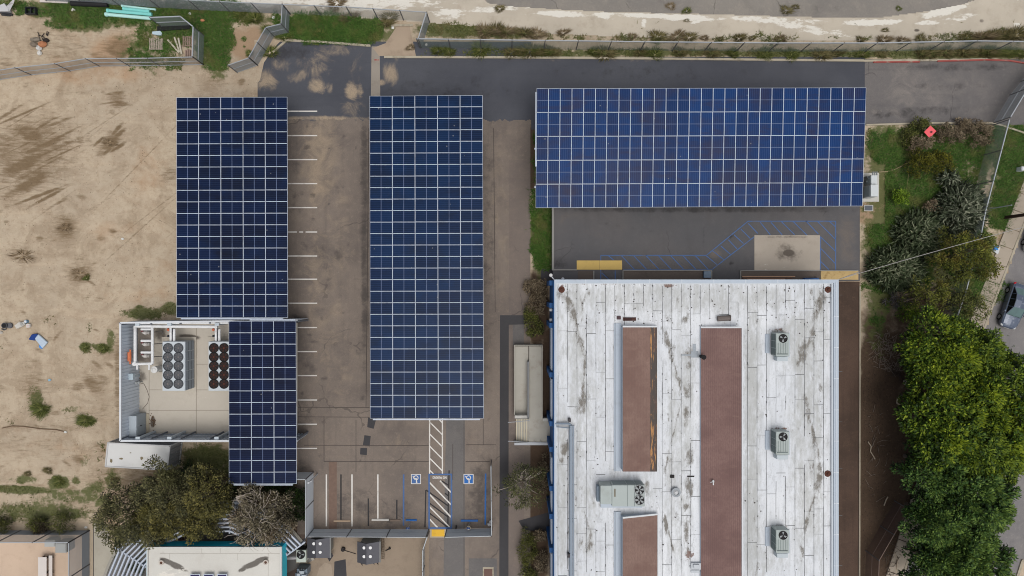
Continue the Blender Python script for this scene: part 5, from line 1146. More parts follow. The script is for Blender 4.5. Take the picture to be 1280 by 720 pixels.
for i in range(14): cc = P(229+random.uniform(-6,6), 672+random.uniform(-4,3), .3); m.ball((cc.x,cc.y,.25),.18,.16,.22,n=6,jitter=.25,mi=i%2)
tag(m.build('planter_plant', [mat('dark_red_leaf', C(78,50,48), .8, .3, 5), mat('brown_leaf', C(104,82,72), .8, .3, 5)]), 'dark reddish planting at the foot of the pergola by the teal fascia', 'plant')
tag(MB().beam(P(357,671,1.2), P(370,656.5,3.4), .16, .16).beam(P(370,656.5,3.35),P(370,656.5,0),.1,.1).ball(P(370,655.5,3.5),.18,n=8).build('leaning_post', mat('weathered_wood', C(158,142,122), .8, .2)), 'leaning weathered timber post at the north east corner of the teal building', 'post')
# equipment east of it
c = P(376,692,0); r = thing('condenser_unit', 'pale condenser unit with one black fan between the teal building and the dark shed', 'air conditioner', (c.x,c.y,0))
MB().pbox(370.3,687.8,382.2,703,.1,1.3).build('cabinet', mat('pale_unit', C(206,216,208), .5, .05), r, bevel=.03); MB().pbox(370,683,384,704,0,.1).build('pad', M_KERB, r)
A = P(371,687.5,1.3); B = P(381.5,687.5,1.3); MB().box(A.x,A.y+.004,.2,B.x,A.y+.03,1.2).build('coil', mat('dark_coil', C(40,46,44), .7, .2), r)
fan(376.2,693.2,1.3,.38,r,3)
tag(MB().tube([P(355,697.5,1.0),P(371,697,1.0)], .17, 10).build('duct_pipe', mat('pale_duct', C(198,198,200), .5, .08)), 'short pale duct pipe joining the teal building to the condenser unit', 'pipe')
r = thing('electrical_gear', 'grey bank of electrical boxes below the condenser unit at the bottom edge', 'electrical boxes', P(376,715))
m = MB(); m.pbox(371,711,384,720,.05,1.2); m.pbox(369,716.5,373,745,.05,1.1); m.build('cabinet', mat('gear_grey', C(118,132,146), .5, .1), r, bevel=.02)
m = MB(); m.pbox(374,714,380,718,1.2,1.4); m.pbox(371,717,375,721,1.1,1.5); m.pbox(377,719,382,745,1.2,1.6); m.build('box', mat('gear_pale', C(190,198,206), .45, .08), r, bevel=.02)
m = MB()
for x in (374,377,380): m.pbox(x,710.5,x+1.5,713,1.2,1.35)
m.build('breaker', mat('gear_dark', C(44,46,50), .6, .1), r)
# sheds
M_SHR = mat('charcoal_shingle', C(84,84,90), .9, .12, 2.5); M_SHR2 = mat('charcoal_shingle_lit', C(104,104,110), .9, .12, 2.5); M_SHW2 = mat('shed_wall', C(140,136,128), .8, .1)  # lighter shingle copy paints the brighter light on the east slopes
def shed(x0, x1, xr, y0, y1, ze, zr, label, ruin=False):
    c = P((x0+x1)/2,(y0+y1)/2,0); r = thing('shed', label, 'shed', (c.x,c.y,0), 'small gabled sheds in the courtyard')
    A, B, Cc, D = P(x0,y0,ze), P(x1,y0,ze), P(x1,y1,ze), P(x0,y1,ze); R0, R1 = P(xr,y0-1,zr), P(xr,y1+(3 if ruin else 0),zr); R0.y, = (A.y,); 
    t = Vector((0,0,-.1))
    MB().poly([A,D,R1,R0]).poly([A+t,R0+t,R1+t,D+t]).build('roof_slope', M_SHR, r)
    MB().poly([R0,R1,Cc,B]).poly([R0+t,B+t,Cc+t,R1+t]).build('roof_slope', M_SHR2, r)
    MB().box(A.x+.2,Cc.y+.25,0,B.x-.2,A.y-.25,ze-.12).build('wall', M_SHW2, r)
    m = MB(); m.beam(B+Vector((.02,0,-.05)),Cc+Vector((.02,0,-.05)),.16,.12); m.build('gutter', mat('shed_gutter', C(132,132,130), .6, .08), r)
    for x, tt in ((x0+(xr-x0)*.75, 0), (xr+(x1-xr)*.3, 1)):
        for y in (y0+(y1-y0)*.3, y0+(y1-y0)*.72):
            f = (x-x0)/(xr-x0) if not tt else (x1-x)/(x1-xr); z = ze+(zr-ze)*f
            p = P(x,y,z+.05); MB().cyl((p.x,p.y,z-.02),(p.x,p.y,z+.07),.15,n=10).build('skylight', mat('white_dome', C(240,240,240), .3, .02), r)
    A2 = P((x0+x1)/2,y1,1.2); MB().box(A2.x-.45,Cc.y+.21,0,A2.x+.45,Cc.y+.245,1.9).build('door', mat('shed_door', C(110,106,100), .8, .1), r)
    return r
shed(384,412.5,395,672,697.5,2.1,2.7,'dark gabled shed with four white roof domes beside the condenser unit'); shed(446.5,474.5,458,677,703,2.1,2.7,'dark gabled shed with four white roof domes standing alone in the courtyard',True)
m = MB()
for xx in (449,454,459,464,469): c = P(xx,703,2.0); m.poly([(c.x,c.y+.1,2.06),(c.x+.3,c.y+.1,2.06),(c.x+.16,c.y-.5-.2*random.random(),1.2)])
m.build('torn_fabric', mat('torn_black', C(36,36,38), .9, .1)); bpy.data.objects['torn_fabric'].name = 'torn_fabric'
tag(bpy.data.objects['torn_fabric'], 'ragged black fabric edge hanging off the south eave of the lone shed', 'fabric')
m = MB(); c = P(413,695,.6); m.poly([P(409,697,.7),P(413.6,690.2,.7),P(416.8,694.5,.7),P(412,702,.7)][::-1]); m.cyl((c.x,c.y,0),(c.x,c.y,.68),.05,n=6)
tag(m.build('tilted_board', mat('dark_board', C(62,60,64), .8, .1)), 'dark board propped at the corner of the shed by the condenser', 'board')
m = MB(); c = P(428.5,687.3,.3); m.cyl((c.x,c.y,0),(c.x,c.y,.3),.2,n=12); m.ball((c.x+.15,c.y-.02,.28),.12,n=8); m.tube([P(430,688,.1),P(437,690,.05),P(445,692.5,.05)], .03, 5)
tag(m.build('fire_pit', mat('burnt_metal', C(52,48,48), .8, .2)), 'small burnt metal pot with a trailing cord between the two sheds', 'pot')
m = MB()
for y in range(674,700,3): m.tube([P(476.5,y,.3),P(480,y+.5,.3)], .03, 5)
m.tube([P(477,672,.3),P(477.4,699,.3)], .03, 5); m.tube([P(480,672,.3),P(480.2,699,.3)], .03, 5)
for y in (673,685,698): m.cyl(P(478,y,0),P(478,y,.3),.025,n=5)
tag(m.build('pallet_rack', mat('weathered_slat', C(128,112,96), .9, .2)), 'thin weathered ladder like rack leaning at the east side of the lone shed', 'rack')
m = MB(); c = P(487,686,.2); m.tube([P(482,688.5,.05),P(486.5,686.3,.15)], .05, 6); m.ball((c.x,c.y,.12),.13,n=6,jitter=.2)
tag(m.build('scrap_tool', mat('black_scrap', C(48,46,46), .8, .2)), 'small black tool lying on the courtyard east of the lone shed', 'tool')

# ------------------------------------------------------------------ equipment pad and objects on the right
r = thing('switchgear', 'white switchgear cabinets on a concrete pad at the east end of the bright blue carport', 'switchgear', P(1090,236))
MB().pbox(1077,216,1098.8,252,0,.18).build('pad', mat('pale_pad', C(206,204,196), .85, .06, 1.2), r)
M_SW = mat('switchgear_white', C(214,220,222), .4, .05)
for q, z in (((1089,218.5,1096.8,230),1.5),((1088.5,230.5,1098,245.5),1.9)): 
    b0 = MB().pbox(*q,.18,z).build('cabinet', M_SW, r, bevel=.03)
    A = P(q[0],q[1],z); B = P(q[0],q[3],z); MB().box(A.x-.03,B.y+.1,.35,A.x-.004,A.y-.1,z-.15).build('door', mat('switch_door', C(176,190,194), .5, .1), b0)
m = MB()
for q, z in (((1084,220,1087.5,222),1.0),((1083,226,1088,228),.9),((1083.5,233,1088,235),1.1),((1083,239,1087,241),.9),((1084,230,1086,238),.6)): m.pbox(*q,.18,z)
m.build('bracket', mat('bracket_dark', C(130,138,142), .5, .15), r)
m = MB()
for q, z in (((1085,222.4,1089,223.4),1.1),((1084,236,1088,237),.8),((1082,243.5,1094,244.3),.5)): m.pbox(*q,.18,z)
for x in (1091,1093.5,1096): m.tube([P(x,214.5,1.6),P(x,218,1.6),P(x,218.6,1.5)], .06, 6)
m.build('conduit', M_RAIL, r)
tag(MB().pbox(1080.2,256.2,1091.5,263.8,0,.1,0).pbox(1081,257,1090.6,263,.1,.125,1).build('vault_lid', [mat('vault_rim', C(206,206,202), .8, .06), mat('vault_steel', C(92,98,106), .5, .1)]), 'dark steel vault lid with pale rim below the switchgear pad', 'vault lid')
# road sign diamond
r = thing('road_sign', 'faded pink red diamond panel with a dark centre standing in the grass by the kerb', 'sign', P(1160,165))
c = P(1162.8,165,1.2); z = 1.2; k = 7.6*S
MB().poly([(c.x+k,c.y+.08,z-.0),(c.x-.05,c.y+k,z+.12),(c.x-k,c.y,z+.0),(c.x,c.y-k*.95,z-.1)]).poly([(c.x+k,c.y+.08,z-.02),(c.x,c.y-k*.95,z-.12),(c.x-k,c.y,z-.02),(c.x-.05,c.y+k,z+.1)]).build('panel', mat('pink_red_vinyl', C(244,96,104), .5, .06), r)
MB().cyl((c.x,c.y,0),(c.x,c.y,z+.04),.05,n=6).build('stand', M_DPOST, r); MB().cyl((c.x+.1,c.y,z+.02),(c.x+.1,c.y,z+.06),.1,n=10).build('hub', mat('dark_red', C(110,36,44), .6, .1), r)
# poles and wires
A = P(1256,272,0); m = MB(); m.cyl(A, A+Vector((.1,0,9.5)), .17, .12, n=10)
r = thing('utility_pole', 'dark wooden utility pole leaning out of frame in the bare patch beside the sidewalk', 'utility pole', A)
m.build('pole', mat('creosote_wood', C(64,46,38), .9, .25, 3), r); MB().beam(A+Vector((-1,0,8.8)), A+Vector((1.2,0,8.8)), .12, .14).build('cross_arm', mat('creosote_wood', C(64,46,38)), r)
A = P(1229,262.3,0); m = MB(); m.cyl(A, A+Vector((0,0,3.9)), .05, n=8); m.build('x', M_GALV); o = bpy.data.objects['x']; o.name = 'sign_post'
tag(o, 'thin galvanised post standing in the grass next to the slanting fence', 'post')
A = P(1046,350,6.3); B = P(1290,281,8.6); pts = [A.lerp(B, t)+Vector((0,0,-1.1*4*t*(1-t)*.5)) for t in [i/16 for i in range(17)]]
tag(MB().tube(pts, .026, 6).build('service_wire', mat('pale_cable', C(176,172,168), .6, .05)), 'pale overhead service wire from the white roof corner across the trees to the street', 'cable')
tag(MB().tube([P(1047,350,6.2),P(1060,345,4.6),P(1074,340,3.2)], .04, 6).build('drop_wire', mat('pale_cable', C(196,192,188))), 'short pale wire dropping from the roof corner over the plywood ramp', 'cable')
tag(MB().tube([P(1099,215,.1),P(1108,214.5,.06),P(1118,212,.06),P(1128,207,.1),P(1136,203,.3)], .045, 6).build('ground_cable', mat('tan_cable', C(176,160,126), .8, .1)), 'tan cable lying from the switchgear pad to the yellow green bush', 'cable')
tag(MB().tube([P(1136,203,.4),P(1136,216,.3),P(1134,230,.1),P(1132,244,.06)], .035, 6).build('ground_hose', mat('olive_cable', C(130,128,84), .8, .1)), 'olive hose hanging down from the bush toward the small bright shrub', 'hose')
# small litter right
c = P(1241.5,310,.0)
r = thing('utility_cabinet', 'white concrete utility slab with a blue lid edge at the inner edge of the sidewalk', 'utility box', (c.x,c.y,0))
MB().pprism([(1240,305.5),(1250.5,309.5),(1247.5,318),(1240.5,313)], 0, .14).build('slab', mat('white_slab', C(216,220,222), .8, .05), r); MB().pbox(1243,307.8,1248,312.4,.14,.4).build('lid', mat('bright_blue_lid', C(40,140,220), .4, .06), r, bevel=.04)
crate('electric_box', (1277,208,1284,213), .8, mat('white_box2', C(226,230,234), .4, .04), 'white box cut by the right edge in the grass', 'box')
# ------------------------------------------------------------------ cars
def car(label, px, py, heading, paint, dark_glass, L=4.5, Wd=1.8):
    c = P(px, py, 0); r = thing('parked_car', label, 'car', (c.x,c.y,0), 'cars parked along the kerb'); R = Matrix.Rotation(heading, 3, 'Z')
    X = lambda x, y, z: c + R @ Vector((x*L/4.5, y*Wd/1.8, z))
    # lower body: sections along x (front +)
    secs = [(-2.25,.62,.42,.72),(-2.18,.78,.3,.86),(-1.9,.87,.24,.98),(-1.4,.9,.2,1.0),(-.6,.9,.2,.96),(.3,.9,.2,.95),(1.0,.9,.2,.93),(1.5,.88,.22,.88),(1.9,.82,.25,.8),(2.14,.7,.3,.7),(2.25,.5,.38,.58)]
    m = MB(); rings = []
    for x, w, z0, z1 in secs:
        rings.append([X(x,-w*.92,z0),X(x,-w,(z0+z1)*.5),X(x,-w*.97,z1-.1),X(x,-w*.8,z1),X(x,-w*.4,z1+.03),X(x,0,z1+.045),X(x,w*.4,z1+.03),X(x,w*.8,z1),X(x,w*.97,z1-.1),X(x,w,(z0+z1)*.5),X(x,w*.92,z0)])
    n = len(rings[0])
    for a, b in zip(rings, rings[1:]):
        for i in range(n-1): m.poly([a[i],b[i],b[i+1],a[i+1]])
        m.poly([a[n-1],b[n-1],b[0],a[0]])
    m.poly(rings[0]); m.poly(rings[-1][::-1]); m.build('body', paint, r, smooth=True)
    # cabin
    cs = [(-1.75,.74,.98,.98),(-1.1,.7,.95,1.36),(-.55,.67,.95,1.45),(.2,.67,.94,1.44),(1.0,.76,.92,.95)]
    def cab(i, k): x, w, z0, z1 = cs[i]; return X(x, k*w*(.86 if 0 < i < 4 else 1), z1)
    m = MB(); 
    for i in (1, 2):
        m.poly([cab(i,-1), cab(i+1,-1), X(cs[i+1][0],0,cs[i+1][3]+.05), X(cs[i][0],0,cs[i][3]+.05)]); m.poly([X(cs[i][0],0,cs[i][3]+.05), X(cs[i+1][0],0,cs[i+1][3]+.05), cab(i+1,1), cab(i,1)])
    m.build('roof', paint, r, smooth=True)
    m = MB(); m.poly([cab(3,-1), cab(4,-1), X(1.06,0,.99), X(.2,0,1.49)]); m.poly([X(.2,0,1.49), X(1.06,0,.99), cab(4,1), cab(3,1)]); m.build('windshield', dark_glass, r, smooth=True)
    m = MB(); m.poly([cab(0,-1), cab(1,-1), X(-1.1,0,1.41), X(-1.8,0,1.02)]); m.poly([X(-1.8,0,1.02), X(-1.1,0,1.41), cab(1,1), cab(0,1)]); m.build('rear_window', dark_glass, r, smooth=True)
    blk = mat('car_side_glass', C(14,16,20), .12, .1, spec=.5)
    for k in (-1, 1):
        m = MB(); lo = lambda x: X(x, k*.8, .93)
        top = [cab(0,k), cab(1,k), cab(2,k), cab(3,k), cab(4,k)]; q = [lo(-1.75), lo(-1.1), lo(-.55), lo(.2), lo(1.0)]
        for i in range(4): m.poly([q[i], q[i+1], top[i+1], top[i]] if k < 0 else [top[i], top[i+1], q[i+1], q[i]])
        m.build('side_window', blk, r)
        m = MB()
        for i in (1,2,3): m.beam(top[i]+R@Vector((0,k*.012,0)), q[i]+R@Vector((0,k*.012,0)), .05, .07)
        m.beam(top[1],top[2],.06,.06); m.beam(top[2],top[3],.06,.06); m.beam(top[3],top[4],.06,.06); m.beam(top[0],top[1],.06,.06); m.build('window_frame', paint, r)
        p = X(.72, k*.99, .98); mm = MB(); mm.ball(p,.1,.13,.08,n=8); mm.build('mirror', paint, r)
        for x in (-1.38, 1.36):
            w = MB(); w.cyl(X(x,k*.72,.32), X(x,k*.915,.32), .32, n=18); wo_ = w.build('wheel', mat('tyre_rubber', C(26,26,27), .9, .1), r)
            rm = MB(); rm.cyl(X(x,k*.916,.32), X(x,k*.925,.32), .2, n=14); rm.build('rim', mat('alloy_rim', C(150,152,156), .35, .08, metal=.3), wo_)
        mm = MB(); mm.ball(X(-2.12,k*.66,.76),.16,.2,.1,n=8); mm.build('taillight', mat('tail_red', C(200,30,48), .3, .05), r)
        mm = MB(); mm.ball(X(2.02,k*.6,.64),.2,.18,.08,n=8); mm.build('headlight', mat('lamp_clear', C(210,214,218), .15, .03), r)
    mm = MB()
    for x in (-.2, .9, -1.2):
        for k in (-1,1): mm.beam(X(x,k*.905,.35), X(x-.03,k*.9,.92), .012, .02)
    mm.build('door_seam', M_FANDARK, r)
    mm = MB(); mm.beam(X(2.27,-.25,.48), X(2.27,.25,.48), .02, .11); mm.beam(X(-2.27,-.25,.62), X(-2.27,.25,.62), .02, .11); mm.build('number_plate', mat('plate_white', C(220,220,214), .5, .04), r)
    mm = MB()
    for k in (-1,1): mm.beam(X(1.02,k*.62,1.0), X(1.0,k*.1,1.03), .02, .02)
    mm.build('wiper', M_FANDARK, r)
    return r
M_GLASS = mat('windshield_glass', C(96,124,124), .08, .15, 2, spec=.6)
def mat_paint(name, c, leaves=False):
    s = N(name); col = s.mix(s.math('MULTIPLY', s.step(s.noise(3.5, 5, .7), .55, .7), .4 if leaves else .1), c, C(200,206,214))
    o = s.bsdf(col, .3, .2, .5); o.inputs['Coat Weight'].default_value = .5; o.inputs['Coat Roughness'].default_value = .1; return s.m
hd = math.atan2(-.96, -.30)
car('slate blue grey car parked along the kerb beside the ficus hedge', 1262, 382.5, hd, mat_paint('slate_blue_paint', C(82,94,116), True), M_GLASS)
car('white car at the right edge, only its front wheel and bumper showing', 1292, 290, hd, mat_paint('white_car_paint', C(222,224,226)), M_GLASS)

# ------------------------------------------------------------------ things lying on the dirt
M_TEALP = mat('teal_pvc', C(142,226,220), .4, .08, 1); M_TEALW = mat('pale_teal_pvc', C(196,242,236), .4, .05, 1)
for i, (a, b, m_, rr, l) in enumerate((((137,13.5),(190,18),M_TEALP,.17,'long teal plastic pipe, second from the bottom of the pile'),((135,18.2),(188.5,23),M_TEALW,.17,'long pale teal pipe at the bottom of the pile'),((157,11),(187,14.2),M_TEALP,.16,'short teal pipe lying above the long ones'),((155,7.5),(195,12),M_TEALW,.1,'thin pale pipe at the top of the teal pile'))):
    z = .17; A = P(*a,z); B = P(*b,z); m = MB(); m.cyl(A,B,rr,n=14); d = (B-A).normalized(); m.cyl(A-d*.25,A,rr*1.22,n=14); m.cyl(A-d*.252,A-d*.25,rr*.9,n=12,mi=1)
    tag(m.build('pipe', [m_, M_FANDARK]), l, 'pipe', 'teal plastic pipes on the grass')
m = MB(); A = P(89,4.2,.25); B = P(135,5.8,.25); m.cyl(A,B,.26,n=12)
tag(m.build('drain_pipe', mat('black_hdpe', C(34,34,35), .6, .1)), 'long black drain pipe lying on the grass along the fence', 'pipe')
tag(MB().beam(P(50,.5,.15),P(85,2,.15),.35,.1).build('board', mat('white_board', C(222,214,206), .6, .06)), 'white board lying at the top edge above the grass', 'board')
m = MB(); m.pprism([(-4,8),(5,4),(10,11),(11,14),(-4,14)], .1, .5); m.poly([P(8,8,.5),P(12.5,3,1.2),P(19,-3,1.4),(P(17,4,1.1)),P(12,14,.5)][::-1]); 
tag(m.build('tarp_sheet', mat('grey_white_tarp', C(206,206,208), .6, .07, 2)), 'folded grey white sheet at the top left corner', 'tarp')
m = MB(); m.tube([P(0,15.5,.15),P(10,16.8,.15),P(15.5,18.5,.15)], .12, 6); m.tube([P(2,18.5,.1),P(13,19.5,.1)], .08, 6)
tag(m.build('bent_frame', mat('dark_frame', C(56,56,60), .6, .1)), 'dark bent frame under the grey white sheet at the top left', 'frame')
r = thing('crate', 'black plastic crate on the grass at the top left', 'crate', P(37.5,13))
m = MB(); m.pbox(31,8.3,44,17.2,.03,.1); A = P(31,8.3,.5); B = P(44,17.2,.5)
for q in ((A.x,B.y,A.x+.06,A.y),(B.x-.06,B.y,B.x,A.y),(A.x+.06,B.y,B.x-.06,B.y+.06),(A.x+.06,A.y-.06,B.x-.06,A.y)): m.box(q[0],q[1],.1,q[2],q[3],.5)
m.box((A.x+B.x)/2-.03,B.y+.06,.1,(A.x+B.x)/2+.03,A.y-.06,.4); m.build('tray', mat('black_plastic', C(44,46,50), .5, .1), r)
def rock(x, y, rx, ry, rz, m_, label, grp=None, cat='rock', name='rock'):
    c = P(x,y,rz*.5); m = MB(); m.ball((c.x,c.y,rz*.55),rx*S,ry*S,rz,n=9,jitter=.16); tag(m.build(name, m_), label, cat, grp)
rk = lambda n,c,s=.25: mat(n, c, .9, s, 3)
for q in ((44,49.5,6,3,.25,rk('grey_stone',C(150,140,126)),'flat grey stone at the upper left of the dumped pile'),(42,55.5,5,3.4,.25,rk('dull_stone',C(138,126,112)),'dull stone at the left of the dumped pile'),(53,55.5,5.4,4,.35,rk('orange_stone',C(196,134,98)),'rounded orange brown stone in the middle of the dumped pile'),(49,60,3.4,3.4,.3,rk('white_lump',C(222,220,216),.1),'white lump below the orange stone of the dumped pile'),(49.7,66.3,3.4,3,.22,rk('white_disc',C(228,226,220),.1),'white round lid at the bottom of the dumped pile'),(57.5,50.5,4,3,.25,rk('charred_wood',C(62,54,52)),'charred black lump at the top of the dumped pile')): rock(*q, grp='dumped pile of stones')
m = MB()
for i in range(9): A = P(53+random.uniform(-5,6),47+random.uniform(-3,7),.1); a0 = random.uniform(0,PI); m.tube([A, A+Vector((.5*math.cos(a0),.4*math.sin(a0),.1))], .04, 5)
tag(m.build('burnt_sticks', rk('burnt_stick',C(50,44,42))), 'burnt sticks scattered through the dumped pile of stones', 'sticks')
def pallet(x0,y0,x1,y1,n,vert,m_,label):
    A = P(x0,y0,.15); B = P(x1,y1,.15); m = MB()
    for i in range(n):
        t0, t1 = (i+.12)/n, (i+.78)/n
        if vert: m.box(A.x+(B.x-A.x)*t0,B.y,.11,A.x+(B.x-A.x)*t1,A.y+random.uniform(-.1,.1),.14+random.uniform(0,.03))
        else: m.box(A.x,A.y+(B.y-A.y)*t1,.11,B.x+random.uniform(-.1,.1),A.y+(B.y-A.y)*t0,.14+random.uniform(0,.03))
    for t in (.08,.5,.92):
        if vert: y = A.y+(B.y-A.y)*t; m.box(A.x,y-.05,0,B.x,y+.05,.11)
        else: x = A.x+(B.x-A.x)*t; m.box(x-.05,B.y,0,x+.05,A.y,.11)
    tag(m.build('pallet', m_), label, 'pallet', 'wooden pallets in the mesh enclosure')
M_WOOD = mat('grey_pallet_wood', C(186,172,158), .9, .2, 3); M_WOOD2 = mat('pinkish_pallet_wood', C(164,140,128), .9, .25, 3)
pallet(186,48.5,203.5,62,8,True,M_WOOD,'grey wooden pallet with broken slats lying left of the loose planks'); pallet(228,45,240.5,58,5,True,M_WOOD2,'brown pallet against the mesh panel, upper one of the two'); pallet(231,62.5,241,72.5,4,True,M_WOOD2,'brown pallet against the mesh panel, lower one of the two')
for i, (a, b, l) in enumerate((((209.5,49.5),(224,66),'pale plank lying diagonally among the loose planks'),((218,46.5),(224.5,65),'pale plank in the middle of the loose planks'),((223,47.5),(227,67.5),'pale plank at the right of the loose planks'))):
    tag(MB().beam(P(*a,.1+.05*i),P(*b,.1+.05*i),.16,.06).build('plank', mat('pale_plank', C(204,196,178), .8, .12, 2)), l, 'plank', 'loose planks in the mesh enclosure')
tag(MB().beam(P(197,36.2,.1),P(238,33.4,.1),.45,.2).build('black_strip', mat('plain_black', C(34,36,36), .8, .1)), 'long black strip lying below the mesh panel', 'strip')  # plain dark bar along the foot of the mesh panel
m = MB(); m.pprism([(190,39.5),(200,38.5),(202.2,41),(201.5,44),(196,43.5),(190.5,42.5)], .02, .2)
tag(m.build('plastic_sack', mat('pale_blue_sack', C(196,216,226), .4, .08, 4)), 'pale blue plastic sack above the grey pallet', 'sack')
rock(253.5,25.5,3,1.8,.15,rk('orange_scrap',C(214,148,108)),'orange scrap lying in the grass right of the mesh panel',None,'scrap','scrap')
m = MB(); m.tube([P(90,13.5,.1),P(91.5,10.5,.2)], .09, 6); m.tube([P(91.5,11.5,.1),P(94,13,.1)], .08, 6)
tag(m.build('scrap', mat('white_scrap', C(222,220,214), .5, .06)), 'white scrap in the grass below the black drain pipe', 'scrap')
for x, y, l in ((153.3,298.6,'small white scrap alone on the bare dirt'),(237.6,17.2,'white scrap in the grass near the channel fence'),(62,475,'small pale blue scrap on the dirt below the blue cushion'),(341.5,21.5,'white square lid beside the channel fence post'),(491,34.5,'white square lid on the dusty driveway apron'),(533,56,'white rag at the foot of the fence return'),(82,540,'white scrap at the end of a buried cable'),(107.5,659,'white scrap on the concrete walk by the enclosure'),(1117,319,'tiny white scrap on the grass beside the wire')):
    c = P(x,y,.05); k = .16 if 'lid' not in l else .3; m = MB(); m.pbox(x-k*5,y-k*5,x+k*5,y+k*5,.03,.09) if 'lid' in l else m.ball((c.x,c.y,.06),k,k*.8,.08,n=7,jitter=.25)
    tag(m.build('lid' if 'lid' in l else 'litter', mat('white_litter', C(226,226,222), .6, .08) if 'blue' not in l else mat('blue_litter', C(150,190,215), .6, .08)), l, 'lid' if 'lid' in l else 'litter')
# the blue mattress and the small appliances
r = thing('cushion', 'blue and white patterned cushion lying slumped on the bare dirt', 'cushion', P(47,426)); 
MB().pprism([(42.5,423),(47,417.5),(59,428),(52.5,435.5)], .02, .28).build('pad', mat('white_blue_fabric', C(196,212,228), .8, .14, 5), r, bevel=.08)
MB().pprism([(35,424.5),(39,418),(45,417),(47,418.5),(43.2,423),(42.8,426)], .02, .35).build('cover', mat('deep_blue_fabric', C(30,66,140), .8, .15, 3), r, bevel=.08)
MB().pprism([(48.5,431),(53,432.5),(54.5,434),(51.5,436.3),(48.5,434.5)], .02, .18).build('corner_flap', mat('light_blue_fabric', C(90,154,226), .7, .1, 3), r, bevel=.04)
c = P(5,407,.4); r = thing('bucket', 'dark grey open bucket on the dirt at the left edge', 'bucket', (c.x,c.y,0))
MB().cyl((c.x,c.y,0),(c.x,c.y,.4),.22,.28,n=16).cyl((c.x,c.y,.4),(c.x,c.y,.41),.22,n=14,mi=1).build('pail', [mat('bucket_grey', C(78,80,86), .5, .1), M_FANDARK], r); MB().tube([P(2,411,.1),P(5,412.5,.1),P(8,411,.1)], .06, 6).build('handle', mat('bucket_grey', C(78,80,86)), r)
c = P(11.5,407,.2); tag(MB().cyl((c.x,c.y,0),(c.x,c.y,.2),.28,n=16).cyl((c.x,c.y,.2),(c.x,c.y,.22),.22,n=14).build('lid', mat('grey_lid', C(104,104,108), .6, .1)), 'grey round lid lying right of the dark bucket', 'lid')
rock(1.5,415.5,2.4,1.8,.15,rk('pale_lump',C(214,208,198),.15),'pale lump below the dark bucket at the left edge',None,'lump','lump')
m = MB(); m.pprism([(17.6,407),(23,402.8),(29.5,402.2),(31,405.4),(26,408.6),(20.5,411)], .02, .35,0); m.pprism([(24,403.5),(27,402.8),(29,406),(26,407.6)], .35, .42,1)
tag(m.build('appliance', [mat('dirty_white', C(210,206,198), .5, .08, 3), mat('grey_panel', C(172,172,168), .5, .08)], bevel=.03), 'dirty white broken appliance lying near the bucket', 'appliance')
c = P(31.8,402,.3); tag(MB().cyl((c.x,c.y,0),(c.x,c.y,.3),.16,n=14).cyl((c.x,c.y,.3),(c.x,c.y,.33),.12,n=12,mi=1).build('jug', [mat('jug_blue', C(120,160,190), .4, .08), mat('jug_white', C(224,226,228), .4, .04)]), 'small blue jug with white top beside the broken appliance', 'jug')
tag(MB().pbox(32.8,404.8,36.8,409.4,.02,.3,0).pbox(34.2,405.8,35.4,408.4,.3,.33,1).build('carton', [mat('carton_white', C(230,228,224), .6, .04), mat('carton_pink', C(206,168,160), .6, .05)], bevel=.02), 'white carton at the right of the broken appliance', 'carton')
tag(MB().tube([P(3,535,.05),P(15,532.5,.05),P(30,533,.05),P(50,536,.05),P(70,537,.05),P(82,540,.05)], .05, 5).build('ground_cable', mat('dirt_cable', C(120,98,78), .9, .15)), 'brown cable half buried in the dirt at the left', 'cable')
# ------------------------------------------------------------------ vegetation
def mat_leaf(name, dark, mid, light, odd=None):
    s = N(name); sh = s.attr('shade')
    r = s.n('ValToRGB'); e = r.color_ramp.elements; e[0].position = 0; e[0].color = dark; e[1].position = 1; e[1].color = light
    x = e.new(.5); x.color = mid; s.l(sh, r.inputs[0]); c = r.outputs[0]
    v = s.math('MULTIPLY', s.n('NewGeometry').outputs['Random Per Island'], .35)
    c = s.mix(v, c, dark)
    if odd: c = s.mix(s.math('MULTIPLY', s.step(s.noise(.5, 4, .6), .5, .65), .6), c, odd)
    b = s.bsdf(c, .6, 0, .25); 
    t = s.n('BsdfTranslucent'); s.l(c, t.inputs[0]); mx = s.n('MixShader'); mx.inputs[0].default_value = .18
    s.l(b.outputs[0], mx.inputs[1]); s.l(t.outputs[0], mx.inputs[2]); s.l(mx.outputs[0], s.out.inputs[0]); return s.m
def unit(v): return v/np.maximum(np.linalg.norm(v, axis=1, keepdims=True), 1e-6)
def leaf_quads(c, d, L, Wd, tilt=.6):
    """leaf quads at c pointing along d"""
    n = len(c); up = unit(RNG.normal(size=(n,3))*tilt+np.array([0,0,1.]))
    s = unit(np.cross(d, up)); L = L[:,None]; Wd = Wd[:,None]
    v = np.stack([c-s*Wd*.25, c+d*L*.45-s*Wd*.5, c+d*L, c+d*L*.45+s*Wd*.5], 1); return v.reshape(-1,3)
def crown_points(rx, ry, rz, ncl, zlow=-.35, power=.35, fill=.25):
    u = unit(RNG.normal(size=(ncl*3,3))); u = u[u[:,2] > zlow][:ncl]
    lump = 1+.16*np.sin(u[:,0]*4.1+u[:,1]*3.3+1)+.12*np.sin(u[:,1]*6.7-u[:,0]*2.2)
    rad = np.where(RNG.random(len(u)) < fill, .45+.45*RNG.random(len(u)), .88+.16*RNG.random(len(u)))*lump
    return u*rad[:,None]*np.array([rx,ry,rz]), u
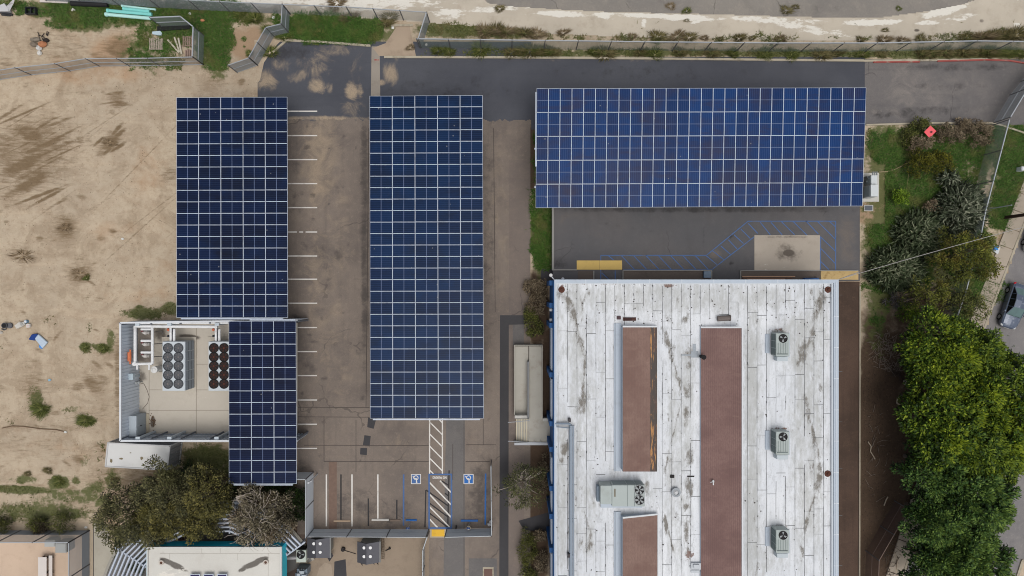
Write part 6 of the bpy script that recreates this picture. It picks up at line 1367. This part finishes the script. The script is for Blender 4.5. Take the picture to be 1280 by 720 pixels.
def clumpy(cl, nrm, rc, per, L, Wd, flat_=.7, out=1.0):
    n = len(cl); k = n*per
    idx = np.repeat(np.arange(n), per)
    o = unit(RNG.normal(size=(k,3)))*(RNG.random(k)**.45)[:,None]*rc; o[:,2] *= flat_
    c = cl[idx]+o
    d = unit(unit(o)*.9+nrm[idx]*out*.5+RNG.normal(size=(k,3))*.35)
    cb = RNG.random(n)
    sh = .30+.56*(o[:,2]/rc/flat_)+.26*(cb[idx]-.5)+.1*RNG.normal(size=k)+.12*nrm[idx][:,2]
    Ls = L*(.6+.8*RNG.random(k)); v = leaf_quads(c, d, Ls, Wd*(.7+.6*RNG.random(k)))
    return v, np.repeat(np.clip(sh,0,1),4)
M_BARK = mat('grey_bark', C(120,106,94), .9, .3, 3); M_BARKP = mat('pale_bark', C(196,184,172), .9, .15, 3)
def limbs(mb, base, cl, n, r0, split=.45):
    top = Vector((base.x, base.y, base.z))
    pts = [cl[i] for i in RNG.choice(len(cl), min(n, len(cl)), replace=False)]
    zc = float(np.mean(cl[:,2])); fork = Vector((base.x, base.y, max(.5, zc*split))); mb.cyl(base, fork, r0, r0*.75, 8)
    for p in pts:
        p = Vector(p); m1 = fork.lerp(p, .5)+Vector((random.uniform(-.3,.3), random.uniform(-.3,.3), .25)); mb.cyl(fork, m1, r0*.42, r0*.25, 6, cap=False); mb.cyl(m1, p, r0*.25, r0*.06, 5, cap=False)
def tree(label, px, py, zc, rx, ry, rz, ncl, rc, per, L, Wd, mleaf, name='tree', cat='tree', group=None, trunk=.25, bark=None, nl=14, fill=.25, zlow=-.35):
    p = P(px, py, zc); r = thing(name, label, cat, (p.x, p.y, 0), group)
    cl, nr = crown_points(rx, ry, rz, ncl, zlow, fill=fill); w = cl+np.array([p.x,p.y,zc])
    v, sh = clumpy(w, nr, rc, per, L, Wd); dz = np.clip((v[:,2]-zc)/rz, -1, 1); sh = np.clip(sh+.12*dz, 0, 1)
    v[:,2] = np.maximum(v[:,2], .04)
    mesh_np('crown', v, 4, mleaf, r, sh)
    m = MB(); limbs(m, Vector((p.x,p.y,0)), w, nl, trunk); m.build('trunk', bark or M_BARK, r); return r
L_FIC = mat_leaf('ficus_leaf', C(16,34,10), C(84,116,34), C(190,206,62)); L_FICD = mat_leaf('ficus_leaf_deep', C(14,30,14), C(74,110,52), C(152,180,86)); L_FICE = mat_leaf('ficus_leaf_mixed', C(16,32,12), C(72,102,36), C(164,184,62))
FG = 'ficus trees of the clipped row along the street'
protos = []
for i in range(3):
    protos.append(None)
fic = [(1168,428,0,'near the brown twigs, at the north west end of the row'),(1212,440,2,'closest to the blue grey car'),(1244,470,2,'bulging over the street at the north east'),(1172,478,0,'on the west side, south of the north western one'),(1212,500,0,'in the middle of the wide northern half'),(1248,520,0,'with the brightest tips over the street'),(1170,530,0,'above the winding pale branch at the west edge'),(1206,556,2,'in the middle of the row'),(1236,566,2,'bulging over the street half way down'),(1167,585,1,'bordering the dark soil at the west'),(1204,612,1,'filling the lower middle of the row'),(1219,632,1,'narrow one beside the street, lower half'),(1165,648,1,'just above the bent brown fence'),(1200,672,1,'second from the bottom edge'),(1207,704,1,'at the bottom edge beside the street'),(1190,545,1,'between the west and east columns, middle of the row'),(1225,545,0,'in the dark gap of the middle of the row'),(1192,455,0,'between the four northern ones'),(1186,690,1,'central one near the bottom edge'),(1170,706,1,'at the bottom edge beside the bent brown fence')]
for (x, y, k, l) in fic:
    lab = 'bright green ficus tree '+l
    if protos[k] is None:
        rr = (2.9,2.7,2.6)[k]
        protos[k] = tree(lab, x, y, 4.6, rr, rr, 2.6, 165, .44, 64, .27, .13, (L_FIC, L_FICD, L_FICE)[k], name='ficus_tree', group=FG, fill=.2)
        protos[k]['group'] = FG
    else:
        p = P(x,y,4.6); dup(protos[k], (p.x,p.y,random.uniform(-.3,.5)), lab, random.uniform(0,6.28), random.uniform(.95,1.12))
L_OAK = mat_leaf('grey_green_leaf', C(26,27,18), C(92,93,62), C(164,158,110), C(104,104,64)); L_OAK2 = mat_leaf('olive_leaf', C(28,28,13), C(100,98,56), C(172,162,94), C(112,108,60)); L_GREY = mat_leaf('dry_grey_leaf', C(42,38,32), C(118,110,88), C(186,176,148), C(130,112,88))
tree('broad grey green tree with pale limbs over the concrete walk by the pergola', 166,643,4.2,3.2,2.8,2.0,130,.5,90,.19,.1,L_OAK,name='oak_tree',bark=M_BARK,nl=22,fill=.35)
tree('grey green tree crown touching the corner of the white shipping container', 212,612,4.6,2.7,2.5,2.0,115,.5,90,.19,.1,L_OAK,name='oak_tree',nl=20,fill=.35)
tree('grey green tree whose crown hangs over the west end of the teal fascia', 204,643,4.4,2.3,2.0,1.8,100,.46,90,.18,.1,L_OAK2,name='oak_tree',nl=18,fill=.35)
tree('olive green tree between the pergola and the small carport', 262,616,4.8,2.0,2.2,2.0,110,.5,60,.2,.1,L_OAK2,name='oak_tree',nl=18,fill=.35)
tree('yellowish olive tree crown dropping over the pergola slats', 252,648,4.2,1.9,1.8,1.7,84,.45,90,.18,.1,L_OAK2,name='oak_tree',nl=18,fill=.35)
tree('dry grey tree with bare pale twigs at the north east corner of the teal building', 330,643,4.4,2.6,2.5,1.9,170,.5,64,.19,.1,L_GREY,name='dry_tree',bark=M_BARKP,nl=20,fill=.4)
# its bare pale twigs
m = MB(); p0 = P(328,646,4.4)
for i in range(60):
    a0 = random.uniform(0,2*PI); rr = random.uniform(.3,2.3); q = Vector((p0.x+rr*math.cos(a0), p0.y+rr*math.sin(a0), 4.9+random.uniform(0,1.5)*(1-rr/3.2)+.4)); a1 = a0+random.uniform(-1,1)
    for k in range(3): q2 = q+Vector((.42*math.cos(a1), .42*math.sin(a1), random.uniform(-.08,.14))); m.cyl(q, q2, .026-.006*k, .02-.006*k, 4, cap=False); q = q2; a1 += random.uniform(-.8,.8)
for i in range(12):
    q = P(298+random.uniform(-4,4),623+random.uniform(-4,6),5.2); a1 = random.uniform(-1,.6)
    for k in range(4): q2 = q+Vector((.5*math.cos(a1), .5*math.sin(a1), random.uniform(-.05,.1))); m.cyl(q, q2, .05-.01*k, .04-.01*k, 4, cap=False); q = q2; a1 += random.uniform(-.6,.6)
o = m.build('twigs', M_BARKP, [x for x in bpy.data.objects if x.name.startswith('dry_tree')][0]); o['kind'] = 'stuff'
L_DG = mat_leaf('deep_green_leaf', C(14,26,12), C(44,66,32), C(84,110,50)); L_SH = mat_leaf('shrub_leaf', C(34,38,18), C(98,104,52), C(156,158,84)); L_BR = mat_leaf('brown_shrub_leaf', C(64,54,42), C(140,124,100), C(186,170,142)); L_LIME = mat_leaf('lime_leaf', C(36,60,14), C(104,140,36), C(176,204,66)); L_YEL = mat_leaf('yellow_green_leaf', C(26,28,8), C(96,98,30), C(160,156,54)); L_OLV = mat_leaf('olive_crown_leaf', C(30,34,12), C(104,112,44), C(168,170,76), C(132,116,54))
def shrub(label, px, py, rx, ry, h, ml, n=40, rc=.3, per=40, L=.16, Wd=.08, name='shrub', group=None, cat='shrub'):
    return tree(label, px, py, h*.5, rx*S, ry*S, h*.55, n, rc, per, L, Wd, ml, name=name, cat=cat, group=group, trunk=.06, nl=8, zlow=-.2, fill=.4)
shrub('dark green ivy like shrub in the corner of the slatted screen wall', 370,625,13,26,1.4,L_DG,70)
shrub('dark green shrub south of the small carport', 330,612,30,10,1.3,L_DG,70); shrub('dark green shrub between the olive tree and the small carport', 285,612,14,16,1.6,L_DG,50)
shrub('dark bushy shrub in the gap between the grey green trees', 240,592,20,14,1.8,L_DG,60); shrub('dark green shrub at the foot of the dry grey tree', 352,655,10,14,1.4,L_DG,40)
tree('bushy olive tree with brown tints under the service wire beside the sidewalk', 1205,320,3.2,2.6,2.4,2.0,130,.48,60,.2,.1,L_OLV,name='olive_tree',nl=16)
tree('thin olive tree growing between the ficus row and the succulents', 1160,370,2.6,2.2,1.7,1.4,60,.42,46,.18,.09,L_OLV,name='olive_tree',nl=24,fill=.5)
tree('loose green tree behind the fence end above the ficus row', 1205,380,2.4,2.0,1.6,1.4,60,.45,40,.18,.09,L_SH,name='olive_tree',nl=14,fill=.5)
shrub('small yellow green shrub at the top left corner of the ficus row', 1134,390,12,9,1.6,L_LIME,36)
shrub('yellow green bush with dark heart where the tan cable ends', 1152,205,18,16,1.7,L_YEL,70); shrub('yellower half of the bush right of the cable end', 1176,202,14,11,1.3,L_YEL,45)
shrub('small bright lime shrub below the switchgear', 1124,246,10,8,1.1,L_LIME,38)
shrub('dry brown shrub standing below the pink diamond panel', 1150,180,16,9,1.3,L_BR,40); shrub('dry brown shrub right of the pink diamond panel', 1186,168,15,11,1.4,L_BR,45); shrub('dry brown shrub touching the slanting fence corner', 1222,166,17,15,1.5,L_BR,60); shrub('brown green shrub leaning over the kerb above the pink diamond panel', 1150,156,11,7,1.1,L_SH,30); shrub('brown green shrub between the diamond panel and the fence on the kerb', 1206,158,10,8,1.2,L_BR,30)
shrub('low green shrub in the grass at the left of the diamond panel', 1136,172,8,10,.8,L_SH,22)
# strip beside the white-roofed building
shrub('dry brown shrub at the north west corner of the white-roofed building', 669,357,13,8,1.2,L_BR,40); shrub('brown shrub strip along the west wall above the ramp', 670,378,11,16,1.0,L_BR,45); shrub('green shrub on the planting strip just above the ramp', 668,404,9,14,1.0,L_SH,36); shrub('green brown shrub beside the end of the dark trench patch', 663,392,6,7,.8,L_SH,20)
tree('spiky green tree by the west wall below the entrance ramp', 653,606,2.6,2.0,2.1,1.4,60,.45,40,.26,.06,mat_leaf('spiky_leaf', C(30,34,16), C(92,98,58), C(150,150,98)),name='tree',nl=30,bark=M_BARKP,fill=.5)
shrub('fluffy bright green bush by the west wall below the paved crossing', 660,684,10,20,1.3,mat_leaf('feathery_leaf', C(34,36,14), C(98,104,46), C(140,138,70)),60,.3,50,.22,.04); shrub('dry brown bush at the top of the fluffy green one', 676,668,8,8,1.1,L_BR,24)
shrub('brown twiggy bush by the west wall at the bottom', 676,700,8,14,1.0,L_BR,26); shrub('yellow green bush by the west wall cut by the bottom edge', 662,718,10,8,1.1,L_SH,26); shrub('dark brown dry shrub against the wall below the ramp', 680,590,7,22,.9,L_BR,36)
for x, y, rx, ry, ml, l in ((47,654,9,7,L_SH,'olive bush in the dirt strip outside the walled enclosure'),(3,657,8,7,L_SH,'olive bush at the left edge outside the walled enclosure'),(77,652,12,12,L_SH,'spreading olive bush at the end of the dirt strip by the concrete walk'),(50,658,9,6,mat_leaf('dark_dry_leaf', C(36,30,26), C(84,74,60), C(120,106,84)),'dark dry bush right behind the olive one outside the enclosure')): shrub(l,x,y,rx,ry,1.2,ml,34,.3,45,.2,.04)
# tussocks
def tuft_mesh(n, r, h):
    a = RNG.random(n)*2*PI; t = RNG.random(n); rad = r*np.sqrt(RNG.random(n))*.75*(1+.35*np.sin(a*3+1))
    c = np.stack([rad*np.cos(a), rad*np.sin(a), np.zeros(n)], 1); lean = .3+.9*RNG.random(n)
    tip = c+np.stack([np.cos(a)*lean*r, np.sin(a)*lean*r, h*(.5+.6*RNG.random(n))], 1)
    s = np.stack([-np.sin(a), np.cos(a), np.zeros(n)], 1)*.028
    return np.stack([c-s, c+s, tip], 1).reshape(-1,3), np.repeat(RNG.random(n), 3)
L_TUF = mat_leaf('tussock_blade', C(70,66,40), C(126,118,76), C(176,162,116)); L_TUFG = mat_leaf('green_tussock_blade', C(60,70,30), C(114,126,62), C(166,166,100)); L_TUFD = mat_leaf('dry_tussock_blade', C(84,70,52), C(146,128,98), C(190,172,140)); L_SCRUB = mat_leaf('dead_scrub_twig', C(88,70,50), C(140,118,90), C(186,164,132))
tp = {}
def tuft(px, py, r, ml, label, group, flatk=1):
    key = ml.name
    if key not in tp:
        v, sh = tuft_mesh(95 if ml is L_SCRUB else 300, .6, .7); p = P(px, py, 0); o = mesh_np('grass_tuft', v, 3, ml, None, sh); tp[key] = o
    else: o = tp[key].copy(); COL.objects.link(o)
    o.location = P(px,py,0); o.rotation_euler = (0,0,random.uniform(0,6.28)); k = r*S/.75; o.scale = (k*random.uniform(.9,1.6), k*random.uniform(.55,.95), min(k,1.1)*random.uniform(.5,.9)*flatk); o.rotation_euler.z = random.uniform(-.3,.3)+(3.14 if random.random() < .5 else 0); tag(o, label, 'grass tuft', group)
    return o
G1 = 'tufts at the foot of the long road fence'
for x, y, r in ((548,64,9),(562,66,8),(601,63,11),(640,66,9),(652,66,7),(664,64,11),(676,66,9),(688,65,9),(742,66,10),(757,67,10),(800,67,8),(818,68,8),(850,66,10),(890,67,7),(915,67,8),(955,68,9),(990,69,10),(1027,69,10),(1048,67,7),(1078,68,9),(1100,68,7),(1152,67,9),(1166,66,10),(1182,66,9),(1204,66,12),(1230,67,12),(1240,65,11),(1258,66,11),(1275,68,11)):
    tuft(x, y, r, random.choice((L_TUF, L_TUFG, L_TUF)), 'dry tuft of grass between the kerb and the long road fence', G1)
G2 = 'tufts along the edge of the concrete channel'
for x, y, r in ((606,40,11),(620,39,12),(632,40,10),(655,42,10),(672,43,8),(704,41,6),(790,46,6),(822,46,8),(846,46,9),(862,47,8),(880,48,6),(900,49,5),(924,48,8),(940,48,5),(975,50,6),(1075,50,7),(1105,50,8),(1128,51,6),(1150,49,7),(1208,48,8),(1228,47,10),(1240,46,9),(1256,45,10),(1270,44,11)):
    tuft(x, y, r, random.choice((L_TUFD, L_TUF)), 'brownish tuft of grass on the edge of the concrete channel behind the long fence', G2)
for x, y, r, ml, l in ((437,22,9,L_TUFD,'dry tuft pushing through the fence above the bright grass strip'),(482,30,9,L_TUF,'dry tuft at the right end of the bright grass strip'),(487,22,8,L_TUF,'dry tuft leaning on the fence beside the dusty apron'),(395,24,7,L_TUFG,'green tuft at the top of the bright grass strip'),(356,46,10,L_TUFG,'green tuft at the inner corner of the dense grey fence'),(337,66,8,L_TUFG,'green tuft at the foot of the dense grey fence panels'),(312,67,5,L_TUFG,'small bright tuft beside the open gate leaf'),(400,43,8,L_TUFG,'green tuft at the lower edge of the bright grass strip'),
   (300,18,8,L_TUFG,'yellow green tuft in the strip above the sandy patch'),(318,24,9,L_TUFG,'yellow green tuft right of the sandy strip'),(338,38,8,L_TUFG,'green tuft under the upper fence panel'),(421,4,12,L_TUFD,'dry tuft growing out of the concrete channel beside the fence'),(858,14,6,L_TUFG,'green tuft on the white edge of the channel'),(858,26,3,L_TUF,'tiny dry tuft below the green tuft on the channel bank'),(838,8,5,L_TUFD,'brown dead tuft on the grey channel surface'),(625,11,7,L_TUF,'olive tuft on the channel bank right of the fence corner'),(1123,11,4,L_TUFG,'dark green tuft on the grey channel surface at the right'),(1106,38,4,L_TUF,'small tuft on the channel bank at the right'),(983,13,6,L_TUF,'low olive tuft on the grey channel surface'),(994,9,4,L_TUF,'low olive tuft next to another on the grey surface'),(513,60,6,L_TUFD,'dry tuft at the bottom of the fence return'),
   (82,285,9,L_SCRUB,'dry brown bush alone on the bare dirt'),(28,320,11,L_SCRUB,'faded dry bush at the left of the bare dirt'),(100,343,9,L_SCRUB,'dry bush with a green heart on the bare dirt'),(108,348,4,L_TUFG,'green sprout in the heart of a dry bush'),(137,178,8,L_SCRUB,'dark dry weeds left of the navy carport'),(107,526,11,L_TUFG,'low green weed patch left of the chiller yard wall'),(107,434,6,L_TUFG,'round green weed near the chiller yard corner'),(130,436,8,L_TUFG,'trailing green weed by the chiller yard wall'),(52,512,9,L_TUFG,'green weeds below the dirt stain at the left'),(74,602,7,L_TUFG,'tall green weeds at the end of the green band'),(60,588,5,L_TUF,'olive weeds at the lower left'),(35,592,5,L_TUF,'olive weeds above the green band'),(145,600,6,L_TUF,'dry weeds left of the big tree')):
    tuft(x, y, r, ml, l, None, .3 if ml is L_SCRUB else .8)
# succulent thicket: many thin grey green stems
def succ(label, px, py, rx, ry, h, n, ml, name='succulent'):
    p = P(px,py,h*.5); r = thing(name, label, 'succulent', (p.x,p.y,0), None)
    a = RNG.random(n)*2*PI; rad = np.sqrt(RNG.random(n)); bx = p.x+rad*np.cos(a)*rx*S; by = p.y+rad*np.sin(a)*ry*S
    bz = h*(1-.75*rad**2)*(.55+.45*RNG.random(n)); d = np.stack([np.cos(a)*rad*.8, np.sin(a)*rad*.8, .35+.3*RNG.random(n)],1)+RNG.normal(size=(n,3))*.5
    d = unit(d); V = []; SH = []
    lum = RNG.random(n)**1.6; c = np.stack([bx,by,bz],1); ln = .4+.5*RNG.random(n); wv = .07
    for k in range(2):
        d2 = unit(d+RNG.normal(size=(n,3))*.35); e = c+d*(ln/2)[:,None]
        s = unit(np.cross(d, RNG.normal(size=(n,3))))*wv; t = unit(np.cross(d, s))*wv
        for u1, u2 in ((s, t), (t, -s), (-s, -t), (-t, s)): V.append(np.stack([c+u1, c+u2, e+u2*(.85 if k == 0 else .35), e+u1*(.85 if k == 0 else .35)],1))
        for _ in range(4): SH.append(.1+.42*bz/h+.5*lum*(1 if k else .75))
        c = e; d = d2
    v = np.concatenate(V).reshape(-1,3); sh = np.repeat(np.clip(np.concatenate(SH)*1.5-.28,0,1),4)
    mesh_np('stems', v, 4, ml, r, sh); m = MB()
    for i in range(14): j = random.randrange(n); m.cyl((p.x+random.uniform(-.3,.3),p.y+random.uniform(-.3,.3),0), tuple((np.array([bx[j],by[j],bz[j]]))), .08, .04, 5, cap=False)
    m.build('trunk', M_BARK, r); return r
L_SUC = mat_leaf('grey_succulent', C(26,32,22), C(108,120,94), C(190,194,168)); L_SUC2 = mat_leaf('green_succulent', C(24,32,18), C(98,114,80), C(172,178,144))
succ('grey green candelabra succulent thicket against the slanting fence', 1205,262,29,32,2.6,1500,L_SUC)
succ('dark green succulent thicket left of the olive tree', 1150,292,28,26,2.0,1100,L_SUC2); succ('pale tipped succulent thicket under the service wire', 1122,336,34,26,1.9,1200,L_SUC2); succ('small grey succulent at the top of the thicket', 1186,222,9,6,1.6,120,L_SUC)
shrub('grey brown shrub left of the succulent thicket', 1164,258,9,8,1.0,L_BR,20); shrub('bluish grey twiggy shrub below the succulents', 1122,374,14,10,.9,mat_leaf('ash_leaf', C(48,44,44), C(108,104,104), C(150,146,144)),26)
# brush piles: bare twigs
def brush(label, px, py, rx, ry, n, m_, z=.5):
    mb = MB()
    for i in range(n):
        a0 = random.uniform(0,2*PI); q = math.sqrt(random.random()); A = P(px+rx*q*math.cos(a0), py+ry*q*math.sin(a0), 0); A.z = random.uniform(.05,z); b0 = random.uniform(0,2*PI); k = random.uniform(.3,1.1)
        mid = A+Vector((math.cos(b0)*k*.5, math.sin(b0)*k*.5, random.uniform(-.05,.2))); B = mid+Vector((math.cos(b0+random.uniform(-.6,.6))*k*.5, math.sin(b0+random.uniform(-.6,.6))*k*.5, random.uniform(-.2,.1))); B.z = max(.03,B.z)
        mb.cyl(A, mid, .022, .018, 4, cap=False); mb.cyl(mid, B, .018, .008, 4, cap=False)
    return tag(mb.build('brush_pile', m_), label, 'brush pile', None, 'stuff')
brush('heap of bare grey twigs on the dark soil left of the ficus row', 1110,440,22,26,170,mat('grey_twig', C(150,136,124), .9, .2, 3)); brush('bare brown twigs under the thin olive tree', 1150,380,34,18,150,mat('brown_twig', C(110,96,84), .9, .2, 3), 1.2); brush('dark twigs at the lower part of the grey heap', 1124,462,14,12,80,mat('dark_twig', C(74,64,58), .9, .2, 3))
brush('scattered pale twigs on the dark soil beside the alley', 1095,570,16,60,26,mat('grey_twig', C(150,136,124)), .1); brush('brown dead branches on the soil between the bent fence and the ficus row', 1112,690,12,30,60,mat('brown_twig', C(110,96,84)), .2)
m = MB(); pts = [P(1128,494,.5),P(1122,498,.5),P(1121,504,.45),P(1127,507,.4),P(1124,513,.4),P(1126,519,.4),P(1130,522,.6)]; m.tube(pts, .07, 6)
tag(m.build('winding_branch', mat('pale_branch', C(196,180,158), .9, .15)), 'winding pale bare branch at the west edge of the ficus row', 'branch')
m = MB(); m.tube([P(1085,552,.1),P(1089,558,.15),P(1088,564,.1),P(1094,574,.1)], .05, 5); m.tube([P(1105,632,.1),P(1108,624,.15),P(1110,621,.1)], .06, 5); m.tube([P(1118,690,.1),P(1122,700,.2),P(1120,716,.1)], .05, 5)
tag(m.build('fallen_branches', mat('pale_branch', C(196,180,158))), 'few fallen pale branches on the dark soil left of the ficus row', 'branches')
tag(MB().pprism([(1132,476),(1139,474),(1140,481),(1133,482)], .02, .5).build('concrete_block', M_KERB, bevel=.03), 'grey concrete block at the west edge of the ficus row', 'block')
# grass blades over the green ground
def grass(label_mat, rect, per_m2, hgt, mask, ml, thr=.42, excl=()):
    x0, y0, x1, y1 = rect; n = int((x1-x0)*(y1-y0)*S*S*per_m2); px = x0+(x1-x0)*RNG.random(n); py = y0+(y1-y0)*RNG.random(n)
    wx = (px-640)*S; wy = (360-py)*S; mk = mask(px,py)+1.5*(fbm(wx,wy,.9)-.5)+1.2*(fbm(wx+40,wy,.28)-.5)
    ok = mk > thr+.25*RNG.random(n)
    for q in excl: ok &= ~((px > q[0]) & (px < q[2]) & (py > q[1]) & (py < q[3]))
    px, py, wx, wy = px[ok], py[ok], wx[ok], wy[ok]; n = len(px); a = RNG.random(n)*2*PI
    cl = fbm(wx,wy,1.3); h = hgt*(.4+.8*RNG.random(n))*(.6+.9*cl)
    c = np.stack([wx,wy,np.full(n,.005)],1); s = np.stack([-np.sin(a),np.cos(a),np.zeros(n)],1)*(.022+.02*RNG.random(n))[:,None]
    tip = c+np.stack([np.cos(a)*h*.8, np.sin(a)*h*.8, h*.75],1)
    o = mesh_np('grass', np.stack([c-s,c+s,tip],1).reshape(-1,3), 3, ml, None, np.repeat(np.clip(.15+.5*cl+.35*RNG.random(n),0,1),3))
    return tag(o, label_mat, 'grass', None, 'stuff')
L_GR = mat_leaf('grass_blade', C(36,64,24), C(82,122,50), C(134,158,80), C(138,132,80)); L_GRD = mat_leaf('grass_blade_olive', C(60,68,34), C(108,118,64), C(164,158,104), C(148,132,94))
def gmr(px, py): return blobs(px, py, [q for q in GREEN])
grass('green grass round the teal pipes, pallets and crates at the top left', (0,0,360,88), 230, .3, gmr, L_GR, .26, [(316,50,362,100),(0,36,120,88)])
grass('bright lush grass strip below the channel fence', (355,15,490,56), 260, .42, gmr, L_GR, .3)
grass('olive grass along both sides of the long road fence', (525,28,1290,75), 120, .35, gmr, L_GRD, .45, [(0,71,9999,99)])
grass('green grass bank between the path and the dock yard wall', (655,160,689.5,338), 220, .4, gmr, L_GR, .45)
grass('patchy green grass between the carport, the succulents and the street', (1076,157,1290,450), 240, .3, gmr, L_GR, .5, [(1076,205,1106,280)])
grass('thin olive weeds over the lower left dirt and under the container', (0,370,300,665), 60, .25, gmr, L_GRD, .42, [(132,400,373,553),(132,553,226,590)])
lawnm = lambda px, py: 1.2*((((px-265)/146)**2+((762-py)/146)**2 < 1.6) & (((px-265)**2+(762-py)**2) > 143**2)).astype(float)
struct(flat('lawn_soil', [(143,678),(160,655),(176,660),(150,700),(143,718)], .018, mat('dark_green_soil', C(36,52,30), .9, .3, 3)))
grass('dark green lawn wedge between the walk and the pergola kerb', (143,660,185,725), 300, .25, lambda px, py: 1.4*((px > 143.5) & ((px-265)**2+(762-py)**2 > 143.5**2) & ((px-265)**2+(762-py)**2 < 175**2)).astype(float), L_DG, .4)
# leaf litter / mulch on the dark soil
n = 2600; px = 1078+RNG.random(n)*58; py = 420+RNG.random(n)*300; wx = (px-640)*S; wy = (360-py)*S; a = RNG.random(n)*2*PI; c = np.stack([wx,wy,.01+.03*RNG.random(n)],1)
d = np.stack([np.cos(a),np.sin(a),.1*RNG.random(n)],1)
o = mesh_np('leaf_litter', leaf_quads(c, d, .05+.1*RNG.random(n), .03+.04*RNG.random(n), .2), 4, mat_leaf('litter_leaf', C(44,34,28), C(92,68,50), C(140,112,84)), None, np.repeat(RNG.random(n)**1.5,4)); tag(o, 'brown leaf litter on the dark soil between the alley and the ficus row', 'leaf litter', None, 'stuff')
# pebbles and twigs on the dirt field
n = 3500; px = RNG.random(n)*340; py = 90+RNG.random(n)*560; ok = ~((px > 148) & (py > 400)); px, py = px[ok], py[ok]; n = len(px); wx = (px-640)*S; wy = (360-py)*S; k2 = fbm(wx,wy,.3) > .42; wx, wy = wx[k2], wy[k2]; n = len(wx)
a = RNG.random(n)*2*PI; c = np.stack([wx,wy,np.full(n,.02)],1); d = np.stack([np.cos(a),np.sin(a),.2*RNG.random(n)],1)
o = mesh_np('pebbles', leaf_quads(c, d, .05+.1*RNG.random(n)**2, .04+.06*RNG.random(n)**2, .3), 4, mat_leaf('dirt_debris', C(96,80,62), C(146,124,100), C(206,190,166)), None, np.repeat(RNG.random(n),4)); tag(o, 'small pebbles and straw scattered over the bare dirt field', 'pebbles', None, 'stuff')
